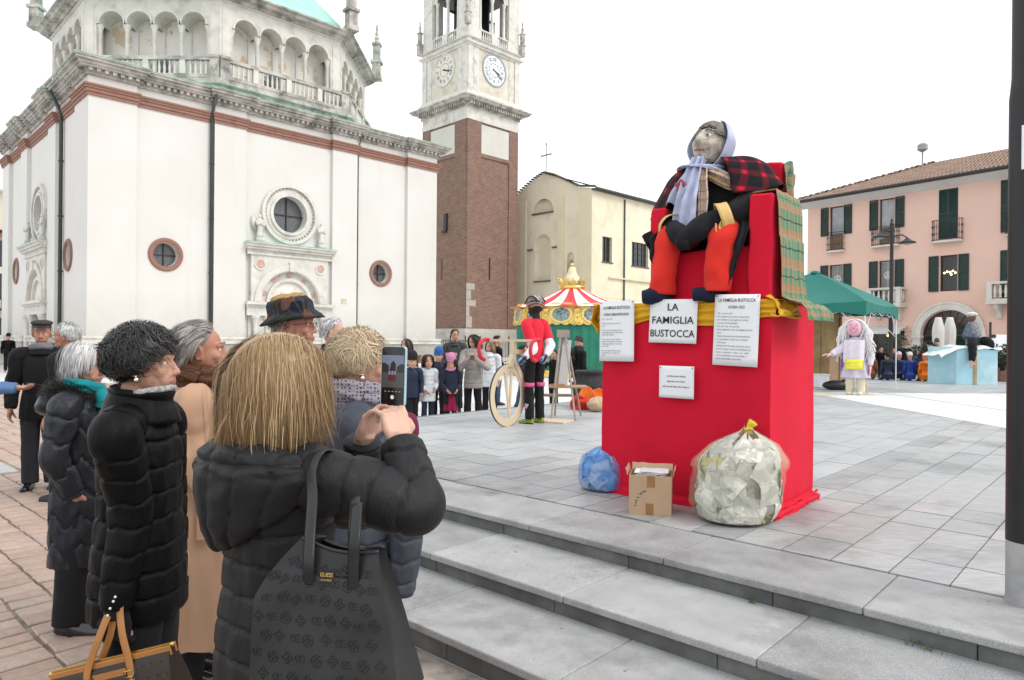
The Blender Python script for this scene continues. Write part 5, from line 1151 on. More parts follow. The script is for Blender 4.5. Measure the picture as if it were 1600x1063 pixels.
# throne -------------------------------------------------------------
thr = thing('throne', 'boxy red cloth throne with tartan blanket over its right side', 'throne', TH @ V((-.5, .5, PH+.02)))
Zb = PH+.016
def rbox(name, x0, x1, y0, y1, z0, z1, m, d=.020, k=3.6, bev=.02):
    mb = MB(); nx, ny, nz = [max(2, int((b-a)/.05)) for a, b in ((x0, x1), (y0, y1), (z0, z1))]
    bm = bmesh.new(); bmesh.ops.create_grid
    for (ax, lo) in ((0, 0), (0, 1), (1, 0), (1, 1), (2, 0), (2, 1)):
        n = [nx, ny, nz]; o_ = [a for a in (0, 1, 2) if a != ax]; a, b = o_
        def fn(u, v):
            p = [0, 0, 0]; lohi = [(x0, x1), (y0, y1), (z0, z1)]
            p[ax] = lohi[ax][lo]; p[a] = lohi[a][0]+(lohi[a][1]-lohi[a][0])*u; p[b] = lohi[b][0]+(lohi[b][1]-lohi[b][0])*v
            q = V(p); w = V((ns(q.x, q.y, q.z, k), ns(q.x+9, q.y, q.z*.6, k), ns(q.x, q.y+9, q.z, k)))*d
            if q.z <= z0+1e-6: w.z = 0
            return TH @ (q+w)
        mb.grid(fn, n[a], n[b])
    o = wb(mb, name, m, thr, True); me = o.data; bm = bmesh.new(); bm.from_mesh(me); bmesh.ops.remove_doubles(bm, verts=bm.verts, dist=.0005); bmesh.ops.recalc_face_normals(bm, faces=bm.faces); bm.to_mesh(me); bm.free()
    me.set_sharp_from_angle(angle=R(35)); bevel(o, bev, 2); return o
rbox('right_arm', -.185, -.005, .03, .55, Zb, Zb+.76, REDC); rbox('left_arm', -.985, -.84, .03, .55, Zb, Zb+.74, REDC)
rbox('seat', -.83, -.20, .09, .49, Zb, Zb+.40, REDC); rbox('backrest', -.93, -.11, .50, .68, Zb, Zb+1.08, REDC, .035, 4)
def tart(u, v):
    y = .05+.50*u
    pts = [(-.17, Zb+.775), (-.005, Zb+.78), (.015, Zb+.68), (.02, Zb+.46), (.028, Zb+.44), (.035, Zb+.2), (.045, Zb+.02), (.10, Zb-.015), (.17, Zb-.03), (.21, Zb-.08), (.22, Zb-.15)]
    t = v*(len(pts)-1); i = min(int(t), len(pts)-2); f = t-i; x = pts[i][0]*(1-f)+pts[i+1][0]*f; z = pts[i][1]*(1-f)+pts[i+1][1]*f
    w = .010*math.sin(u*17+2*v)*min(1, v*2)+.014*ns(u*5, v*6, 3); y += .10*v**2*(u-.1)
    return TH @ V((x+w*(.4+.8*v)+.01, y+.01*ns(v*7, u, 2), z+.008*ns(u*9, v*9, 1)))
sheet(None, 'tartan_blanket', TARTAN, thr, tart, 60, 80, .005, uvs=(.85, 1.15))
def tart2(u, v):
    z = Zb+.45+.60*v+.04*math.sin(u*5); y = .50+.18*u; return TH @ V((-.09+.018*math.sin(u*9+v*4)+.012*ns(u*4, v*5, 9)+.012, y, z))
sheet(None, 'tartan_strip', TARTAN, thr, tart2, 24, 40, .005, uvs=(.25, .7))
# seated puppet --------------------------------------------------------
dp = thing('giant_puppet', 'giant old woman puppet in shawls and headscarf seated on the red throne', 'puppet', TH @ V((-.55, .35, Zb)))
def L3(x, y, z): return TH @ V((x, y, Zb+z))
PL = lambda px, py, y: None
def soft(P, rad, n=18, dn=.02, k=6, seed=0):
    """soft stuffed limb along a smooth path"""
    pts = [V(p) for p in P]; q = []; rr = []; m = len(pts)-1
    for i in range(m):
        p0, p1, p2, p3 = pts[max(i-1, 0)], pts[i], pts[i+1], pts[min(i+2, m)]
        for s in range(8):
            t = s/8; q.append(.5*((2*p1)+(p2-p0)*t+(2*p0-5*p1+4*p2-p3)*t*t+(3*p1-p0-3*p2+p3)*t**3)); rr.append(rad[i]*(1-t)+rad[i+1]*t)
    q.append(pts[-1]); rr.append(rad[-1])
    mb = MB().tube(q, rr, n); out = []
    c = [q[min(i//n, len(q)-1)] for i in range(len(mb.v))]
    for v, cc_ in zip(mb.v, c): d = V(v)-cc_; out.append(tuple(V(v)+d*(mn.noise(V(v)*k+V((seed, 0, 0)))*dn/max(.03, d.length))))
    mb.v = out; return mb
# legs: left leg (picture left) and right leg
for sgn, hx, kx, fx in ((0, -.68, -.79, -.86), (1, -.40, -.37, -.40)):
    b_ = soft([L3(hx, .45, .50), L3((hx+kx)/2, .2, .54), L3(kx, .02, .50), L3((kx+fx)/2, -.01, .30), L3(fx, .0, .07)], [.105, .11, .102, .098, .098], 20, .022, 9, sgn*5)
    wb(b_, 'trouser_leg', REDB, dp, True)
    ft = soft([L3(fx, .08, .12), L3(fx, .0, .07), L3(fx-.06, -.06, .05), L3(fx-.12, -.09, .045)] if sgn == 0 else [L3(fx-.01, .08, .10), L3(fx-.03, .0, .055), L3(fx-.10, -.05, .05), L3(fx-.16, -.07, .045)], [.085, .082, .07, .05] if sgn == 0 else [.06, .06, .05, .04], 16, .02, 8, 2)
    if sgn == 0: ft.tube([L3(fx+.0, .03, .05), L3(fx, .03, .23)], [.10, .088], 18)
    wb(ft, 'boot', NAVY, dp, True)
mb = MB(); rings_ = [(-.56, .36, .38, .24, .15), (-.56, .36, .55, .26, .16), (-.57, .36, .75, .26, .17), (-.58, .37, .88, .29, .17), (-.58, .36, .98, .27, .16), (-.585, .35, 1.05, .17, .14), (-.59, .34, 1.10, .09, .09)]
mb.rings([(x, y, z+Zb, rx, ry) for x, y, z, rx, ry in rings_], 32, TH, fn=lambda u, p: 1+.05*math.sin(5*p+u*8)); wb(mb, 'torso', BLKC, dp, True)
arms = [([L3(-.84, .38, .97), L3(-.94, .30, .82), L3(-.93, .18, .66), L3(-.80, .06, .58), L3(-.72, -.02, .555)], [.12, .11, .10, .085, .075], 'sleeve'),
        ([L3(-.33, .38, .96), L3(-.20, .32, .84), L3(-.22, .2, .72), L3(-.36, .05, .62), L3(-.46, -.01, .575)], [.125, .12, .11, .09, .08], 'sleeve')]
for P, rd, nm in arms: wb(soft(P, rd, 20, .03, 6, 1), nm, BLKC, dp, True)
# cuffs, mitten hands
def cuff(c, d, r0, r1, ln):
    d = d.normalized(); m = MB(); q = [c+d*(ln*i/4) for i in range(5)]; m.tube(q, [r0, r0+.004, (r0+r1)/2, r1, r1+.006], 24, cap=False); return m
CUFF = m_cloth('pale_gold_satin', (.66, .46, .17), rough=.45)
for a, b, r in ((L3(-.82, .07, .59), L3(-.74, .0, .555), .105), (L3(-.33, .06, .625), L3(-.42, .01, .59), .11)):
    o = wb(cuff(a, b-a, r, r+.012, .085), 'gold_cuff', CUFF, dp, True); o.modifiers.new('t', 'SOLIDIFY').thickness = .008
    m = MB(); e = L3(-.80, -.03, .53) if r < .106 else L3(-.36, -.05, .56)
    for k in range(14): p = e+V((rng.uniform(-.05, .05), rng.uniform(-.02, .02), rng.uniform(-.02, .02))); m.tube([p, p+V((rng.uniform(-.02, .02), -.01, -.05)), p+V((rng.uniform(-.03, .03), -.0, -.09))], .006, 5)
    wb(m, 'cuff_fringe', CUFF, dp, True)
h1 = soft([L3(-.74, -.02, .555), L3(-.66, -.07, .49), L3(-.60, -.08, .42)], [.078, .075, .05], 16, .02, 9); h2 = soft([L3(-.44, -.01, .575), L3(-.53, -.06, .53), L3(-.62, -.10, .46), L3(-.64, -.10, .42)], [.085, .085, .07, .045], 16, .02, 9)
for hnd, c in ((h1, (-.62, -.08, .42)), (h2, (-.62, -.11, .43))):
    for k in range(4): x, y, z = c; hnd.tube([L3(x-.03+k*.022, y-.01, z+.03), L3(x-.03+k*.024, y-.045, z-.005), L3(x-.025+k*.02, y-.02, z-.04)], [.017, .016, .012], 8)
    hnd.tube([L3(c[0]-.05, c[1]+.01, c[2]+.06), L3(c[0]-.06, c[1]-.03, c[2]+.03)], [.018, .014], 8)
wb(h1, 'glove', BLKC, dp, True); wb(h2, 'glove', BLKC, dp, True)
# head (papier-mache), tilted and turned to picture left
HP = M4.Translation(L3(-.60, .29, 1.235)) @ M4.Rotation(math.atan2(-.65, .76), 4, 'Z') @ M4.Rotation(R(-10), 4, 'Z') @ M4.Rotation(R(-14), 4, 'X') @ M4.Rotation(R(8), 4, 'Y') @ M4.Scale(.91, 4)
PAPER = mat('papier_mache', (.56, .50, .41), .85, .22, 12, 1.0, 16, .02, stain=((.30, .25, .21), 11, .5, .66))
hm = MB().ell((0, .0, 0), (.135, .15, .175), 28, 18); out = []
for v in hm.v:
    p = V(v); f = max(0, -p.y/.15)
    p += p.normalized()*.012*mn.noise(p*14)
    if f > .2:
        e = math.exp(-((p.x/.03)**2+((p.z-.0)/.055)**2)); p.y -= .078*e*(1.2 if p.z < 0 else .7)                     # nose
        for sx in (-1, 1):
            p.y += .026*math.exp(-(((p.x-sx*.052)/.028)**2+((p.z-.045)/.022)**2)); p.y -= .020*math.exp(-(((p.x-sx*.055)/.045)**2+((p.z-.085)/.018)**2)); p.y -= .03*math.exp(-(((p.x-sx*.07)/.035)**2+((p.z+.04)/.04)**2))
        p.y += .018*math.exp(-((p.x/.05)**2+((p.z+.085)/.012)**2)); p.y -= .03*math.exp(-((p.x/.04)**2+((p.z+.135)/.03)**2))
    out.append(tuple(p))
hm.v = out; wb(MB().add(hm.v, hm.f, HP), 'head', PAPER, dp, True)
for sx in (-1, 1):
    wb(MB().ell((sx*.052, -.118, .043), (.028, .016, .019), 14, 9, HP), 'eyeball', mat('eye_white', (.7, .7, .66), .3), dp, True); wb(MB().ell((sx*.050, -.133, .043), (.014, .006, .015), 12, 8, HP), 'iris', mat('green_iris', (.05, .22, .12), .2), dp, True); wb(MB().ell((sx*.050, -.139, .043), (.005, .003, .006), 8, 6, HP), 'pupil', INK, dp, True)
    wb(MB().tube([HP @ V((sx*.085, -.105, .085)), HP @ V((sx*.05, -.138, .098)), HP @ V((sx*.018, -.142, .08))], [.005, .009, .005], 8), 'eyebrow', mat('grey_wool', (.24, .22, .19), .95, .3, 40), dp, True)
wb(MB().tube([HP @ V((-.045, -.128, -.085)), HP @ V((0, -.146, -.082)), HP @ V((.045, -.128, -.085))], .008, 8), 'mouth', mat('dull_lip', (.38, .2, .16), .8), dp, True)
mb = MB(); WOOL = mat('grey_wool', (.24, .22, .19), .95, .3, 40)
for k in range(150):
    a = rng.uniform(-1.25, 1.25); el = rng.uniform(.55, 1.35); P = []
    for s in range(7):
        e = el+((.1 if abs(a) > .75 else .55)-el)*s/6*.8; aa = a*(1+.25*s/6)+.12*math.sin(s*1.7+k); rr = 1.06+.05*math.sin(k*1.3+s); P.append(HP @ V((.135*rr*math.cos(e)*math.sin(aa), -.15*rr*math.cos(e)*math.cos(aa), .17*rr*math.sin(e)+.03)))
    mb.tube(P, [.007]*6+[.004], 5)
wb(mb, 'wool_hair', WOOL, dp, True)
# headscarf: hood shell open to the face, knot and two tails
LAV = m_cloth('lavender_scarf', (.44, .47, .62), .16, 9)
def hood(u, v):
    a = -2.25+4.5*u; e = -1.05+2.45*v; rr = 1.28+.07*ns(u*5, v*4, 2)+.04*math.sin(u*26+v*5)*(.5)
    front = math.cos(a*.5)
    ang = PI+a*.80                                    # 0 at the back of the head
    x = .150*rr*math.cos(e)*math.sin(ang-PI); y = .168*rr*math.cos(e)*math.cos(ang-PI); z = .175*rr*math.sin(e)+.01
    return HP @ V((x*1.05, y, z))
sheet(None, 'headscarf', LAV, dp, hood, 70, 40, .008)
def neckwrap(u, v):
    a = -PI+2*PI*u; rr = .150+.07*v+.016*math.sin(v*14+u*5)+.012*ns(u*5, v*5, 6); return HP @ V((rr*math.sin(a), .01+rr*math.cos(a)*.92, -.165-.09*v+.06*math.cos(a)*(1-v)))
sheet(None, 'scarf_wrap', LAV, dp, neckwrap, 60, 18, .01)
def tail(x0, z0, x1, z1, w0, w1, yoff, sd):
    def fn(u, v):
        w = w0+(w1-w0)*v**.6; xx = x0+(x1-x0)*v+(u-.5)*w; return L3(xx, .20-.16*math.sin(min(1, v*1.1)*PI*.5)-yoff+.02*math.sin(u*13+v*2+sd)+.015*ns(u*4, v*5, sd), z0+(z1-z0)*v+.02*math.sin(u*9)*v)
    return fn
sheet(None, 'scarf_tail', LAV, dp, tail(-.63, 1.13, -.76, .76, .08, .18, .0, 1), 20, 34, .006); sheet(None, 'scarf_tail', LAV, dp, tail(-.63, 1.13, -.67, .58, .09, .20, .05, 4), 20, 34, .006)
mb = MB()
for k, (x, z) in enumerate(((-.755, .91), (-.72, .93), (-.70, .91), (-.735, .88))): mb.ell((x, .035, Zb+z), (.022, .006, .020), 10, 6, TH)
wb(mb, 'scarf_motif', mat('faded_crimson', (.36, .06, .10), .9), dp, True)
# shawl over the shoulders and beige check scarf
def shawl(u, v):
    a = -2.62+5.24*u; rx = .16+.375*v**.6; ry = .15+.24*v**.6
    z = 1.13-.27*v**1.5+.02*math.cos(a); lowl = .10*v*max(0, -math.sin(a))+.06*v*max(0, -math.cos(a)); x = -.58+rx*math.sin(a)*1.0; y = .34+ry*.86*math.cos(a)
    return L3(x+.012*ns(u*8, v*4, 2), y+.012*math.sin(u*22)*v, z-lowl*1.0+.012*ns(u*7, v*3, 8))
sheet(None, 'check_shawl', SHAWL, dp, shawl, 80, 28, .008, uvs=(1.9, .45))
def strip(P, w, sd, tw=.4):
    pts = [V(p) for p in P]
    def fn(u, v):
        t = v*(len(pts)-1); i = min(int(t), len(pts)-2); f = t-i; p = pts[i].lerp(pts[i+1], f); d = (pts[i+1]-pts[i]).normalized(); s = d.cross(V((0, -1, 0))).normalized(); ww = w*(.75+.35*math.sin(v*PI))
        q = p+s*(u-.5)*ww+V((0, -1, 0))*(.025*math.sin(u*15+sd)+.012*ns(u*5, v*7, sd)); return TH @ V((q.x, q.y, Zb+q.z))
    return fn
sheet(None, 'check_scarf', BURB, dp, strip([(-.59, .12, 1.03), (-.59, .08, .93), (-.58, .06, .8), (-.57, .04, .66), (-.58, .02, .54)], .15, 1), 18, 40, .006, uvs=(.2, .7))
sheet(None, 'check_scarf', BURB, dp, strip([(-.59, .15, 1.02), (-.50, .13, .97), (-.38, .14, .90), (-.26, .20, .86), (-.2, .3, .86)], .10, 3), 14, 40, .006, uvs=(.2, .7))
# black skirt cloth falling beside both legs
sheet(None, 'black_skirt', BLKC, dp, lambda u, v: L3(-.30+.10*u-.02*v+.03*math.sin(v*5)+.015*ns(u*4, v*4, 2), .10-.12*math.sin(min(1, v*2)*PI/2)+.02*math.sin(u*9), .60-.50*v*(1-.55*abs(u-.45))), 14, 26, .006)
sheet(None, 'black_skirt', BLKC, dp, lambda u, v: L3(-.90-.10*u*(1-abs(v-.5))+.02*ns(u*4, v*4, 7), .12-.17*math.sin(min(1, v*2)*PI/2)-.02*math.sin(u*7), .60-.33*v*(1-.5*u)), 12, 22, .006)
# ------------------------------------------------------------------ rubbish bags and box at the foot
def m_film(name, c, alpha, rough=.22):
    t = NT(name); t.b.inputs['Alpha'].default_value = alpha; t.b.inputs['Coat Weight'].default_value = .5; t.b.inputs['Coat Roughness'].default_value = .12
    t.bump(t.noise(14, 6, .7, dist=1.5), .5, .012); return t.done(t.ramp(t.noise(4, 4), [(.3, tuple(x*.9 for x in c)), (.7, c)]), rough)
NEWS = None
def m_news():
    t = NT('newspaper'); v = t.coord('Object'); w = t.node('ShaderNodeTexWave', wave_type='BANDS', bands_direction='Z'); t.l.new(v, w.inputs[0]); w.inputs['Scale'].default_value = 55; w.inputs['Distortion'].default_value = 2
    r = t.rand(); base = t.ramp(r, [(0, (.52, .52, .47)), (.25, (.76, .75, .70)), (.48, (.62, .61, .55)), (.62, (.20, .205, .19)), (.70, (.70, .69, .63)), (.90, (.09, .095, .09)), (.96, (.50, .45, .16))], 'CONSTANT')
    prn = t.ramp(t.noise(11, 2), [(.46, (0, 0, 0)), (.50, (1, 1, 1))]); ln = t.math('MULTIPLY', t.ramp(w.outputs['Fac'], [(.45, (0, 0, 0)), (.6, (1, 1, 1))]), prn)
    return t.done(t.mix(t.math('MULTIPLY', ln, .6), base, (.10, .10, .10)), .85)
NEWS = m_news(); TISSUE = mat('white_tissue', (.66, .70, .78), .9, .08, 6)
def rubbish_bag(loc, prof, film, paper, label, neck_h, n, lean=0, tie=None, sq=1.0):
    r = thing('rubbish_bag', label, 'rubbish bag', loc)
    h = prof[-1][1]
    def rad(z):
        for (r0, z0_), (r1, z1_) in zip(prof, prof[1:]):
            if z <= z1_: return r0+(r1-r0)*(z-z0_)/max(1e-6, z1_-z0_)
        return prof[-1][0]
    rs = []; N = 30
    for i in range(N+1): z = h*i/N; rs.append((lean*max(0, z/h-.3)**1.3, 0, z, max(.004, rad(z)), max(.004, rad(z)*sq)))
    mb = MB().rings(rs, 48)
    out = []
    for v in mb.v:
        p = V(v); ax = V((lean*max(0, p.z/h-.3)**1.3, 0, p.z)); d = p-ax; a = math.atan2(d.y, d.x); t = p.z/h
        f = 1+.06*mn.noise(p*6)+.035*mn.noise(p*15)+(.16*math.sin(13*a+3*mn.noise(p*3)) if t > .60 else .02*math.sin(9*a))*min(1, max(.2, t))
        out.append(tuple(ax+d*f+V((0, 0, .004*mn.noise(p*30)))))
    mb.v = out; b = mb.build('bag_film', film, r, True)
    # crumpled sheets inside
    for k in range(n):
        z = h*(.05+.72*(k+rng.random())/n); a = k*2.39996+rng.uniform(-.4, .4); rr = rad(z)*rng.uniform(.68, .95); s = rng.uniform(.12, .27)*h/.55
        c = V((rr*math.cos(a)+lean*max(0, z/h-.3)**1.3, rr*sq*math.sin(a), z)); nrm = V((math.cos(a), math.sin(a), rng.uniform(-.5, .7))).normalized(); tt = nrm.orthogonal().normalized(); tt = M4.Rotation(rng.uniform(0, 6.28), 3, nrm) @ tt; bb = nrm.cross(tt)
        fold = rng.uniform(.15, .5); sd = rng.uniform(0, 50)
        g = MB().grid(lambda u, v: c+tt*(u-.5)*s*1.3+bb*(v-.5)*s-nrm*(abs(u-.45)*fold*s+abs(v-.6)*.3*s)+nrm*.085*h*(mn.noise((u*2.2+sd, v*2.2, sd))+.6*abs(mn.noise((u*4+sd, v*3.2, sd+5)))), 7, 7)
        for i, q in enumerate(g.v):
            q = V(q); ax = V((lean*max(0, min(1, q.z/h)-.3)**1.3 if q.z/h > .3 else 0, 0, 0)); d = V((q.x-ax.x, (q.y)/sq, 0)); lim = rad(max(.01, min(h, q.z)))*.965
            if d.length > lim: d = d*(lim/d.length); q = V((ax.x+d.x, d.y*sq, q.z))
            g.v[i] = (q.x, q.y, max(.01, q.z))
        g.build('crumpled_sheet', paper if not isinstance(paper, list) else rng.choice(paper), r)
    core = MB().ell((lean*.1, 0, h*.36), (rad(h*.3)*.66, rad(h*.3)*.66*sq, h*.33), 16, 10).build('gap_shade_core', mat('gap_shade_dark', (.055, .056, .052), .9), r)  # added dark core, painted as the shade in the gaps between sheets
    top = V((lean*.7**1.3, 0, h))
    m = MB().tube([top-V((0, 0, .03)), top+V((.0, 0, .01)), top+V((.015, 0, .03)), top+V((.03, -.01, neck_h))], [.03, .022, .026, .034], 14)
    for i, v in enumerate(m.v): p = V(v); m.v[i] = tuple(p+V((mn.noise(p*40), mn.noise(p*40+V((5, 0, 0))), 0))*.008)
    m.build('bag_neck', tie or film, r, True)
    if tie: MB().tube([top+V((.026*math.cos(a), .026*math.sin(a), .005+.006*math.sin(3*a))) for a in [2*PI*i/14 for i in range(15)]], .008, 8).build('tie', tie, r, True)
    return r
YF = m_film('pale_yellow_film', (.84, .82, .60), .15); BF = m_film('blue_film', (.06, .30, .74), .40)
pos = lambda px, py: at(px, py, (HC-PZ)/((py-CY)/F-(px-CX)/F*math.tan(ROLL)))
pb = pos(1150, 813); 
yb = rubbish_bag((pb.x, pb.y, PZ+.002), [(.20, 0), (.27, .025), (.315, .12), (.325, .28), (.30, .42), (.22, .53), (.10, .60), (.03, .635)], YF, NEWS, 'large pale yellow see-through sack of newspapers tied at the neck', .055, 74, .13, mat('yellow_tie', (.72, .55, .05), .5), .85)
m = MB()
for k in range(7):
    for j in range(8):
        if rng.random() < .25: continue
        a = R(-62+j*2.6); z = .46-k*.026+.012*j*.4; rr = .315-(z-.28)*.25; m.box(-.006, .006, -.001, .001, -.008, .008, M4.Translation((rr*math.cos(a)+.03, rr*.85*math.sin(a)-.01, z)) @ M4.Rotation(a+PI/2, 4, 'Z') @ M4.Rotation(rng.choice((0, .6, -.6)), 4, 'Y'))
pb = pos(944, 770); bl = rubbish_bag((pb.x+.03, pb.y+.14, PZ+.002), [(.15, 0), (.205, .02), (.232, .10), (.225, .2), (.175, .285), (.08, .345), (.025, .365)], BF, [TISSUE, TISSUE, mat('blue_tissue', (.25, .45, .75), .9, .1, 6)], 'small blue see-through bag of crumpled paper left of the cardboard box', .05, 50, .0, None, .95)
def card_box():
    p = pos(1018, 800); r = thing('cardboard_box', 'open brown cardboard box with taped front and papers on top', 'box', (p.x, p.y+.02, PZ), math.atan2(-.26, 1))
    w, d, h = .30, .26, .285; t = .004
    o = MB()
    for (a, b, c, e) in ((-w/2, w/2, -d/2, -d/2+t), (-w/2, w/2, d/2-t, d/2), (-w/2, -w/2+t, -d/2+t, d/2-t), (w/2-t, w/2, -d/2+t, d/2-t)): o.box(a, b, c, e, 0, h)
    o.box(-w/2+t, w/2-t, -d/2+t, d/2-t, 0, .2); o.build('carton', CARD, r)
    for (x0, y0, dx, dy, ux, uy) in ((-w/2, -d/2, 0, d, -1, 0), (w/2, -d/2, 0, d, 1, 0), (-w/2, d/2, w, 0, 0, 1)):
        o = MB().grid(lambda u, v: (x0+dx*u+ux*(.012+.012*v*v)-.0*v, y0+dy*u+uy*.03*v, h-.002+.045*v-.012*mn.noise((u*5, v, x0*9))), 8, 3).build('flap', CARD, r); o.modifiers.new('t', 'SOLIDIFY').thickness = .004
    TAPE = mat('brown_tape', (.30, .155, .055), .35, .1, 20)
    MB().box(-.022, .034, -d/2-.0015, -d/2-.0002, h-.085, h-.002).build('tape', TAPE, r); MB().box(-.03, .025, -d/2-.0015, -d/2-.0002, .004, .085).build('tape', TAPE, r)
    for k in range(5):
        o = MB().grid(lambda u, v: (-.10+.20*u+.006*k*(-1)**k, -.10+.19*v+.004*k, h-.012+.007*k+.006*mn.noise((u*2+k, v*2, k))), 5, 5).build('paper_sheet', WHITE if k % 2 else mat('printed_page', (.62, .60, .62), .85, .12, 40), r); o.modifiers.new('t', 'SOLIDIFY').thickness = .002
    m = MB()
    for k, (x, z) in enumerate(((-.10, .085), (-.103, .065), (-.098, .10), (-.085, .125), (-.07, .15), (-.06, .158), (-.045, .17), (-.035, .172))): m.box(-.009, .009, -.0013, -.0004, -.0022, .0022, M4.Translation((x, -d/2, z)) @ M4.Rotation(R(-50+k*17 % 80), 4, 'Y'))
    m.build('marker_scribble', INK, r)
card_box()
# ------------------------------------------------------------------ people
def m_skin(name, c, rough=.5):
    t = NT(name); col = t.ramp(t.noise(18, 5, .6), [(.3, tuple(x*y for x, y in zip(c, (.93, .86, .84)))), (.7, c)]); col = t.mix(t.ramp(t.noise(60, 4), [(.5, (0, 0, 0)), (.75, (.35, .35, .35))]), col, tuple(x*y for x, y in zip(c, (.85, .6, .55))))
    t.bump(t.noise(75, 6, .75), .5, .0025); t.b.inputs['Subsurface Weight'].default_value = .12; t.b.inputs['Subsurface Radius'].default_value = (.012, .005, .003); t.b.inputs['Subsurface Scale'].default_value = 1; return t.done(col, rough, spec=.35)
SKIN = m_skin('skin', (.50, .285, .205)); SKINR = m_skin('ruddy_skin', (.46, .225, .155)); LIP = mat('lips', (.34, .14, .12), .5, .06, 30); SKINP = m_skin('pale_skin', (.62, .40, .31))
def m_hair(name, c0, c1, c2, rough=.42):
    t = NT(name); a = t.node('ShaderNodeAttribute', attribute_name='tone'); c = t.ramp(a.outputs['Fac'], [(0, c0), (.5, c1), (1, c2)]); t.b.inputs['Anisotropic'].default_value = .5; return t.done(c, rough, spec=.3)
BLONDE = m_hair('blonde_hair', (.22, .13, .058), (.37, .238, .122), (.56, .405, .235), .32); DARKCURL = m_hair('dark_grey_curls', (.010, .0095, .0095), (.026, .0245, .0245), (.075, .072, .072), .33); SILVER = m_hair('silver_hair', (.40, .40, .40), (.62, .62, .62), (.80, .80, .80)); GREYH = m_hair('ash_grey_hair', (.17, .145, .13), (.36, .32, .30), (.58, .54, .52)); SANDY = m_hair('sandy_blonde_hair', (.36, .255, .15), (.52, .40, .255), (.68, .55, .38)); BRUN = m_hair('dark_brown_hair', (.012, .008, .006), (.03, .02, .015), (.07, .05, .04)); FURM = m_hair('grey_fur', (.012, .011, .011), (.035, .033, .032), (.12, .115, .11), .7); LTBR = m_hair('light_brown_hair', (.10, .06, .03), (.24, .15, .08), (.45, .32, .18))
def m_nylon(name, c, rough=.46, sp=.28):
    t = NT(name); t.bump(t.noise(1, 8, .72, t.mapping(t.coord(), (26, 26, 9)), 1.2), .75, .008); return t.done(t.ramp(t.noise(7, 4), [(.3, tuple(x*.8 for x in c)), (.7, tuple(x*1.2 for x in c))]), t.ramp(t.noise(11, 4), [(.3, (rough-.06,)*3), (.7, (rough+.12,)*3)]), spec=sp)
CHAR = m_nylon('charcoal_nylon', (.016, .016, .0175), .36, .20); BLKN = m_nylon('black_nylon', (.003, .003, .0035), .36, .12); SHEEN = m_nylon('dark_grey_nylon', (.015, .017, .023), .25); SLATEN = m_nylon('slate_blue_nylon', (.10, .115, .15)); TAUPE = m_nylon('taupe_nylon', (.30, .275, .25), .45); WHN = m_nylon('white_nylon', (.66, .68, .71), .5); NAVN = m_nylon('navy_nylon', (.012, .018, .045), .5); ORN = m_nylon('orange_nylon', (.72, .16, .01), .45); BLUN = m_nylon('blue_nylon', (.01, .035, .20), .4); KHAK = m_nylon('dark_green_jacket', (.035, .042, .035), .6)
CAMEL = m_cloth('camel_wool', (.46, .285, .185), .06, 3, 500, sheen=.4); WOOLB = m_cloth('black_wool', (.011, .011, .012), sheen=.15); TROU = m_cloth('black_trousers', (.012, .012, .014), sheen=.1); DENIM = m_cloth('blue_denim', (.05, .085, .16), .2, 8); GREYT = m_cloth('dark_grey_trousers', (.035, .037, .042), sheen=.1)
PATENT = mat('patent_leather', (.010, .010, .012), .12, .1, 8, spec=.7); SHOE = mat('black_shoe', (.014, .014, .015), .4, .15, 9); LEATH = mat('black_leather', (.014, .014, .015), .4, .15, 12, .25, 240, .0008)
def remesh(mb, voxel, smooth=4, name='body'):
    me = bpy.data.meshes.new('t'); me.from_pydata(mb.v, [], mb.f); ob = bpy.data.objects.new('t', me); COL.objects.link(ob)
    m = ob.modifiers.new('r', 'REMESH'); m.mode = 'VOXEL'; m.voxel_size = voxel; m.use_smooth_shade = True
    if smooth: s = ob.modifiers.new('s', 'SMOOTH'); s.factor = .5; s.iterations = smooth
    dg = bpy.context.evaluated_depsgraph_get(); dg.update(); r = bpy.data.meshes.new_from_object(ob.evaluated_get(dg)); bpy.data.objects.remove(ob); bpy.data.meshes.remove(me); r.name = name; return r
def smoothpath(P, per=10):
    pts = [V(p) for p in P]; m = len(pts)-1; q = []
    for i in range(m):
        p0, p1, p2, p3 = pts[max(i-1, 0)], pts[i], pts[i+1], pts[min(i+2, m)]
        for s in range(per):
            t = s/per; q.append(.5*((2*p1)+(p2-p0)*t+(2*p0-5*p1+4*p2-p3)*t*t+(3*p1-p0-3*p2+p3)*t**3))
    q.append(pts[-1]); return q
def lerpl(L, t):
    x = t*(len(L)-1); i = min(int(x), len(L)-2); return L[i]+(L[i+1]-L[i])*(x-i)
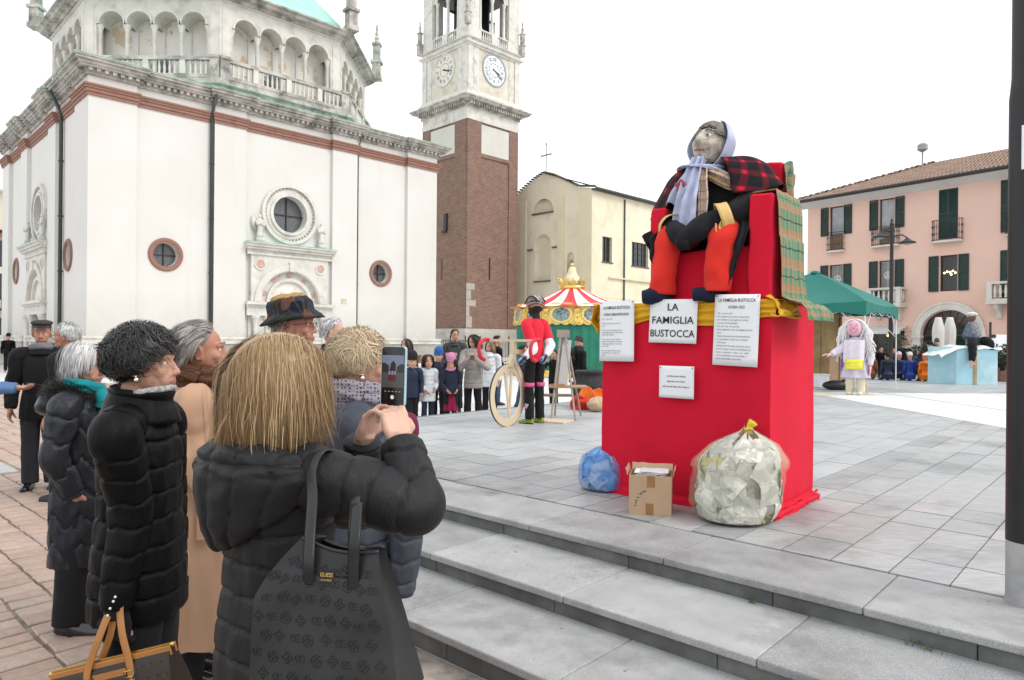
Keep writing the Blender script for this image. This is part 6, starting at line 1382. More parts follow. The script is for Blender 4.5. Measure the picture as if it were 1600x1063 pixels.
def hand(mb, w, d, n, side=1, curl=.35, s=1.0, curls=None, thumb=.6, spread=.06, wr=.024):
    """w wrist, d pointing direction, n palm normal, side +1 when the thumb lies along d x n"""
    d = d.normalized(); n = (n-d*n.dot(d)).normalized(); t = d.cross(n)*side                       # t points to the thumb side
    mb.tube([w-d*.03*s, w, w+d*.03*s], [wr*s, wr*s*1.02, .030*s], 12)
    for k in range(4):
        o = t*((1.5-k)*.020*s); base = w+d*.085*s+o*1.02-n*.004*s
        mb.tube([w+d*.012*s+o*.62, w+d*.05*s+o*.95, base], [.016*s, .0145*s, .0105*s], 10)
        L = [.072, .080, .074, .060][k]*s; c = (curls[k] if curls else curl); dd = (d+t*(1.5-k)*spread).normalized(); p = base; P = [p]; a = 0
        for j, fr in enumerate((.46, .30, .24)):
            a += c*(.8 if j == 0 else 1.0); p = p+(dd*math.cos(a)+n*math.sin(a))*L*fr; P.append(p)
        mb.tube(P, [.0100*s, .0092*s, .0082*s, .0062*s], 10); mb.ell(P[-1], .0064*s, 8, 6); mb.ell(base-n*.002*s, .0108*s, 8, 6)
    b = w+d*.022*s+t*.022*s; p1 = b+(d*.62+t*.62+n*.25).normalized()*.042*s; p2 = p1+(d*.8+t*(.45-thumb*.6)+n*thumb).normalized()*.030*s; p3 = p2+(d*.8+t*(.2-thumb*.7)+n*thumb).normalized()*.026*s
    mb.tube([b-t*.012*s, p1, p2, p3], [.017*s, .0125*s, .0108*s, .0075*s], 10); mb.ell(p3, .0078*s, 8, 6)
def head_parts(mb, T, s=1.0, male=False, old=True):
    E = lambda c, r: mb.ell(c, r, 16, 11, T); s_ = s
    E((0, -.014, .036), (.074, .094, .084)); E((0, .022, -.02), (.062, .066, .088)); E((0, .040, -.075), (.046 if not male else .051, .045, .036)); E((0, .074, -.098), (.020, .016, .016)); E((0, -.02, -.03), (.064, .075, .06))
    mb.tube([(0, .080, .022), (0, .094, -.006), (0, .106, -.030)], [.008, .0095, .0122], 10, T); E((0, .105, -.031), (.0130, .012, .0115))
    for sx in (-1, 1):
        E((sx*.0120, .095, -.034), (.0085, .011, .0085)); E((sx*.038, .058, -.025), (.026, .026, .024)); E((sx*.030, .070, -.052), (.020, .018, .026))
        mb.tube([(sx*.008, .086, .024), (sx*.030, .083, .029), (sx*.050, .066, .024)], [.008, .0095, .008], 8, T)
        mb.tube([(sx*.016, .0765, .0115), (sx*.031, .0785, .0150), (sx*.045, .068, .0105)], .0052, 8, T); mb.tube([(sx*.016, .076, -.0005), (sx*.031, .0775, -.0035), (sx*.045, .067, .0005)], .0052, 8, T)
        e = [(sx*(.072+.010*math.sin(a*.5)), -.012-.016*math.cos(a), -.008+.030*math.sin(a)) for a in [PI*.15+1.75*PI*i/14 for i in range(15)]]
        mb.tube(e, .0052, 7, T); E((sx*.072, -.010, -.010), (.008, .015, .026)); E((sx*.074, -.006, -.035), (.007, .008, .009))
    mb.tube([(-.024, .082, -.064), (-.008, .0935, -.0595), (0, .0935, -.061), (.008, .0935, -.0595), (.024, .082, -.064)], [.004, .0068, .0062, .0068, .004], 8, T)
    mb.tube([(-.022, .081, -.068), (0, .0925, -.0735), (.022, .081, -.068)], [.004, .0078, .004], 8, T); E((0, .078, -.082), (.022, .010, .010))
def face_detail(parent, T, iris=(.08, .05, .03), brow=(.12, .10, .09), glasses=None, earring=False):
    EW = mat('eye_white', (.7, .7, .66), .3); IR = mat('iris_%d' % int(iris[0]*1000), iris, .2)
    for sx in (-1, 1):
        e = MB().ell((sx*.031, .0690, .0055), (.0122, .0122, .0122), 14, 10, T).build('eye', EW, parent, True); MB().ell((sx*.031, .0782, .0055), (.0055, .0034, .0055), 12, 8, T).build('iris', IR, e, True); MB().ell((sx*.031, .0806, .0055), (.0025, .0016, .0025), 8, 6, T).build('pupil', INK, e, True)
        MB().tube([(sx*.012, .0935, .034), (sx*.030, .0925, .040), (sx*.052, .0735, .034)], [.0022, .0034, .0016], 6, T).build('eyebrow', mat('brow_%d' % int(brow[0]*1000), brow, .9, .3, 200), parent, True)
    if glasses:
        gm = mat('glasses_frame', glasses, .3, .1, 9); g = MB()
        for sx in (-1, 1):
            g.tube([(sx*.033+.021*math.cos(a), .098-.010*math.cos(a)*sx*sx*0-abs(math.cos(a)*.021+sx*.033*0)*.0-.18*abs(sx*.033+.021*math.cos(a))*.5+.012, .004+.016*math.sin(a)) for a in [2*PI*i/20 for i in range(21)]], .0013, 6, T, cap=False)
            g.tube([(sx*.053, .100, .010), (sx*.070, .078, .010), (sx*.078, .0, .004), (sx*.080, -.022, -.012)], .0014, 6, T)
        g.tube([(-.013, .106, .008), (0, .110, .012), (.013, .106, .008)], .0013, 6, T); gl = g.build('glasses', gm, parent, True)
        for sx in (-1, 1):
            gt = NT('spectacle_lens') if 'spectacle_lens' not in MATS else None
            if gt: gt.b.inputs['Alpha'].default_value = .12; MATS['spectacle_lens'] = gt.done((.6, .65, .7), .05)
            MB().add([(sx*.033+.020*math.cos(a), .110-.09*abs(sx*.033+.021*math.cos(a)), .004+.0155*math.sin(a)) for a in [2*PI*i/16 for i in range(16)]], [tuple(range(16))], T).build('lens', MATS['spectacle_lens'], gl)
    if earring:
        for sx in (-1, 1): MB().ell((sx*.086, -.004, -.048), (.005, .008, .009), 12, 8, T).ell((sx*.088, -.004, -.036), .004, 8, 6, T).build('earring', mat('silver_jewel', (.8, .78, .72), .15, metallic=1), parent, True)
def hair(parent, T, m, style='bob', n=1500, length=.25, vol=.02, curl=0, width=.0022, seed=1, clump=.6, part=.0, name='hair', locks=None, wave=.006, lmin=.82, gravity=.35, lift=.6, region=None, K=11):
    g = np.random.default_rng(seed); cen = np.array((0, -.014, .034)); rad = np.array((.0775, .098, .088))
    d = g.normal(size=(n*4, 3)); d /= np.linalg.norm(d, axis=1)[:, None]; x, y, z = d.T
    if region is not None: keep = region(x, y, z)
    elif style in ('short', 'male'): keep = np.where(z > .55, y < .62, np.where(z > -.05, y < .15+.55*z, (y < -.18) & (z > -.55)))
    elif style == 'curly': keep = np.where(z > .50, y < .60, np.where(z > -.05, y < .12+.6*z, (y < -.2) & (z > -.72)))
    else: keep = np.where(z > .50, y < .74, np.where(z > -.05, y < .30+.55*z, (y < -.12) & (z > -.72)))
    d = d[keep][:n]; n = len(d); ng = max(8, n//(locks or (9 if not curl else 12))); gi = g.integers(0, n, ng); near = gi[np.argmin(((d[:, None, :]-d[None, gi, :])**2).sum(2), 1)] if n*ng < 3e6 else gi[g.integers(0, ng, n)]
    lay = g.uniform(.0, 1, n)
    p = cen+d*rad*1.01; L = length*g.uniform(lmin, 1.08, n)*np.where(lay < .2, .75, 1); dirn = d*lift*1.0
    side = np.stack([np.sign(d[:, 0]-part)*.9, -.45*np.ones(n), -.15*np.ones(n)], 1); back = np.stack([d[:, 0]*.35, -np.ones(n), .12*np.ones(n)-.9*(z_ := d[:, 2] < .3)], 1)
    if style in ('bob', 'long'): dirn = dirn+side*np.clip(d[:, 2:3], 0, 1)+np.array((0, -.1, -.3))
    elif style in ('short', 'male', 'back'): dirn = dirn*.5+back
    else: tg_ = np.cross(d, g.normal(size=(n, 3))); dirn = dirn*.55+tg_+np.array((0, -.25, -.35))
    dirn /= np.linalg.norm(dirn, axis=1)[:, None]; st = (L/K)[:, None]; path = [p.copy()]; flick = g.uniform(-.14, .36, n) if locks else np.full(n, .22); off = (.015+vol*(lay if not locks or style != 'bob' else .72+.28*lay))[:, None]
    for k in range(K):
        gr = np.array((0, 0, -1.0)); gg = gravity*(k/K if style == 'curly' else 1)
        dirn = dirn*(1-gg)+gr*gg
        if style in ('bob', 'long') and k > K*.62: q_ = (cen-p)*np.array((1, 1, 0)); dirn = dirn+q_/np.maximum(.02, np.linalg.norm(q_, axis=1))[:, None]*flick[near][:, None]
        dirn /= np.linalg.norm(dirn, axis=1)[:, None]; p = p+dirn*st
        q = (p-cen)/(rad*(1+off/.09*(.4+.6*min(1, k/3)))); lq = np.linalg.norm(q, axis=1); ins = (lq < 1)[:, None]
        qq = np.where(p[:, 2:3] < cen[2]-.02, np.concatenate([q[:, :2]/np.maximum(.05, np.linalg.norm(q[:, :2], axis=1))[:, None], q[:, 2:3]], 1), q/np.maximum(.05, lq)[:, None])
        p = np.where(ins & (p[:, 2:3] > -.16), cen+qq*rad*(1+off/.09*(.4+.6*min(1, k/3))), p); 
        if style == 'curly': q = (p-cen)/rad; lq = np.linalg.norm(q, axis=1)[:, None]; mx_ = 1+(.35+.65*lay[:, None])*vol/.09; p = np.where(lq > mx_, cen+q/lq*mx_*rad, p)
        path.append(p.copy())
    P = np.stack(path, 1)                                                   # n,K+1,3
    t = np.linspace(0, 1, K+1)[None, :, None]; P = P+(P[near]+(P[:, :1]-P[near][:, :1])*(1-.7*t)-P)*clump*t**.7*(1-.35*t**2)*g.uniform(.4, 1.1, n)[:, None, None]
    if curl:
        ph = g.uniform(0, 6.28, n)[near][:, None]+g.normal(0, .16, n)[:, None]; fr = g.uniform(.8, 1.25, n)[near][:, None]; w = np.linspace(0, 1, K+1)[None, :]*curl[1]*fr*6.28+ph; ax = np.cross(d, g.normal(size=(n, 3))[near]); ax /= np.linalg.norm(ax, axis=1)[:, None]; bx = np.cross(d, ax)
        am = (curl[0]*np.minimum(1, np.linspace(0, 3, K+1)))[None, :]; P = P+ax[:, None, :]*(np.cos(w)*am)[:, :, None]+bx[:, None, :]*(np.sin(w)*am)[:, :, None]
    else:
        P += (np.sin(np.linspace(0, 3.6, K+1)[None, :]+g.uniform(0, 6, n)[near][:, None])*wave*np.linspace(0, 1, K+1)[None, :])[:, :, None]*g.normal(size=(n, 1, 3))[near]*.8
    tan = np.gradient(P, axis=1); outw = P-cen; sd = np.cross(tan, outw); sd /= np.maximum(1e-6, np.linalg.norm(sd, axis=2))[:, :, None]
    wd = (width*np.array([1]*(K-3)+[.9, .7, .4, .1]))[None, :, None]*g.uniform(.6, 1.4, n)[:, None, None]
    A, B = P-sd*wd, P+sd*wd; vs = np.stack([A, B], 2).reshape(-1, 3)
    M = np.array(T); vs = vs@M[:3, :3].T+M[:3, 3]
    base = np.arange(n)[:, None]*(2*(K+1))+2*np.arange(K)[None, :]; fs = np.stack([base, base+1, base+3, base+2], 2).reshape(-1, 4)
    me = bpy.data.meshes.new(name); me.vertices.add(len(vs)); me.vertices.foreach_set('co', vs.ravel().astype(np.float32)); me.loops.add(fs.size); me.loops.foreach_set('vertex_index', fs.ravel().astype(np.int32)); me.polygons.add(len(fs)); me.polygons.foreach_set('loop_start', np.arange(0, fs.size, 4, dtype=np.int32)); me.update(calc_edges=True); me.validate()
    tone = np.clip(.5+(.055 if locks else .13)*g.normal(size=n)+.25*g.normal(size=n)[near], 0, 1); a = me.attributes.new('tone', 'FLOAT', 'POINT'); a.data.foreach_set('value', np.repeat(tone, 2*(K+1)).astype(np.float32))
    me.polygons.foreach_set('use_smooth', [True]*len(fs)); me.materials.append(m)
    if n > 2000:                                                            # soft, continuous sheen over the locks
        rn = outw/np.maximum(1e-6, np.linalg.norm(outw, axis=2))[:, :, None]; fn = np.cross(tan, sd); fn /= np.maximum(1e-9, np.linalg.norm(fn, axis=2))[:, :, None]; fn *= np.sign((fn*rn).sum(2))[:, :, None]
        k_ = .45 if style == 'curly' else .8; nn = rn*k_+fn*(1-k_); nn = np.repeat(nn, 2, axis=1).reshape(-1, 3)@M[:3, :3].T; nn /= np.maximum(1e-9, np.linalg.norm(nn, axis=1))[:, None]; me.normals_split_custom_set_from_vertices(nn.tolist())
    return link(name, me, parent)
def scalp(parent, T, m, up=1.0, male=False):
    """close-lying under-hair that follows the skull"""
    mb = MB(); nu, nv = 28, 18; vs = []
    for j in range(nv+1):
        for i in range(nu):
            a = 2*PI*i/nu; ymax = .95
            e0 = (-.62 if not male else -.5); front = max(0, math.sin(a)); low = e0+(1.25-e0)*max(0, front)**.75*(.86 if not male else .92)
            if abs(math.cos(a)) > .8 and front > -.1: low = max(low, -.12)
            e = PI/2-(PI/2-low)*j/nv; vs.append((.0765*up*math.cos(e)*math.cos(a), -.014+.097*up*math.cos(e)*math.sin(a), .034+.087*up*math.sin(e)))
    mb.add(vs, [(j*nu+i, j*nu+(i+1) % nu, (j+1)*nu+(i+1) % nu, (j+1)*nu+i) for j in range(nv) for i in range(nu)], T)
    o = mb.build('scalp_hair', m, parent, True); return o
def ringmesh(rows, mi=0):
    mb = MB(); n = len(rows[0]); k = len(rows); mb.add([p for r in rows for p in r], [(i*n+j, i*n+(j+1) % n, (i+1)*n+(j+1) % n, (i+1)*n+j) for i in range(k-1) for j in range(n)]+[tuple(range(n))[::-1], tuple(range((k-1)*n, k*n))]); return mb
def garment(keys, n=56, rows=110, quilt=0, amp=.016, chev=0, fold=0, seed=0, wr=.006):
    """torso shell: keys (z, rx, ry, cy, cx)"""
    keys = sorted(keys); zs = [k[0] for k in keys]; out = []; sp = lambda z, c: float(np.interp(z, zs, [k[c] if len(k) > c else 0 for k in keys]))
    z0, z1 = zs[0], zs[-1]
    for i in range(rows+1):
        z = z0+(z1-z0)*i/rows; rx, ry, cy, cx = (sum(sp(min(z1, max(z0, z+dz)), c) for dz in (-.03, 0, .03))/3 if .04 < i/rows < .93 else sp(z, c) for c in (1, 2, 3, 4)); row = []
        for j in range(n):
            a = 2*PI*j/n; ca, sa = math.cos(a), math.sin(a); sq = 1/(abs(ca)**2.4+abs(sa)**2.4)**(1/2.4)
            x, y = rx*ca*sq, ry*sa*sq; r = 1; dlt = 0
            if quilt:
                zz = z+.010*mn.noise((ca*2.2+seed, sa*2.2, z*3))+(chev*abs(((a/PI*3) % 1)-.5) if chev else 0); ph = (zz-z0)/quilt; q = abs(math.sin(PI*ph)); e = math.exp(-q*2.6)
                k_ = int(ph); dlt = amp*(1-math.exp(-q*5)-.85)*(.8+.5*mn.noise((ca*1.5+k_*3.1, sa*1.5+seed, k_*1.7)))+wr*e*abs(mn.noise((ca*9+seed, sa*9+k_*2, z*9)))*2.2-wr*e*.6+wr*.9*mn.noise((ca*4+seed, sa*4, z*9+k_))
            else: dlt = wr*mn.noise((ca*3+seed, sa*3, z*3.2))*1.5
            if fold: dlt += fold*math.sin(7*a+2*mn.noise((ca+seed, sa, z*2)))*max(0, min(1, (z0+.6*(z1-z0)-z)/(.6*(z1-z0))))
            row.append((cx+x+ca*dlt, cy+y+sa*dlt, z))
        out.append(row)
    return ringmesh(out)
def sleeve(P, rad, n=26, per=26, quilt=0, amp=.012, seed=0, wr=.005):
    q = smoothpath(P, per); k = len(q); mb = MB().tube(q, [lerpl(rad, i/(k-1)) for i in range(k)], n); s = 0; S_ = [0]
    for i in range(1, k): s += (q[i]-q[i-1]).length; S_.append(s)
    for idx in range(k*n):
        i = idx//n; v = V(mb.v[idx]); d = v-q[i]; r = d.length; dn = d/r if r > 1e-6 else V((0, 0, 0)); a = 2*PI*(idx % n)/n
        if quilt: ph = S_[i]/quilt+.25*mn.noise((math.cos(a)+seed, math.sin(a), S_[i]*5)); sn = abs(math.sin(PI*ph)); k_ = int(ph+9); es = math.exp(-sn*2.6); dl = amp*(1-math.exp(-sn*5)-.85)*(.8+.5*mn.noise((math.cos(a)*1.2+k_*2.3, math.sin(a)*1.2+seed, k_)))+wr*es*abs(mn.noise((math.cos(a)*5+seed, math.sin(a)*5+k_*2, S_[i]*12)))*2.2-wr*es*.6+wr*.9*mn.noise((math.cos(a)*2, math.sin(a)*2+seed, S_[i]*11))
        else: dl = wr*1.6*mn.noise((math.cos(a)*1.6+seed, math.sin(a)*1.6, S_[i]*11))
        mb.v[idx] = tuple(v+dn*dl)
    return mb
def shoe(parent, pos, yaw, m, L=.265, name='shoe', sole=None):
    T = M4.Translation(pos) @ M4.Rotation(-yaw, 4, 'Z'); out = [(-.075*0+.047*math.sin(a)*(1-.15*math.cos(a)), .075+L*.5*-math.cos(a)) for a in [2*PI*i/20 for i in range(20)]]
    MB().prism(out, 0, .018, T).build('sole', sole or SHOE, None)
    sl_ = bpy.data.objects[-1] if False else None
    mb = MB(); ss = [(-.055, .03, .085), (-.03, .037, .095), (.02, .040, .088), (.07, .043, .068), (.12, .045, .052), (.16, .042, .044), (.19, .030, .034), (.205, .008, .02)]
    rows = [[(w*math.cos(PI*j/12), y, .012+h*math.sin(PI*j/12)) for j in range(13)] for y, w, h in ss]
    for r in (rows[0], rows[-1]): pass
    nn = 13; mb.add([p for r in rows for p in r], [(i*nn+j, i*nn+j+1, (i+1)*nn+j+1, (i+1)*nn+j) for i in range(len(ss)-1) for j in range(12)]+[tuple(range(13))[::-1]], T)
    return mb
def put_shoes(parent, feet, m, sole=None):
    for (x, y, z, yaw) in feet:
        T = M4.Translation((x, y, z)) @ M4.Rotation(-yaw, 4, 'Z')
        s = shoe_upper((x, y, z), yaw).build('shoe', m, parent, True)
        out = [(.046*math.cos(a), .074+.140*math.sin(a)) for a in [2*PI*i/20 for i in range(20)]]
        MB().prism(out, 0, .02, T).build('sole', sole or SHOE, s)
def shoe_upper(pos, yaw):
    T = M4.Translation(pos) @ M4.Rotation(-yaw, 4, 'Z'); mb = MB()
    ss = [(-.060, .026, .075), (-.045, .036, .10), (-.01, .040, .105), (.04, .042, .085), (.09, .044, .062), (.14, .044, .050), (.18, .036, .040), (.205, .022, .028), (.213, .006, .016)]; nn = 13
    mb.add([(w*math.cos(PI*j/12), y, .014+h*math.sin(PI*j/12)) for y, w, h in ss for j in range(13)], [(i*nn+j, (i+1)*nn+j, (i+1)*nn+j+1, i*nn+j+1) for i in range(len(ss)-1) for j in range(12)]+[tuple(range(13))], T); return mb
def person(loc, face, H, label, o, detail=0, cat='person', name='person', group=None):
    """o: coat, hem, quilt, amp, girth, trousers, shoes, skin, hair dict, l/r arm world points (elbow, wrist[, hand dir, palm normal]), yaw, pitch, sit, collar, skirt ..."""
    root = thing(name, label, cat, loc, -R(face), group); W = M4.Translation(loc) @ M4.Rotation(-R(face), 4, 'Z'); Wi = W.inverted(); loc3 = lambda p: Wi @ V(p)
    g = o.get('girth', 1.0); s = H/1.65; drop = 0; sit = o.get('sit', 0)
    if sit: drop = .515*H-.24
    lean = o.get('lean', 0)
    ln = lambda z: lean*max(0, z-.5*H)
    hz = .925*H-drop; hc = V((0, .015*s+ln(hz), hz)); HM = M4.Translation(hc) @ M4.Rotation(-R(o.get('yaw', 0)), 4, 'Z') @ M4.Rotation(R(o.get('pitch', 0)), 4, 'X') @ M4.Scale(o.get('hs', 1.0)*s**.35, 4)
    sh = .795*H-drop; sw = o.get('sw', (.112 if detail else .102)*H)
    arms = {}
    for k, sx in (('l', -1), ('r', 1)):
        a = o.get(k)
        if a: el, wr_ = loc3(a[0]), loc3(a[1])
        else: el, wr_ = V((sx*(sw+.045*s*g), -.02*s, .62*H-drop)), V((sx*(sw+.05*s*g), .045*s, .485*H-drop))
        hd = (Wi.to_3x3() @ V(a[2])) if a and len(a) > 2 else (wr_-el).normalized()
        pn = (Wi.to_3x3() @ V(a[3])) if a and len(a) > 3 else V((-sx, .1, 0)); arms[k] = (sx, V((sx*sw, ln(sh), sh)), el, wr_, hd, pn, (a[4] if a and len(a) > 4 else {}))
    sk = o.get('skin', SKIN); vox = {2: .0045, 1: .0062, 0: .013}[detail]
    b = MB(); head_parts(b, HM, s, o.get('male', False))
    nb_ = V((0, -.015*s+ln(sh), .845*H-drop)); b.tube([hc+V((0, -.022, -.05)), (hc+nb_)*.5+V((0, -.02, -.02)), nb_-V((0, 0, .03))], [.050*s, .051*s, .058*s], 14)
    b.rings([(0, 0, .50*H-drop, .10*s, .075*s), (0, 0, .60*H-drop, .085*s, .06*s), (0, ln(.7*H), .72*H-drop, .10*s, .065*s), (0, ln(.8*H), .80*H-drop, .10*s, .055*s), (0, ln(.83*H), .835*H-drop, .06*s, .045*s)], 18)
    feet = []
    stp = o.get('step', .0)
    for sx in (-1, 1):
        hip = V((sx*.05*H, 0, .51*H-drop)); 
        if sit: kn, an = V((sx*.13*s, .30*s, .36*s)), V((sx*.12*s, .26*s, .07))
        else: kn, an = V((sx*.055*H, .01+sx*stp*.5, .275*H)), V((sx*.058*H, -.01+sx*stp, .05*H))
        b.tube([hip+V((0, 0, .03)), kn, an], [.07*s, .048*s, .034*s], 12); b.ell(kn, .048*s, 10, 7); b.tube([an, V((an.x, an.y-.02, .035)), V((an.x*1.1, an.y+.12*s, .028))], [.034*s, .034*s, .022*s], 10); feet.append((hip, kn, an))
        _, S0, el, wr_, hd, pn, ho = arms['l' if sx < 0 else 'r']; b.tube([V((sx*.07*s, ln(sh), sh)), S0, el], [.05*s, .045*s, .036*s], 12); b.ell(el, .036*s, 10, 7); b.tube([el, wr_], [.036*s, .025*s], 12)
        hand(b, wr_, hd, pn, ho.get('side', -sx if not ho else -sx), s=.98*s**.6, **{k: v for k, v in ho.items() if k != 'side'})
    me = remesh(b, vox, 3 if detail else 2); me.materials.append(sk); me.materials.append(LIP)
    if detail:
        co = np.empty(len(me.vertices)*3, np.float32); me.vertices.foreach_get('co', co); co = co.reshape(-1, 3); Mi = np.array(HM.inverted()); hl = co@Mi[:3, :3].T+Mi[:3, 3]
        lipv = (np.abs(hl[:, 0]) < .024) & (hl[:, 1] > .083) & (((hl[:, 2]+.0665)/.0125)**2+(hl[:, 0]/.025)**2 < 1)
        vi = np.empty(len(me.loops), np.int32); me.loops.foreach_get('vertex_index', vi); lt = np.empty(len(me.polygons), np.int32); me.polygons.foreach_get('loop_start', lt); me.polygons.foreach_set('material_index', lipv[vi[lt]].astype(np.int32))
    body = link('body', me, root); me.polygons.foreach_set('use_smooth', [True]*len(me.polygons))
    # trousers / skirt / shoes
    tm = o.get('trousers', TROU)
    if not o.get('nolegs'):
        mb = MB()
        for i, (hip, kn, an) in enumerate(feet):
            tw = o.get('tw', 1.0); sl = sleeve([hip+V((0, 0, .06*s)), hip, (hip+kn)/2+V((0, .01, 0)), kn, (kn+an)/2, V((an.x, an.y, max(.06, an.z-.02)))], [.074*s, .080*s, .080*s*min(1.1, tw), .068*s*tw, .066*s*tw, .066*s*tw], 20, 8, seed=i, wr=.007); mb.add(sl.v, sl.f)
        mb.build('trousers', tm, root, True)
        put_shoes(root, [(an.x, an.y-.01, 0, (-.12 if an.x < 0 else .12)) for _, _, an in feet], o.get('shoes', SHOE), o.get('sole'))
    if o.get('skirt'):
        z0, z1 = o['skirt'][1]*H, .55*H; garment([(z0, .17*s, .14*s, 0), (z1, .11*s, .09*s, 0)], 40, 30, fold=.014).build('skirt', o['skirt'][0], root, True)
    # coat
    cm = o.get('coat', BLKN); q = o.get('quilt', 0)*1.0; amp = o.get('amp', .014); hem = (o.get('hem', .42)*H if not sit else .06); cn, rw = (96, 240) if detail else (36, 60)
    fl = o.get('flare', 1.0); G = lambda z, rx, ry, cy=0: (z*H-drop if not sit or z > .5 else z*H, rx*s*g, ry*s*g, cy*s+ln(z*H), 0)
    keys = [(hem, .146*s*g*fl, .120*s*g*fl, 0, 0)]+[k for k in (G(.46, .146*fl**.5, .120*fl**.5), G(.54, .140, .112), G(.62, .126, .100), G(.70, .132, .102), G(.765, .136, .098, -.005), G(.80, .120, .085, -.012), G(.825, .085, .070, -.015), G(.845, .062, .060, -.012)) if k[0] > hem+.03]
    if sit: keys = [(.05, .17*s*g, .16*s*g, 0.02, 0), (.22, .20*s*g, .19*s*g, .02, 0)]+[k for k in keys if k[0] > .26]
    mb = garment(keys, cn, rw, q, amp*s, o.get('chev', 0), o.get('fold', 0), seed=int(loc[0]*10) % 7, wr=o.get('wr', .006))
    for k in ('l', 'r'):
        if o.get('no_'+k): continue
        sx, S0, el, wr_, hd, pn, ho = arms[k]; sr = o.get('sr', 1.0 if detail else .88)*s*g
        P = [V((sx*sw*.45, S0.y-.01, sh+.012*s)), S0+V((sx*.012, 0, -.012)), S0.lerp(el, .5), el, el.lerp(wr_, .5), wr_.lerp(el, .03)]
        sl = sleeve(P, [.056*sr, .066*sr, .062*sr, .056*sr, .050*sr, .042*sr], 44 if detail else 16, 34 if detail else 8, q, amp*.8*s, seed=sx*3, wr=o.get('wr', .006)*.9); mb.add(sl.v, sl.f)
        m2 = MB().tube([wr_.lerp(el, .05), wr_.lerp(el, -.012)], [.041*sr, .038*sr], 18); m2.build('cuff', cm, root, True)
    mb.build(o.get('coatname', 'coat'), cm, root, True)
    if o.get('collar'):
        c = o['collar']; z0 = .80*H-drop; z1 = z0+c[0]; rows = []
        for i in range(13):
            t = i/12; z = z0+(z1-z0)*min(1, t/.6) if t < .6 else z1-(t-.6)/.4*.05; rr = (.105-.030*min(1, t/.5)) if t < .6 else .077-.016*(t-.6)/.4; 
            rows.append([((rr*s*c[1]*(1+.05*mn.noise((math.cos(a)*3, math.sin(a)*3, t*4))))*math.cos(a), -.008+ln(z)+rr*s*c[1]*1.05*math.sin(a)+.012*t, z+(.012*math.sin(a)*-1 if t > .3 else 0)+.006*mn.noise((a*2, t, 1))) for a in [2*PI*j/36 for j in range(36)]])
        cl = ringmesh(rows); cl.f = cl.f[:-2]; ob = cl.build('collar', c[2] if len(c) > 2 else cm, root, True); ob.modifiers.new('t', 'SOLIDIFY').thickness = .012
    if o.get('hood'):
        hm_ = o['hood'] if not isinstance(o['hood'], bool) else cm; z = .815*H-drop; mb = MB().ell((0, 0, 0), (1, 1, 1), 28, 18); mb.v = [(x*.145*s*g*(1-.12*zz), -.095*s*g+ln(z)+y*.075*s*g*(1.15-.5*zz), z-.02*s+zz*.095*s+.01*mn.noise((x*4, y*4, zz*4))) for x, y, zz in mb.v]; mb.build('hood', hm_, root, True)
    if o.get('fur'):
        fz = .83*H-drop; T = M4.Translation((0, -.045*s+ln(fz), fz)); mb = MB().ell((0, 0, 0), (1, 1, 1), 20, 12); mb.v = [(x*.155*s, -.045*s+ln(fz)+y*.125*s, fz+zz*.052*s) for x, y, zz in mb.v]; mb.build('fur_pad', FURM, root, True)
        gq = np.random.default_rng(5); n_ = 7000; a = gq.uniform(0, 2*PI, n_); e = gq.uniform(-1, 1, n_); cr = np.stack([np.cos(a)*.155*s*np.sqrt(1-e**2*.8), np.sin(a)*.125*s*np.sqrt(1-e**2*.8), e*.052*s], 1)
        strands(root, cr+np.array((0, -.045*s+ln(fz), fz)), np.stack([np.cos(a), np.sin(a), e*1.2-.25], 1), FURM, gq.uniform(.035, .06, n_), 'fur_trim', .0012, gq)
    if o.get('scarf'):
        for sc in (o['scarf'] if isinstance(o['scarf'], list) else [o['scarf']]):
            mt_, loops, tail_ = sc[0], sc[1], sc[2] if len(sc) > 2 else None; mb = MB(); th = sc[3] if len(sc) > 3 else 1; z = .842*H-drop
            for k in range(loops):
                rr = .074*s+.012*k*s; P = [V((rr*math.cos(a)*1.02, -.005+ln(z)+rr*math.sin(a)*1.08+.014, z+.026*k*s*(1 if k % 2 else .6)+.022*math.sin(a+k*2.)-.012*math.sin(a)+.010*mn.noise((math.cos(a)*2+k, math.sin(a)*2, 0)))) for a in [2*PI*i/36 for i in range(37)]]
                t = sleeve(P[:-1]+[P[0]], [.032*s*th, .036*s*th, .030*s*th, .034*s*th, .032*s*th], 18, 2, seed=k*4, wr=.009); mb.add(t.v, t.f)
            if tail_: t = sleeve([V((.02*s, .105*s, z)), V((.03*s, .15*s, z-.06)), V((.03*s, .15*s, z-tail_*.6)), V((.035*s, .14*s, z-tail_))], [.03, .04, .045, .04], 14, 6, wr=.01); mb.add(t.v, t.f)
            mb.build('scarf', mt_, root, True)
    hr = o.get('hair')
    if hr:
        hr = dict(hr); hm = hr.pop('m'); cap = hr.pop('cap', 1.03)
        if cap: scalp(root, HM, hm, cap, hr.get('style') in ('male',))
        hair(root, HM, hm, seed=int(abs(loc[0])*100) % 99+1, **hr)
    if detail or o.get('face'): face_detail(root, HM, glasses=o.get('glasses'), earring=o.get('earring'), iris=o.get('iris', (.08, .05, .03)), brow=o.get('brow', (.12, .10, .09)))
    else:
        e = MB()
        for sx in (-1, 1): e.ell((sx*.031, .079, .006), (.012, .006, .006), 8, 5, HM)
        e.build('eyes', mat('dark_eyes', (.03, .025, .02), .3), root, True); MB().tube([(sx_ *.052, .078-abs(sx_)*0, .032) for sx_ in (-1,)]+[(-.03, .093, .038), (-.012, .094, .033)], .003, 5, HM).tube([(.052, .078, .032), (.03, .093, .038), (.012, .094, .033)], .003, 5, HM).build('eyebrows', mat('dark_brow', (.05, .035, .03), .9), root, True)
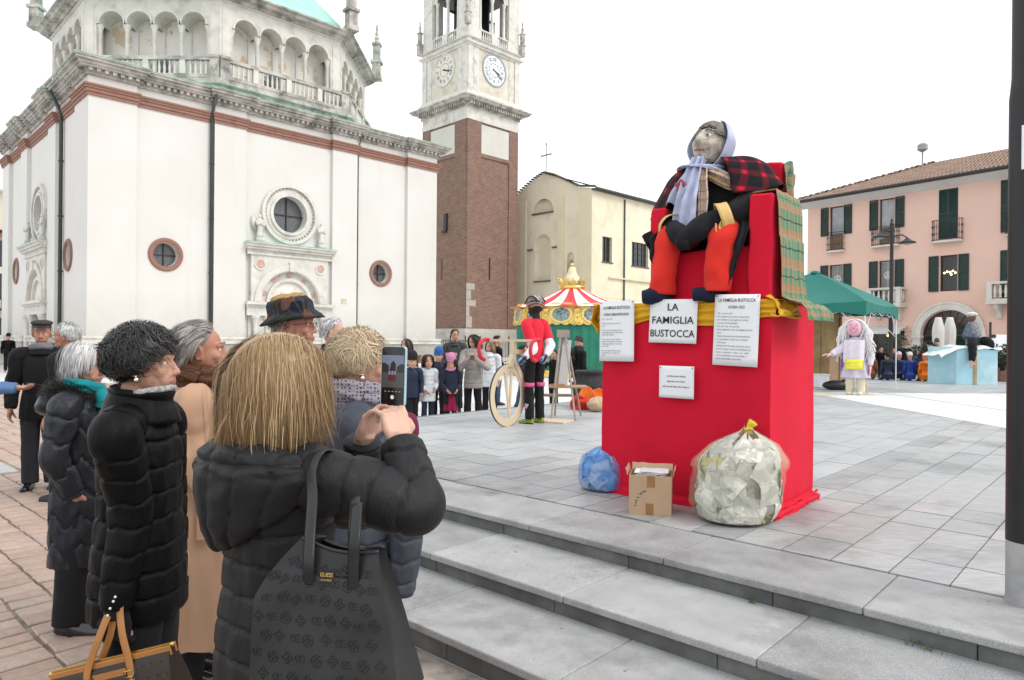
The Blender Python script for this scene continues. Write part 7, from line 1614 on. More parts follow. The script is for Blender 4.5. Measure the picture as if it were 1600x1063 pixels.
    if o.get('beanie'):
        bm_ = o['beanie']; mb = MB().lathe([(.086, -.005), (.090, .0), (.090, .035), (.086, .038), (.087, .06), (.080, .10), (.058, .13), (.02, .147), (.001, .149)], 28, HM @ M4.Translation((0, -.014, .046)) @ M4.Rotation(R(-14), 4, 'X'), sy=1.2); mb.v = [tuple(V(v)+V((1, 1, 1))*.003*mn.noise(V(v)*40)) for v in mb.v]; mb.build('knit_hat', bm_, root, True)
    if o.get('pompoms'):
        mb = MB()
        for sx in (-1, 1): mb.ell((sx*.075, -.01, .150), (.028, .022, .034), 10, 7, HM)
        mb.build('hat_ear', o['pompoms'], root, True)
    if o.get('cap'):
        mb = MB().ell((0, -.012, .105), (.098, .128, .032), 28, 12, HM).lathe([(.082, .07), (.086, .10)], 28, HM, sy=1.22); mb.add([(.082*math.sin(a), .085+.055*math.cos(a), .078-.006*abs(math.sin(a))) for a in [-1.3+2.6*i/14 for i in range(15)]]+[(.078*math.sin(a), .070+.02*math.cos(a), .088) for a in [-1.3+2.6*i/14 for i in range(15)]], [(i, i+1, 16+i, 15+i) for i in range(14)], HM)
        ob = mb.build('flat_cap', o['cap'], root, True)
    return root, HM, arms, W
def hair_mass(parent, T, m, off, zb):
    """body of a bob under its outer strands"""
    mb = MB(); nu, nv = 40, 26; vs = []; k = 1+off/.09
    for j in range(nv+1):
        t = j/nv; z = .034+.088*k*math.cos(t*PI/2*1.6) if t < .625 else .034-(t-.625)/.375*(.034-zb); w = math.sin(min(1, t/.625)*PI/2)
        if t >= .625: w = 1-.10*((t-.625)/.375)**3
        for i in range(nu):
            a = 2*PI*i/nu; f = max(0, math.sin(a)-.15)/.85; q = 1-(.55*min(1, f*2.2) if z < .075 else 0); n_ = 1+.02*mn.noise((math.cos(a)*4, math.sin(a)*4, z*4))
            vs.append((.0775*k*w*q*n_*math.cos(a), -.014+.098*k*w*q*n_*math.sin(a), z))
    mb.add(vs, [(j*nu+i, j*nu+(i+1) % nu, (j+1)*nu+(i+1) % nu, (j+1)*nu+i) for j in range(nv) for i in range(nu)]+[tuple(range(nv*nu, (nv+1)*nu))], T)
    o = mb.build('hair_mass', m, parent, True); a = o.data.attributes.new('tone', 'FLOAT', 'POINT'); a.data.foreach_set('value', [.42]*len(o.data.vertices)); return o
def strands(parent, P, D, m, L, name, w, g, K=4, droop=.25):
    n = len(P); D = D/np.linalg.norm(D, axis=1)[:, None]+g.normal(size=(n, 3))*.35; D /= np.linalg.norm(D, axis=1)[:, None]; sd = np.cross(D, g.normal(size=(n, 3))); sd /= np.linalg.norm(sd, axis=1)[:, None]
    pts = []; p = P.copy(); d = D.copy()
    for k in range(K+1):
        ww = w*(1-.85*k/K); pts.append(np.stack([p-sd*ww, p+sd*ww], 1)); d = d+np.array((0, 0, -droop/K)); d /= np.linalg.norm(d, axis=1)[:, None]; p = p+d*(np.asarray(L)/K)[:, None]
    vs = np.stack(pts, 1).reshape(-1, 3); base = np.arange(n)[:, None]*(2*(K+1))+2*np.arange(K)[None]; fs = np.stack([base, base+1, base+3, base+2], 2).reshape(-1, 4)
    me = bpy.data.meshes.new(name); me.from_pydata(vs.tolist(), [], fs.tolist()); a = me.attributes.new('tone', 'FLOAT', 'POINT'); a.data.foreach_set('value', np.repeat(np.clip(g.normal(.45, .28, n), 0, 1), 2*(K+1)).astype(np.float32)); me.materials.append(m); return link(name, me, parent)
def wp(px, py, Y): return tuple(at(px, py, Y))
G0 = lambda px, Y: (X(px, Y), Y, 0)
def rel(loc, turn, el, wr_, d=None):
    W = M4.Translation(loc) @ M4.Rotation(-R(turn), 4, 'Z'); a = (W @ V(el), W @ V(wr_)); return a if d is None else a+(W.to_3x3() @ V(d), W.to_3x3() @ V((-1, 0, 0)))
# 1 woman with the phone (seen from behind)
bl_loc = (X(437, 1.80), 1.80, 0)
ro = wp(648, 792, 1.70); rw = wp(627, 694, 1.80); lo = wp(560, 790, 2.02); lw = wp(566, 690, 1.93)
r1, HM1, A1, W1 = person(bl_loc, 36, 1.59, 'blonde woman in charcoal quilted coat photographing with a raised phone', dict(coat=CHAR, hem=.17, quilt=.078, amp=.013, girth=1.2, skin=SKINP, yaw=16, pitch=4, hair=dict(m=BLONDE, style='bob', n=34000, length=.262, vol=.033, width=.00062, clump=.06, locks=160, wave=.008, lmin=.80, part=.01, lift=.8, gravity=.30, K=14, cap=1.07),
    r=(ro, rw, V(wp(612, 640, 1.84))-V(rw), (-.55, .75, .25), dict(curls=[.25, .75, .95, 1.0], thumb=.5)), l=(lo, lw, V(wp(592, 632, 1.90))-V(lw), (.75, -.35, -.2), dict(curls=[.10, .22, .35, .5], thumb=.35)), sr=1.10, collar=(.085, 1.25)), 2)
hair_mass(r1, HM1, BLONDE, .026, -.172)
hair(r1, HM1, BLONDE, 'bob', 260, .27, .06, 0, .0006, 9, .0, .01, 'flyaway_hair', 30, .03, .7, .3, .9, None, 14)
hm_ = MB().ell((0, 0, 0), (1, 1, 1), 120, 70); nv = []
for x, y, z in hm_.v:
    q = min(abs(math.sin(PI*(x*2.6+.12*z+.1))), abs(z-.42)*2.2 if z < .75 else 1); dn = max(0, -z); wx = .215*(1-.62*dn**1.25); zz = z*.085 if z > 0 else -.185*dn**.95
    p = V((x*wx-.02*dn, -.125-.02*dn+y*(.070-.012*dn)+.075*abs(x)**2.2*(1-.6*dn), 1.268+zz)); n_ = V((x*.4, y, z*.5)).normalized()
    edge = .014*(1-math.exp(-q*4.5)-.8)*(1 if y < .3 else .2)+.006*math.exp(-q*3)*abs(mn.noise(V((x*6, z*16, 1))))+.009*mn.noise(V((x*3, y*2, z*4)))
    nv.append(tuple(p+n_*edge))
hm_.v = nv; hm_.build('hood', CHAR, r1, True)
def phone():
    c = V(wp(615, 588, 1.87)); nrm = V((-.36, -.93, .02)).normalized(); up = V((.01, 0, 1)); x = up.cross(nrm).normalized(); up = nrm.cross(x)
    T = M4(((x.x, nrm.x, up.x, c.x), (x.y, nrm.y, up.y, c.y), (x.z, nrm.z, up.z, c.z), (0, 0, 0, 1)))       # local x right, y towards the viewer, z up
    r = thing('phone', 'phone in pale blue case showing the red throne on its screen', 'phone', c)
    w, h = .0365, .080
    def rr(w, h, rd, n=5): return [(sx*(w-rd)+rd*math.cos(a), sz*(h-rd)+rd*math.sin(a)) for (sx, sz, a0) in ((1, 1, 0), (-1, 1, PI/2), (-1, -1, PI), (1, -1, 1.5*PI)) for a in [a0+PI/2*i/n for i in range(n+1)]]
    RX = M4.Rotation(R(90), 4, 'X')
    wb(MB().prism(rr(w, h, .009), -.0035, .0065, T @ RX), 'case', mat('pale_blue_case', (.36, .50, .58), .3), r)
    wb(MB().prism(rr(w-.0018, h-.0018, .008), -.0042, -.0036, T @ RX), 'bezel', mat('black_glass', (.006, .006, .007), .08, spec=.6), r)
    def scr(name, x0, x1, z0, z1, c, k):
        t = 'screen_'+name
        if t not in MATS: n_ = NT(t); n_.b.inputs['Emission Color'].default_value = (*c, 1); n_.b.inputs['Emission Strength'].default_value = .55; MATS[t] = n_.done(tuple(v*.3 for v in c), .15)
        y = .0044+k*.00012; wb(MB().add([(x0, y, z0), (x1, y, z0), (x1, y, z1), (x0, y, z1)], [(0, 1, 2, 3)], T), 'screen_image', MATS[t], r)
    scr('sky', -.033, .033, .012, .056, (.17, .21, .30), 1); scr('ground', -.033, .033, -.030, .012, (.07, .07, .075), 1)
    wb(MB().add([(x_, .00475, z_) for x_, z_ in ((-.033, .010), (-.033, .034), (-.026, .036), (-.012, .028), (-.012, .010))]+[(x_, .00475, z_) for x_, z_ in ((.012, .010), (.012, .026), (.026, .034), (.033, .032), (.033, .010))], [(0, 1, 2, 3, 4), (5, 6, 7, 8, 9)], T), 'screen_image', mat('screen_houses', (.03, .028, .03), .15), r)
    scr('red', -.013, .010, -.012, .016, (.10, .012, .018), 4); wb(MB().add([(x_, .0049, z_) for x_, z_ in ((-.010, .014), (.009, .014), (.009, .032), (.001, .042), (-.006, .034))], [(0, 1, 2, 3, 4)], T), 'screen_image', mat('screen_puppet', (.02, .008, .01), .15), r)
    for x0, x1 in ((-.0125, -.007), (-.004, .002), (.0045, .0095)): scr('sheet', x0, x1, .004, .014, (.22, .24, .38), 6)
    for k in range(5): scr('menu', -.024+k*.011, -.019+k*.011, -.0415, -.0400, (.5, .5, .5), 2)
    wb(MB().add([(.0055*math.cos(a), .0048, -.056+.0055*math.sin(a)) for a in [2*PI*i/20 for i in range(20)]], [tuple(range(20))], T), 'shutter_button', mat('lit_white', (.8, .8, .8), .3), r)
phone()
# tote bag on her shoulder
def tote():
    c = V(wp(522, 1075, 1.46)); r = thing('tote_bag', 'large black embossed leather tote bag with gold lettering hanging from the shoulder', 'handbag', c, R(-9)); h = .305
    def face(yo):
        def fn(u, v):
            xl = -.162+.095*max(0, (v-.60)/.40)**1.3; xr = .163-.062*v; x = xl+(xr-xl)*u+.010*(1-v); d = .075*(1-v)**.8*(1-.25*(2*u-1)**4)+.018
            return (x, yo*d*(1-.15*math.sin(PI*u)*v)+.006*mn.noise((u*3, v*3, yo)), h*v-.015*math.sin(PI*u)*v*(1 if v > .8 else 0)+.02*(u-.5)*v*-1)
        return fn
    f = MB().grid(face(-1), 36, 30); fb = MB().grid(face(1), 36, 30); f.add(fb.v, [q[::-1] for q in fb.f])
    n = 31
    def edge(u, v0): return None
    A, B = face(-1), face(1); side = MB()
    for sgn, u in ((-1, 0), (1, 1)): side.grid(lambda s, v: tuple(V(A(u, v)).lerp(V(B(u, v)), s)+V((-sgn*-.0*0-sgn*.05*math.sin(PI*s)*v**1.5*(1 if sgn > 0 else 1), 0, 0))), 8, 20)
    side.grid(lambda s, u: tuple(V(A(u, 0)).lerp(V(B(u, 0)), s)), 6, 20); f.add(side.v, side.f)
    f.build('bag_body', LEATH, r, True)
    P = [V(A(i/20, 1)) for i in range(21)]; Q = [V(B(i/20, 1)) for i in range(21)]; MB().tube(P, .004, 6).tube(Q, .004, 6).build('rim', LEATH, r, True)
    # embossed motifs
    m = MB(); EMB = mat('embossed_leather', (.012, .012, .013), .33, .1, 12)
    for k in range(9):
        for j in range(8):
            u, v = (k+.5+(.5 if j % 2 else 0))/9.3, (j+.5)/8.6
            if not (.04 < u < .95): continue
            u += rng.uniform(-.012, .012); v += rng.uniform(-.012, .012); p = V(A(u, v)); pu, pv = (V(A(min(1, u+.02), v))-V(A(u-.02, v))).normalized(), (V(A(u, min(1, v+.02)))-V(A(u, v-.02))).normalized(); nn = pu.cross(pv).normalized(); Tm = M4(((pu.x, -nn.x, pv.x, p.x+nn.x*.0012), (pu.y, -nn.y, pv.y, p.y+nn.y*.0012), (pu.z, -nn.z, pv.z, p.z+nn.z*.0012), (0, 0, 0, 1)))
            t = (k+j) % 3
            if t == 0: m.tube([(.011*math.cos(a), 0, .011*math.sin(a)) for a in [2*PI*i/16 for i in range(17)]], .0008, 5, Tm, cap=False); m.tube([(.005*math.cos(a)*(1+.4*math.cos(4*a)), 0, .005*math.sin(a)*(1+.4*math.cos(4*a))) for a in [2*PI*i/20 for i in range(21)]], .0007, 5, Tm, cap=False)
            elif t == 1: m.tube([(.0085*math.cos(a)*(1+.35*math.cos(4*a)), 0, .0085*math.sin(a)*(1+.35*math.cos(4*a))) for a in [2*PI*i/24 for i in range(25)]], .0008, 5, Tm, cap=False); m.ell((0, 0, 0), (.003, .0012, .003), 8, 5, Tm)
            else:
                for sx in (-1, 1): m.tube([(sx*.005+.006*math.cos(a), 0, .006*math.sin(a)*1.1) for a in [.9+4.6*i/12 for i in range(13)]], .0008, 5, Tm, cap=False); m.tube([(sx*.005, 0, 0), (sx*.005+.005, 0, 0)], .0007, 5, Tm)
    m.build('embossed_motifs', EMB, r, True, kind='stuff')
    # gold lettering
    p = V(A(.5, .80)); T = M4.Translation(p+V((0, -.004, 0))) @ M4.Rotation(R(84), 4, 'X')
    for tx, sz, dz, sx in (('GUESS', .0115, 0, .85), ('LOS ANGELES', .0042, -.008, .9)):
        cu = bpy.data.curves.new('lettering', 'FONT'); cu.body = tx; cu.size = sz; cu.align_x = 'CENTER'; cu.offset = .0001; cu.extrude = .0004; t = textobj('lettering', cu, r, GOLD); t.matrix_basis = T @ M4.Translation((0, dz, 0)) @ M4.Diagonal((sx, 1, 1, 1))
    Ri = (M4.Translation(c) @ M4.Rotation(R(-9), 4, 'Z')).inverted()
    for fc, us_, top in ((A, (.30, .74), wp(490, 700, 1.60)), (B, (.14, .62), wp(480, 698, 1.64))):
        e0, e1 = V(fc(us_[0], .86)), V(fc(us_[1], .86)); tp = Ri @ V(top); o_ = V((0, -.007 if fc is A else .007, 0))
        q = smoothpath([e0+o_-V((0, 0, .03)), e0+o_+V((0, 0, .03)), e0.lerp(tp, .55)+o_*2+V((.006, 0, 0)), tp+V((-.004, 0, -.05)), tp+V((.004, .04, -.012)), tp+V((.01, .12, -.04))], 8)
        mb = MB(); mb.tube(q, .0125, 8, flat=.28, up=(0, 1, 0)); mb.build('strap', LEATH, r, True)
        q = smoothpath([e1+o_-V((0, 0, .03)), e1+o_+V((0, 0, .03)), e1+V((.0, .0, .08)), e1+V((-.02, .06, .13))], 6); MB().tube(q, .0125, 8, flat=.28, up=(0, 1, 0)).build('strap', LEATH, r, True)
tote()
# 2 woman with dark grey curls
r2, HM2, A2, W2 = person(G0(222, 2.5), 84, 1.62, 'woman with dark grey curls in short black quilted jacket', dict(l=rel(G0(222, 2.5), 84, (-.25, 0, 1.0), (-.15, .06, .82), (.7, .1, -.7)), coat=BLKN, hem=.385, quilt=.088, amp=.014, girth=1.26, yaw=-2, pitch=3, trousers=WOOLB, tw=1.35, hair=dict(m=DARKCURL, style='curly', n=8500, length=.15, vol=.042, curl=(.020, .80), width=.0012, clump=.60, locks=26, gravity=.12, lift=.9, K=16, cap=1.27), collar=(.125, 1.30), earring=True, sr=1.0, r=(wp(205, 800, 2.36), wp(182, 950, 2.30), V((0, .02, -1)), (0, 1, 0), dict(curl=.9))), 1)
MB().tube([r2.matrix_basis.inverted() @ V((0, 0, 0)) if False else (.088*math.cos(a), .012+.092*math.sin(a), 1.405+.014*math.sin(a)) for a in [.0+PI*i/20 for i in range(21)]], .012, 10).build('knit_trim', mat('grey_striped_knit', (.30, .30, .30), .9, .6, 90), r2, True)
gl = [V(p) for p in (wp(186, 935, 2.27), wp(184, 962, 2.27), wp(181, 985, 2.26))]
Wi2 = (M4.Translation(G0(222, 2.5)) @ M4.Rotation(-R(84), 4, 'Z')).inverted(); m = MB()
for k, (px, py) in enumerate(((180, 933), (177, 940), (172, 951), (168, 962))): m.ell(Wi2 @ V(wp(px, py, 2.205)), .0042, 8, 6)
m.build('pearl_studs', mat('pearl', (.8, .8, .78), .2), r2, True)
gm = MB(); hand(gm, Wi2 @ V(wp(182, 950, 2.30)), V((.0, .02, -1)), V((-1, 0, 0)), -1, .9, 1.12, wr=.036); me = remesh(gm, .005, 2, 'glove'); me.materials.append(BLKC); link('glove', me, r2)
def brown_bag():
    c = V(wp(176, 1030, 2.26)); r = thing('brown_handbag', 'brown patterned handbag with tan leather handles held by the curly-haired woman', 'handbag', V((c.x, c.y, .30)), R(-4)); z0 = c.z-.30
    TAN = mat('tan_leather', (.40, .175, .05), .4, .12, 9, .15, 150, .0008); BRN = mat('brown_canvas', (.030, .020, .014), .45, .2, 14, .2, 200, .0006); MOT = mat('ochre_print', (.085, .055, .025), .5, .1, 10)
    T = M4.Translation((0, 0, z0)) @ M4.Rotation(R(-15.5), 4, 'Y'); w, h = .205, .21
    fn = lambda sy: (lambda u, v: (-w+2*w*u, sy*(.062*(1-v)**.7+.012), -h+h*v))
    mb = MB().grid(fn(-1), 20, 10, T).grid(fn(1), 20, 10, T)
    for u in (0, 1): mb.grid(lambda s, v: tuple(V(fn(-1)(u, v)).lerp(V(fn(1)(u, v)), s)), 4, 10, T)
    mb.grid(lambda s, u: tuple(V(fn(-1)(u, 0)).lerp(V(fn(1)(u, 0)), s)), 4, 10, T); mb.build('bag_body', BRN, r, True)
    for sy in (-1, 1): bevel(MB().box(-w-.004, w+.004, sy*.015-.004, sy*.015+.004, -.028, .004, T).build('top_band', TAN, r), .002)
    MB().box(-w-.004, w-.002, -.0075, -.003, .0, .010, T).box(-w, w, .003, .0075, 0, .008, T).build('zip', GOLD, r); MB().ell((-w-.008, -.004, -.004), (.009, .006, .012), 10, 7, T).ell((w+.004, -.004, .002), (.009, .006, .008), 10, 7, T).build('zip_end', GOLD, r, True)
    pts = [(-.055, -.028), (.06, -.028), (.055, -.052), (.0, -.075), (-.045, -.055)]; MB().prism(pts, .030, .034, T @ M4.Rotation(R(90), 4, 'X')).build('leather_patch', TAN, r)
    Hd = V((c.x, c.y, .30)); Ri = (M4.Translation(Hd) @ M4.Rotation(R(-4), 4, 'Z')).inverted(); top = Ri @ V(wp(184, 962, 2.27))
    for x0, tx in ((-.075, -.03), (.072, .012)):
        a = T @ V((x0, -.028, -.02)); q = smoothpath([T @ V((x0, -.040, -.085)), a, a.lerp(top+V((tx, 0, 0)), .6)+V((0, -.01, 0)), top+V((tx, -.006, .0)), top+V((tx*.6, .0, .03))], 8); MB().tube(q, .013, 8, flat=.25, up=(0, 1, 0)).build('handle', TAN, r, True)
        for zz in (-.045, -.075): MB().tube([T @ V((x0+dx, -.043, zz+dz)) for dx, dz in ((-.016, -.010), (.016, -.010), (.016, .010), (-.016, .010), (-.016, -.010))], .002, 6).build('buckle', GOLD, r, True)
    b = T @ V((-.075, .028, -.02)); q = smoothpath([b, b.lerp(top, .6), top+V((-.02, .012, .01))], 8); MB().tube(q, .012, 8, flat=.25, up=(0, 1, 0)).build('handle', TAN, r, True)
    MB().prism([(.012*math.cos(a)*1.4, .03*math.sin(a)-.03) for a in [2*PI*i/18 for i in range(18)]], .052, .056, T @ M4.Translation((.085, 0, -.09)) @ M4.Rotation(R(90), 4, 'X')).build('leather_tag', TAN, r)
    m = MB()
    for k in range(12):
        for j in range(5):
            u, v = (k+.5+.5*(j % 2))/12.5, (j+.6)/5.6; p = fn(-1)(u, v); Tm = T @ M4.Translation((p[0], p[1]-.0015, p[2])) @ M4.Rotation(R(90), 4, 'X')
            m.prism([((.010 if i % 2 == 0 else .0035)*math.cos(2*PI*i/8+(.785 if (k+j) % 2 else 0)), (.010 if i % 2 == 0 else .0035)*math.sin(2*PI*i/8+(.785 if (k+j) % 2 else 0))) for i in range(8)], 0, .0006, Tm)
    m.build('printed_motifs', MOT, r, kind='stuff')
brown_bag()
# 3 woman in camel coat
BROWNFUR = m_hair('brown_fur_scarf', (.07, .024, .008), (.22, .085, .028), (.40, .18, .065), .6)
r3, HM3, A3, W3_ = person(G0(312, 3.25), 72, 1.66, 'woman with combed back grey hair in long camel coat and brown scarf', dict(r=rel(G0(312, 3.25), 72, (.24, -.03, 1.04), (.155, .06, .86), (-.6, .2, -.7)), l=rel(G0(312, 3.25), 72, (-.24, -.03, 1.04), (-.155, .06, .86), (.6, .2, -.7)), coat=CAMEL, hem=.13, girth=1.16, fold=.020, flare=1.22, wr=.017, collar=(.06, 1.2), skin=SKINR, pitch=2, trousers=WOOLB, tw=.8, shoes=PATENT, hair=dict(m=GREYH, style='short', n=4200, length=.09, vol=.016, width=.0012, clump=.35, locks=30, gravity=.10, lift=.9, cap=1.02), scarf=(BROWNFUR, 3), brow=(.3, .26, .24)), 1)
Wi3 = (M4.Translation(G0(312, 3.25)) @ M4.Rotation(-R(72), 4, 'Z')).inverted(); a = 0; MB().box(-.03, .03, -.012, .012, -.06, .06, M4.Translation((.225, .05, .78)) @ M4.Rotation(R(90), 4, 'Z')).build('cuff_tab', CAMEL, r3)
gq = np.random.default_rng(3); n_ = 5000; a = gq.uniform(0, 2*PI, n_); e = gq.uniform(0, 2*PI, n_); kk = gq.integers(0, 3, n_); rr = .074+.012*kk; P_ = np.stack([(rr+.036*np.cos(e))*np.cos(a), .01+(rr+.036*np.cos(e))*np.sin(a)*1.07, 1.395+.022*kk+.03*np.sin(e)], 1); D_ = np.stack([np.cos(e)*np.cos(a)-np.sin(a)*1.6, np.cos(e)*np.sin(a)+np.cos(a)*1.6, np.sin(e)*.6], 1); strands(r3, P_, D_, BROWNFUR, gq.uniform(.012, .022, n_), 'scarf_pile', .0011, gq)
# 4 white haired woman with fur hood
r4, HM4, A4, W4 = person(G0(129, 3.85), 84, 1.55, 'white haired woman with glasses in shiny grey quilted coat with fur hood', dict(r=rel(G0(129, 3.85), 84, (.235, -.02, .97), (.165, .05, .76), (-.7, .1, -.7)), coat=SHEEN, hem=.235, quilt=.15, chev=.16, amp=.020, girth=1.22, wr=.010, yaw=8, pitch=-2, trousers=TROU, tw=1.35, shoes=PATENT, glasses=(.08, .03, .02), hair=dict(m=SILVER, style='bob', n=3200, length=.155, vol=.022, width=.0014, clump=.6, part=.01, lift=.7, cap=1.06), fur=True, hood=True, scarf=(m_cloth('teal_scarf', (.008, .22, .24), .12, 8), 2, .10, .72), brow=(.5, .48, .46)), 1)
# 5 sandy haired woman behind the phone
DOTS = NT('grey_dotted_scarf'); v_ = DOTS.mapping(DOTS.coord(), (1, 1, 1)); vo = DOTS.node('ShaderNodeTexVoronoi'); DOTS.l.new(v_, vo.inputs[0]); vo.inputs['Scale'].default_value = 75; vo.inputs['Randomness'].default_value = .25; DOTS = DOTS.done(DOTS.ramp(vo.outputs['Distance'], [(.30, (.03, .025, .04)), (.38, (.24, .215, .25))]), .9)
r5, HM5, A5, W5 = person(G0(560, 2.72), 74, 1.62, 'woman with wavy sandy hair in slate quilted jacket and dotted grey scarf', dict(coat=m_nylon('dull_slate_nylon', (.055, .062, .082)), hem=.36, quilt=.085, amp=.016, girth=1.22, yaw=0, pitch=1, hair=dict(m=SANDY, style='curly', n=8500, length=.14, vol=.032, curl=(.015, .60), width=.0012, clump=.50, locks=30, gravity=.12, lift=.8, K=14, cap=1.20), scarf=(DOTS, 3), earring=True, glasses=(.05, .04, .04), brow=(.35, .25, .15), r=(wp(640, 775, 2.62), wp(628, 925, 2.66), V((-1, .1, -.25)), (0, 1, 0), dict(curl=.6)), trousers=GREYT), 1)
MB().tube([(.0, .11, 1.15), (.06, .085, 1.30), (.09, .0, 1.355), (.06, -.10, 1.29), (-.02, -.15, 1.12), (-.1, -.17, .95)], .016, 8, flat=.3).build('bag_strap', mat('burgundy_leather', (.10, .02, .035), .45), r5, True)
o = MB().ell((0, 0, 0), (.035, .05, .06), 16, 12); o.v = [tuple(V(v)*(1+.08*mn.noise(V(v)*30))) for v in o.v]; o = o.build('wool_glove', mat('burgundy_knit', (.13, .015, .04), .95, .4, 160, .5, 200, .002), r5, True); o.matrix_basis = (M4.Translation(G0(560, 2.72)) @ M4.Rotation(-R(74), 4, 'Z')).inverted() @ M4.Translation(wp(640, 670, 2.55))
# 6 man in patchwork hat
r6, HM6, A6, W6_ = person(G0(455, 3.7), 80, 1.80, 'man with glasses in patchwork bucket hat and dark quilted jacket', dict(coat=BLKN, hem=.40, quilt=.10, amp=.012, girth=1.22, male=True, skin=SKINR, yaw=4, pitch=2, trousers=GREYT, hair=dict(m=GREYH, style='male', n=900, length=.03, vol=.006, width=.0011, gravity=.3, cap=1.01), glasses=(.35, .3, .2), collar=(.10, 1.25), brow=(.2, .17, .15)), 1)
PATCH = NT('patchwork_tweed'); vo = PATCH.node('ShaderNodeTexVoronoi', distance='CHEBYCHEV'); PATCH.l.new(PATCH.coord(), vo.inputs[0]); vo.inputs['Scale'].default_value = 15; sp_ = PATCH.node('ShaderNodeSeparateColor'); PATCH.l.new(vo.outputs['Color'], sp_.inputs[0])
pc = PATCH.ramp(sp_.outputs[0], [(0, (.012, .014, .025)), (.28, (.03, .028, .025)), (.48, (.10, .05, .035)), (.62, (.035, .04, .055)), (.84, (.10, .065, .03)), (.9, (.02, .03, .03))], 'CONSTANT'); w_ = PATCH.node('ShaderNodeTexWave'); PATCH.l.new(PATCH.coord(), w_.inputs[0]); w_.inputs['Scale'].default_value = 24; PATCH.bump(PATCH.noise(300, 3), .4, .001); PATCH = PATCH.done(PATCH.mix(PATCH.math('MULTIPLY', PATCH.ramp(w_.outputs['Fac'], [(.8, (0, 0, 0)), (.9, (1, 1, 1))]), .12), pc, (.25, .22, .16)), .95, spec=.1)
HT = HM6 @ M4.Translation((0, -.012, .045)) @ M4.Rotation(R(8), 4, 'X')
hb = MB().lathe([(.140, -.022), (.122, -.002), (.098, .016), (.097, .028), (.096, .070), (.088, .090), (.055, .098), (.001, .094)], 40, HT, sy=1.22); hb.v = [tuple(V(v)+V((0, 0, .006))*math.sin(i*.5)+V((1, 1, 1))*.010*mn.noise(V(v)*16)) for i, v in enumerate(hb.v)]
o = hb.build('bucket_hat', PATCH, r6, True); o.modifiers.new('t', 'SOLIDIFY').thickness = .003
o2 = MB().ell((.0, -.0, .098), (.078, .095, .022), 18, 8, HT); o2.v = [tuple(V(v)+V((1, 1, 1.5))*.012*mn.noise(V(v)*35)) for v in o2.v]; o2.build('fleece_crown', mat('tan_fleece', (.34, .22, .09), .95, .4, 60, .8, 120, .004), o, True)
# 7 white haired man further back, 7b grey head behind the hat man
person((X(520, 5.9), 5.9, .232), 95, 1.53, 'white haired man half hidden behind the man in the patchwork hat', dict(coat=BLKN, hem=.4, quilt=.1, girth=1.15, male=True, skin=SKINP, hair=dict(m=SILVER, style='male', n=900, length=.045, vol=.01, width=.0016, cap=1.04), collar=(.09, 1.2), face=True), 1)
person((X(398, 5.3), 5.3, 0), 60, 1.50, 'grey haired person hidden between the camel coat and the patchwork hat', dict(coat=WOOLB, hem=.35, girth=1.1, hair=dict(m=GREYH, style='bob', n=900, length=.1, vol=.015, width=.0018)), 0)
# 8, 9, 10 three people greeting at the left
p8, HM8, A8, W8 = person(G0(66, 7.34), 158, 1.76, 'man in black coat and dark flat cap behind the handshake', dict(coat=WOOLB, hem=.42, girth=1.22, male=True, skin=SKINR, yaw=-6, pitch=-6, fold=.006, wr=.009, trousers=GREYT, tw=1.1, cap=mat('charcoal_tweed', (.030, .029, .028), .95, .3, 60, .4, 200, .002), hair=dict(m=GREYH, style='male', n=500, length=.025, vol=.006, width=.0014), collar=(.10, 1.2), scarf=(m_cloth('grey_scarf', (.16, .16, .165)), 1), shoes=PATENT, face=True, no_=0), 1)
r9, HM9, A9, W9 = person(G0(106, 6.9), 262, 1.73, 'grey haired man with glasses in black coat shaking hands', dict(coat=WOOLB, hem=.40, girth=1.15, male=True, skin=SKINR, yaw=0, pitch=-3, trousers=GREYT, glasses=(.2, .2, .2), hair=dict(m=SILVER, style='male', n=2200, length=.05, vol=.012, width=.0014, cap=1.03), r=(wp(70, 612, 6.85), wp(40, 606, 6.72), V((-1, -.1, 0)), (0, -.2, 1), dict(curl=.45)), face=True), 1)
BLUJ = m_nylon('blue_jacket', (.09, .17, .33), .6)
r10, _, _, _ = person((X(-52, 6.7), 6.7, 0), 86, 1.70, 'person in blue jacket reaching in from the left to shake hands', dict(coat=BLUJ, hem=.42, girth=1.15, trousers=DENIM, hair=dict(m=BRUN, style='male', n=700, length=.04, vol=.01, width=.0016), r=(wp(-15, 606, 6.6), wp(26, 606, 6.66), V((1, .05, 0)), (0, .2, 1), dict(curl=.45)), collar=(.08, 1.1)), 1)
# 11 far figure by the church
person((X(13, 31), 31, 0), 140, 1.66, 'distant person in dark hooded jacket and orange shoes by the church', dict(coat=BLKN, hem=.44, girth=1.25, trousers=TROU, beanie=BLKC, shoes=mat('orange_shoe', (.75, .12, .03), .6), sole=mat('orange_shoe', (.75, .12, .03), .6)), 0)
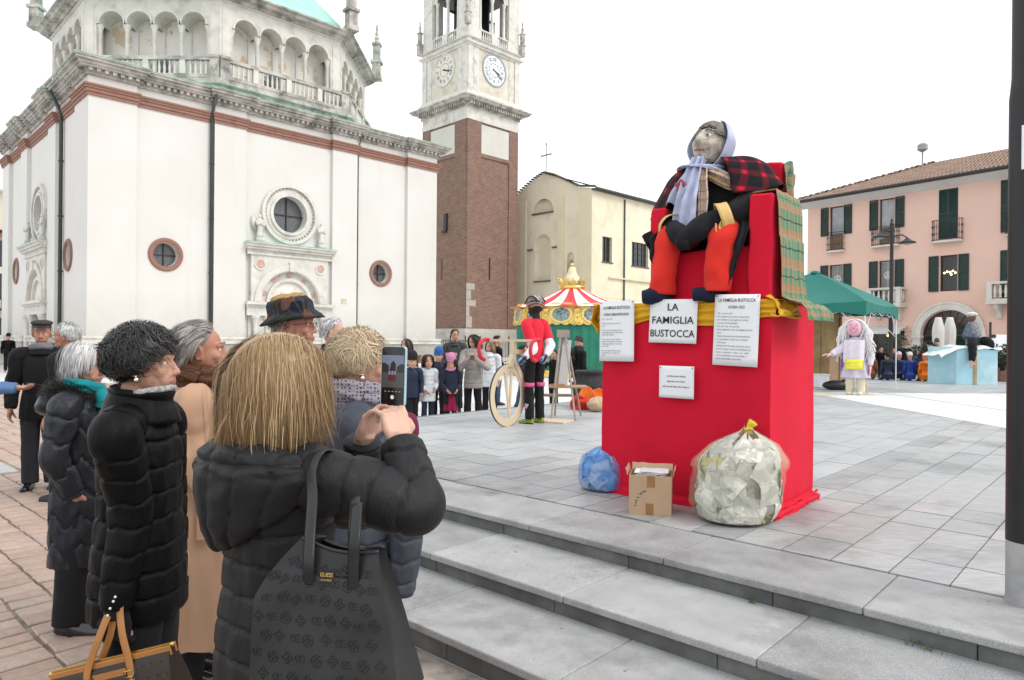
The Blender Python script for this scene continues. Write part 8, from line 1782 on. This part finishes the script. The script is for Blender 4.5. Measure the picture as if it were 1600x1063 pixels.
# children and parents beyond the platform
GP = 'onlookers beyond the platform'
def far(px, Y, top, turn, label, **o):
    H = Zz(px, top, Y)/1.005-(o.pop('base', 0)); q_ = random.Random(px*7+top); turn += q_.uniform(-22, 22); o.setdefault('yaw', q_.uniform(-28, 28)); o.setdefault('pitch', q_.uniform(-8, 4)); o.setdefault('step', q_.uniform(-.05, .06))
    if 'r' not in o and not o.get('sit') and q_.random() < .6: b_ = (X(px, Y), Y, o.get('z', 0)); k_ = H/1.65; o['r'] = rel(b_, turn, (.23*k_, .0, 1.02*k_), (.13*k_, .16*k_, (.86+.12*q_.random())*k_)); o['l'] = rel(b_, turn, (-.23*k_, .0, 1.02*k_), (-.13*k_, .16*k_, (.84+.14*q_.random())*k_)) if 'l' not in o else o['l']
    z = o.pop('z', 0); grp = o.pop('grp', GP); return person((X(px, Y), Y, z), turn, H-z if not o.get('sit') else o.pop('Hs', 1.25), label, o, 0, group=grp)
LONGD = dict(m=BRUN, style='bob', n=900, length=.30, vol=.02, width=.0028, cap=1.06); BOBD = dict(m=BRUN, style='bob', n=800, length=.19, vol=.015, width=.0028, cap=1.06); MALD = dict(m=BRUN, style='male', n=500, length=.03, vol=.008, width=.0026, cap=1.03)
far(635, 14.6, 529, 188, 'smiling woman with long dark hair and burgundy scarf beside the phone', coat=WOOLB, hem=.38, girth=1.12, hair=LONGD, scarf=(m_cloth('burgundy_scarf', (.16, .01, .03)), 2))
far(644, 12.7, 556, 150, 'child in black cap and navy jacket with white hood', coat=NAVN, hem=.42, girth=1.2, beanie=mat('black_wool_hat', (.015, .015, .017), .95), hood=mat('white_fleece', (.7, .7, .7), .95), hair=MALD, hs=1.2)
far(669, 12.9, 557, 170, 'girl with dark bob in pale grey quilted jacket', coat=m_nylon('pale_grey_nylon', (.50, .53, .55), .45), hem=.36, quilt=.075, amp=.012, girth=1.28, hair=BOBD, hood=True, hs=1.22, trousers=NAVN)
far(686, 13.7, 548, 175, 'child in blue knitted hat behind the girl in pale grey', coat=NAVN, hem=.42, girth=1.2, beanie=mat('blue_knit', (.03, .10, .34), .95, .2, 60), hair=MALD, hs=1.1, face=True)
PKN = mat('pink_knit', (.48, .20, .32), .95, .15, 60, .4, 150, .003)
far(705, 13.0, 560, 182, 'girl in pink eared hat, pink scarf and red skirt', coat=m_cloth('navy_fleece', (.016, .022, .04)), hem=.47, girth=1.28, beanie=PKN, pompoms=PKN, scarf=(PKN, 3), skirt=(m_cloth('crimson_skirt', (.20, .008, .04)), .22), hair=BOBD, hs=1.22, glasses=(.4, .2, .25), face=True)
w_, _, _, _ = far(740, 13.3, 522, 196, 'woman with long dark hair in taupe padded coat looking at her phone', coat=TAUPE, hem=.40, quilt=.085, amp=.014, girth=1.2, hair=LONGD, hood=True, pitch=-24, step=.06, l=(wp(762, 575, 13.1), wp(745, 563, 12.9), V((-.6, -.3, .5)), (0, 1, .4)), r=(wp(718, 578, 13.1), wp(731, 562, 12.9), V((.6, -.3, .5)), (0, 1, .4)))
o = bevel(MB().box(-.038, .038, -.005, .005, -.075, .075).build('phone', mat('black_glass', (.006, .006, .007), .08, spec=.6), None), .003); o.location = wp(738, 558, 12.82); o.rotation_euler = (R(-50), 0, 0); tag(o, 'small black phone held by the woman in the taupe padded coat', 'phone')
far(711, 15.6, 514, 178, 'tall man with short dark hair in dark green jacket', coat=KHAK, hem=.45, girth=1.2, male=True, hair=MALD, skin=SKINR, collar=(.09, 1.2))
far(766, 14.5, 533, 192, 'blonde woman in white padded jacket', coat=WHN, hem=.40, quilt=.085, amp=.012, girth=1.15, hair=dict(m=LTBR, style='bob', n=800, length=.22, vol=.015, width=.0028, cap=1.06), collar=(.09, 1.2))
far(777, 17.2, 524, 60, 'bearded man in dark hooded jacket and jeans seen from behind', coat=BLKN, hem=.45, girth=1.15, male=True, hair=MALD, trousers=DENIM, hood=True)
far(676, 18.5, 553, 90, 'person in black hat bending in a dark coat by the lectern', coat=WOOLB, hem=.35, girth=1.3, beanie=BLKC, lean=.35, hair=MALD)
far(657, 18.2, 556, 60, 'person with light hair in cream coat seen from behind', coat=mat('cream_wool', (.62, .56, .46), .95), hem=.35, girth=1.15, hair=dict(m=LTBR, style='bob', n=500, length=.12, vol=.015, width=.003))
far(817, 16.2, 540, 100, 'person in dark jacket and jeans half hidden by the cyclist puppet', coat=NAVN, hem=.45, girth=1.15, trousers=DENIM, hair=MALD, step=.1)
bk, _, _, _ = far(904, 16.4, 528, 65, 'woman in patterned headscarf with black backpack beside the carousel', coat=WOOLB, hem=.45, girth=1.15, trousers=DENIM, beanie=mat('black_print_scarf', (.04, .04, .04), .9, .9, 40), scarf=(mat('black_print_scarf', (.04, .04, .04), .9, .9, 40), 2))
bp = thing('backpack', 'black backpack worn by the woman beside the carousel', 'backpack', (X(890, 16.25), 16.2, Zz(890, 572, 16.2)), R(25)); o = MB().ell((0, 0, .2), (.17, .13, .24), 18, 12); o.v = [(x*(1.05 if z < .2 else 1), y, z) for x, y, z in o.v]; o.build('pack_body', BLKN, bp, True); MB().ell((0, -.12, .13), (.11, .05, .11), 14, 9).build('front_pocket', BLKN, bp, True)
for sx in (-.09, .09): MB().tube([(sx, .10, .38), (sx, .2, .42), (sx, .26, .3), (sx, .2, .08)], .02, 6).build('strap', BLKN, bp, True)
ph_, _, _, _ = far(866, 16.8, 548, 205, 'person in dark clothes holding up a phone behind the easel', coat=WOOLB, hem=.45, girth=1.15, hair=MALD, r=(wp(848, 575, 16.6), wp(856, 566, 16.4), V((0, -.2, 1)), (0, -1, 0)))
o = bevel(MB().box(-.04, .04, -.005, .005, -.08, .08).build('phone', mat('silver_phone', (.45, .46, .45), .3), None), .003); o.location = wp(857, 551, 16.35); tag(o, 'silver phone held up behind the easel', 'phone')
# people by the pink house
GR = 'people before the pink house'
far(1377, 25.5, 543, 190, 'young man in black hooded jacket behind the seated children', coat=BLKN, hem=.44, girth=1.15, male=True, hair=MALD, z=PZ, grp=GR, pitch=-14)
far(1414, 25.2, 534, 182, 'woman with wild brown curls and large grey scarf', coat=WOOLB, hem=.4, girth=1.25, z=PZ, grp=GR, hair=dict(m=LTBR, style='curly', n=900, length=.15, vol=.05, curl=(.02, 1.2), width=.004, cap=1.1), scarf=(mat('grey_knit', (.28, .28, .28), .95, .2, 40), 3), pitch=-8)
far(1396, 26.2, 545, 170, 'person in dark jacket beside the gazebo pole', coat=NAVN, hem=.42, girth=1.15, z=PZ, grp=GR, hair=MALD)
far(1452, 25.0, 536, 110, 'person in long black coat with black hat facing right', coat=WOOLB, hem=.2, girth=1.2, z=PZ, grp=GR, beanie=BLKC)
far(1464, 25.6, 531, 230, 'bearded man in grey beanie and dark jacket', coat=KHAK, hem=.42, girth=1.15, z=PZ, grp=GR, male=True, beanie=mat('grey_beanie', (.07, .065, .065), .95, .2, 60), hair=MALD)
far(1304, 26.0, 541, 186, 'person in sunglasses and dark coat under the gazebo', coat=WOOLB, hem=.42, girth=1.15, z=PZ, grp=GR, hair=MALD)
far(1292, 27.0, 540, 175, 'person in black jacket at the plywood booth', coat=BLKN, hem=.42, girth=1.15, z=PZ, grp=GR, hair=MALD)
far(1338, 26.4, 548, 185, 'woman with light brown hair in grey coat under the gazebo', coat=m_cloth('grey_coat', (.12, .12, .125)), hem=.36, girth=1.15, z=PZ, grp=GR, hair=dict(m=LTBR, style='bob', n=500, length=.2, vol=.015, width=.004))
far(1352, 27.2, 544, 170, 'man in dark jacket and red scarf under the gazebo', coat=BLKN, hem=.42, girth=1.15, z=PZ, grp=GR, male=True, hair=MALD, scarf=(m_cloth('red_scarf', (.40, .02, .02)), 2))
far(1366, 28.2, 540, 195, 'tall person in brown coat behind the rust-coloured child', coat=mat('brown_coat', (.10, .055, .03), .9), hem=.36, girth=1.15, z=PZ, grp=GR, hair=MALD)
far(1432, 27.6, 548, 178, 'person in blue jacket between the scarf woman and the black coat', coat=BLUN, hem=.42, girth=1.15, z=PZ, grp=GR, hair=BOBD)
far(1440, 26.0, 553, 160, 'teenager in green jacket behind the orange coat', coat=KHAK, hem=.42, girth=1.15, z=PZ, grp=GR, hair=BOBD)
GK = 'children sitting with their backs turned'
far(1387, 23.6, 563, 10, 'seated child in dark navy hooded jacket', coat=NAVN, girth=1.25, sit=1, Hs=1.38, z=PZ, grp=GK, hood=mat('navy_fur', (.03, .03, .035), .95), hair=MALD)
far(1405, 23.9, 560, 5, 'seated child in pink hat and navy jacket', coat=m_nylon('deep_navy', (.012, .02, .08), .4), girth=1.1, sit=1, Hs=1.36, z=PZ, grp=GK, beanie=mat('pale_pink_knit', (.66, .42, .50), .95))
far(1422, 23.4, 560, 0, 'seated child in white hat and bright blue jacket', coat=BLUN, quilt=.07, amp=.012, girth=1.2, sit=1, Hs=1.36, z=PZ, grp=GK, beanie=mat('white_knit', (.62, .62, .58), .95))
far(1446, 23.2, 562, 2, 'seated child in bright orange hooded jacket', coat=ORN, quilt=.10, amp=.014, girth=1.28, sit=1, Hs=1.30, z=PZ, grp=GK, hood=True, beanie=ORN)
far(1360, 24.2, 565, 20, 'seated child in rust brown coat under the gazebo', coat=mat('rust_wool', (.20, .075, .035), .9), girth=1.15, sit=1, Hs=1.40, z=PZ, grp=GK, hair=dict(m=LTBR, style='bob', n=400, length=.15, vol=.02, width=.004))
# ------------------------------------------------------------------ cyclist puppet and plywood bicycle
JERS = m_cloth('red_jersey', (.66, .022, .045), .05, 3); LYC = m_cloth('black_lycra', (.012, .012, .013), sheen=.1); WHS = m_cloth('white_sleeve', (.72, .73, .75), .04, 6)
yl = NT('black_yellow_stripes'); w_ = yl.node('ShaderNodeTexWave'); yl.l.new(yl.mapping(yl.coord(), (1, 1, 1.6), (0, R(40), 0)), w_.inputs[0]); w_.inputs['Scale'].default_value = 11; w_.inputs['Distortion'].default_value = 3; YSH = yl.done(yl.ramp(w_.outputs['Fac'], [(.66, (.012, .014, .012)), (.72, (.50, .62, .02))]), .4)
cl_ = (X(836, 10.5), 10.5, PZ)
cy, HMc, Ac, Wc = person(cl_, 318, 1.86, 'cyclist puppet in red jersey, white sleeves and striped helmet', dict(coat=JERS, coatname='jersey', hem=.50, girth=.94, skin=mat('puppet_black', (.02, .02, .022), .9), trousers=LYC, tw=.92, shoes=YSH, wr=.004, no_l=1, no_r=1, hair=dict(m=BRUN, style='curly', n=1300, length=.11, vol=.03, curl=(.010, 1.2), width=.003, gravity=.3, cap=0, region=lambda x, y, z: (z < .25) & (y < .25) & (z > -.85)), l=(wp(833, 545, 10.30), wp(820, 558, 10.12)), r=(wp(860, 540, 10.5), wp(853, 556, 10.4)), sw=.18), 0, cat='puppet', name='cyclist_puppet')
cy['category'] = 'puppet'
Wic = (M4.Translation(cl_) @ M4.Rotation(-R(318), 4, 'Z')).inverted()
for k in ('l', 'r'):
    sx, S0, el, wr_, hd, pn, ho = Ac[k]
    sleeve([V((sx*.09, 0, S0.z+.03)), S0, S0.lerp(el, .55), S0.lerp(el, .72)], [.078, .080, .078, .080], 20, 8, wr=.006).build('short_sleeve', JERS, cy, True)
    sleeve([S0.lerp(el, .6), el, el.lerp(wr_, .5), wr_], [.066, .070, .060, .042], 18, 8, wr=.008).build('arm_warmer', WHS, cy, True)
    m = MB(); hand(m, wr_, (wr_-el), V((0, 1, -1)), -sx, .5, 1.0, wr=.030); me = remesh(m, .008, 2, 'glove'); me.materials.append(mat('blue_white_glove', (.22, .28, .45), .7, .9, 18)); link('glove', me, cy)
for sx in (-1, 1):
    for z, r, m_, h in ((.56, .079, mat('pink_band', (.62, .10, .26), .8), .06), (.235, .066, mat('pink_white_sock', (.62, .42, .52), .8, .5, 40), .07), (.195, .066, mat('magenta_band', (.5, .03, .17), .8), .02)): MB().tube([(sx*.107, .005, z), (sx*.108, .0, z+h)], r, 20).build('leg_band', m_, cy, True)
    e = MB()
hs = MB().lathe([(.110, .018), (.116, .03), (.116, .07), (.104, .12), (.074, .160), (.03, .178), (.001, .180)], 28, HMc @ M4.Translation((0, -.015, 0)) @ M4.Rotation(R(4), 4, 'X'), sy=1.28); st_ = NT('helmet_stripes'); w_ = st_.node('ShaderNodeTexWave'); st_.l.new(st_.mapping(st_.coord(), (1, 1, 1), (R(20), R(55), 0)), w_.inputs[0]); w_.inputs['Scale'].default_value = 4.2; w_.inputs['Distortion'].default_value = 5; w_.inputs['Detail'].default_value = 0
hel = hs.build('helmet', st_.done(st_.ramp(w_.outputs['Fac'], [(0, (.012, .012, .014)), (.45, (.65, .65, .66)), (.58, (.012, .012, .014)), (.80, (.68, .16, .02)), (.93, (.012, .012, .014))], 'CONSTANT'), .3), cy, True)
for k in range(5): MB().tube([HMc @ V(((k-2)*.038, -.015+.142*math.cos(a)*.98, .02+.160*math.sin(a))) for a in [.35+2.3*i/10 for i in range(11)]], .012, 8).build('helmet_rib', mat('white_shell', (.65, .65, .66), .3) if k % 2 else BLACK, hel, True)
def bicycle():
    c = at(793, 672, 10.15); c.z = PZ; d = V((.86, .62, 0)); ang = R(56)      # wheel plane direction
    r = thing('wooden_bicycle', 'cut-out plywood bicycle with red handlebar drops beside the cyclist puppet', 'bicycle', c, ang); Rw = .45
    PLY = mat('bike_plywood', (.60, .49, .34), .6, .08, 4, .1, 60, .002)
    m = MB(); ring(m, 0, Rw, .345, Rw, -.012, .012, 56); wh = m.build('wheel_rim', PLY, r, auto=30); m = MB(); ring(m, 0, Rw, Rw, Rw+.006, -.012, .012, 56); m.build('tyre', BLACK, wh)
    for a0, a1 in ((104, 84), (96, -84)): pass
    MB().prism([(-.10, .78), (-.04, .80), (.05, .13), (.03, .12)], -.010, .010, M4.Rotation(R(90), 4, 'X')).prism([(.06, .80), (.11, .78), (.055, .13), (.035, .13)], -.010, .010, M4.Rotation(R(90), 4, 'X')).build('fork_blade', PLY, r)
    MB().prism([(-.02, .86), (.10, .86), (.16, 1.02), (.17, 1.24), (.09, 1.24), (.08, 1.04)], -.035, .035, M4.Rotation(R(90), 4, 'X')).build('head_tube', PLY, r)
    MB().prism([(.08, .98), (.16, .98), (.60, .44), (.56, .36), (.50, .40)], -.028, .028, M4.Rotation(R(90), 4, 'X')).build('down_tube', PLY, r)
    MB().prism([(.10, 1.12), (.14, 1.05), (.80, 1.02), (.80, 1.08)], -.026, .026, M4.Rotation(R(90), 4, 'X')).build('top_tube', PLY, r)
    m = MB(); ring(m, .56, .37, .03, .10, -.045, -.03, 24); m.box(.55, .60, -.06, -.045, .18, .37).build('chainset', mat('plywood_gear', (.42, .28, .16), .6, .3, 20), r)
    MB().prism([(.55, .40), (.60, .34), (.93, .10), (.95, .14)], -.02, .02, M4.Rotation(R(90), 4, 'X')).build('chain_stay', PLY, r)
    MB().box(.11, .16, -.46, .44, 1.225, 1.262).build('handlebar', PLY, r)
    RD = mat('red_bar_tape', (.55, .03, .05), .7, .1, 30)
    for y in (-.46, .44): MB().tube(smoothpath([(.13, y, 1.25), (.02, y, 1.255), (-.09, y, 1.20), (-.12, y, 1.08), (-.06, y, .98), (.02, y, .955)], 6), .028, 10).build('handlebar_drop', RD, r, True)
bicycle()
MB().box(-.012, .012, -.012, .012, 0, .85).build('support_stick', WOOD, None).location = (X(838, 10.62), 10.62, PZ); tag(bpy.data.objects['support_stick'], 'thin wooden stick propping the cyclist puppet from behind', 'stick')
# ------------------------------------------------------------------ girl puppet (right)
gp = thing('girl_puppet', 'girl puppet in lilac dress with white yarn hair and pink round face', 'puppet', (X(1337, 16.8), 16.8, PZ), R(-35)); LIL = m_cloth('lilac_cloth', (.52, .48, .60), .10, 5); LACE = m_cloth('pale_lace', (.66, .60, .68), .10, 8); CRM = m_cloth('cream_felt', (.62, .57, .44), .08, 5)
for sx in (-.12, .12):
    sleeve([(sx, 0, .52), (sx, -.01, .3), (sx*1.05, -.01, .08)], [.10, .10, .085], 18, 8, wr=.012).build('stuffed_leg', CRM, gp, True)
    o = MB().ell((sx, -.08, .05), (.075, .16, .055), 14, 9).build('cloth_shoe', CRM, gp, True); MB().tube([(sx-.07, -.12, .05), (sx, -.16, .09), (sx+.07, -.12, .05)], .012, 6).build('shoe_strap', BLKC, o, True)
garment([(.42, .30, .24, 0), (.7, .25, .2, 0), (1.0, .18, .15, 0), (1.2, .22, .15, 0), (1.35, .14, .11, 0), (1.40, .07, .07, 0)], 48, 60, fold=.03, wr=.012).build('dress', LIL, gp, True)
sleeve([(-.17, 0, 1.27), (-.33, -.1, 1.08), (-.48, -.25, .98)], [.085, .10, .07], 16, 10, wr=.014).build('sleeve', LACE, gp, True); sleeve([(.17, 0, 1.27), (.30, .02, 1.0), (.32, .0, .72)], [.085, .095, .065], 16, 10, wr=.014).build('sleeve', LACE, gp, True)
for p, d in (((-.50, -.27, .97), V((-.8, -.5, -.05))), ((.32, -.01, .68), V((0, -.1, -1)))):
    m = MB(); hand(m, V(p), d, V((0, 0, -1)) if d.z > -.5 else V((-1, 0, 0)), 1, .2, 1.3); me = remesh(m, .008, 2, 'felt_hand'); me.materials.append(mat('pink_felt', (.70, .42, .40), .95)); link('felt_hand', me, gp)
sheet(None, 'veil', LACE, gp, lambda u, v: (-.24+.46*u, -.17-.05*math.sin(u*PI)-.05*v+.02*math.sin(u*14), 1.32-.62*v*(1-.35*abs(u-.4))), 18, 18, .004, world=False)
sheet(None, 'paper_note', mat('yellow_paper', (.78, .74, .06), .85), gp, lambda u, v: (-.18+.38*u, -.285-.02*math.sin(u*PI), .62+.24*v), 4, 4, .003, world=False)
MB().tube([(.10, -.31, .70), (-.1, -.308, .72)], .003, 4).tube([(.08, -.31, .76), (-.12, -.308, .78)], .003, 4).build('note_writing', mat('grey_print', (.45, .46, .48), .8, .3, 25), gp)
hd_ = MB().ell((0, 0, 0), (.165, .12, .20), 24, 16, M4.Translation((-.02, -.06, 1.60))); hd_.build('stuffed_head', mat('pink_cotton', (.72, .42, .50), .95, .05, 5), gp, True)
m = MB()
for sx in (-1, 1):
    m.tube([(-.02+sx*.06+.03*math.cos(a), -.178, 1.64+.022*math.sin(a)) for a in [.2+2.7*i/8 for i in range(9)]], .004, 5); m.tube([(-.02+sx*.07+.03*math.cos(a), -.17, 1.68+.018*math.sin(a)) for a in [.3+2.5*i/8 for i in range(9)]], .004, 5)
    m.tube([(-.02+sx*.07+.022*math.cos(a), -.178, 1.57+.022*math.sin(a)) for a in [2*PI*i/12 for i in range(13)]], .004, 5)
m.tube([(-.02+.065*math.cos(a), -.178, 1.545+.05*math.sin(a)) for a in [3.4+2.6*i/10 for i in range(11)]], .005, 5).tube([(-.02+.018*math.cos(a), -.186, 1.60+.02*math.sin(a)) for a in [2*PI*i/10 for i in range(11)]], .004, 5)
m.build('stitched_face', mat('magenta_stitch', (.55, .06, .28), .9), gp, True)
gq = np.random.default_rng(11); m = MB()
for k in range(420):
    a = gq.uniform(.0, PI)*1.0; e = gq.uniform(-.2, 1.4); a = gq.uniform(-.35, PI+.35); p0 = V((-.02+.18*math.cos(a)*math.cos(e), -.03+.13*math.sin(a)*math.cos(e), 1.60+.22*math.sin(e))); o_ = V((math.cos(a)*1.3, math.sin(a)*.8, 0)); L = gq.uniform(.35, .8)
    if p0.y < -.085 and e < .8: continue
    m.tube(smoothpath([p0, p0+o_*.08+V((0, 0, -.05)), p0+o_*(.11+.05*math.sin(k))+V((.02*math.sin(k*2), 0, -L*.5)), p0+o_*(.13+.07*math.cos(k))+V((.03*math.cos(k), 0, -L))], 4), .013, 5)
m.build('yarn_hair', mat('white_yarn', (.72, .72, .70), .95, .08, 20, .5, 120, .004), gp, True)
sheet(None, 'purple_cape', mat('purple_floral', (.36, .22, .42), .9, .7, 14), gp, lambda u, v: (-.30+.22*u-.06*v, .06+.10*u, 1.30-.75*v+.03*math.sin(u*8)), 10, 14, .005, world=False)
MB().tube([(.24, .12, 0), (.20, .1, 1.1)], .014, 6).box(.1, .4, .02, .22, 0, .02).build('support_stand', WOOD, gp)
# ------------------------------------------------------------------ puppet seated on the blue plinth
sp = thing('seated_puppet', 'ragged puppet in black trousers and patterned waistcoat seated on the blue plinth', 'puppet', (14.48, 21.85, PZ+1.18), R(8)); GREYP = mat('grey_pattern_cloth', (.22, .22, .23), .95, .75, 30); JN = m_cloth('jean_cloth', (.07, .09, .13), .25, 14)
sleeve([(.12, .1, .12), (-.15, -.1, .20), (-.40, -.34, .10), (-.46, -.42, -.25), (-.50, -.44, -.44)], [.15, .15, .13, .10, .08], 18, 10, wr=.02).build('trouser_leg', BLKC, sp, True); sleeve([(.15, .0, .12), (.2, -.25, .16), (.22, -.36, .0), (.22, -.36, -.1)], [.15, .13, .11, .08], 18, 10, wr=.02).build('trouser_leg', BLKC, sp, True)
m = MB(); hand(m, V((-.51, -.44, -.46)), V((-.1, -.1, -1)), V((1, 0, 0)), 1, .2, 1.3); me = remesh(m, .009, 2, 'felt_hand'); me.materials.append(mat('pink_felt', (.70, .42, .40), .95)); link('felt_hand', me, sp)
garment([(.05, .20, .17, .05), (.3, .22, .17, .08), (.62, .20, .14, .1), (.78, .10, .09, .1)], 36, 40, fold=.02, wr=.02).build('waistcoat', GREYP, sp, True); sleeve([(-.15, .08, .66), (-.32, -.05, .48), (-.55, -.2, .28)], [.08, .085, .075], 16, 8, wr=.02).build('sleeve', JN, sp, True)
MB().box(-.02, .22, .20, .25, .35, .75).build('pink_back_board', mat('pale_pink_card', (.66, .45, .48), .9), sp)
MB().ell((-.06, .06, .90), (.10, .11, .13), 18, 12).build('brown_head', mat('brown_felt', (.16, .085, .06), .95, .3, 20), sp, True)
o = MB().ell((-.07, .05, 1.0), (.16, .15, .07), 18, 10); o.v = [tuple(V(v)+V((1, 1, 1))*.03*mn.noise(V(v)*14)) for v in o.v]; o.build('rag_cap', mat('pale_rag', (.60, .58, .54), .95, .25, 14), sp, True)
sheet(None, 'denim_apron', JN, sp, lambda u, v: (-.42+.32*u-.05*v, -.2-.12*v+.03*math.sin(u*8), .40-.22*v), 8, 8, .01, world=False)
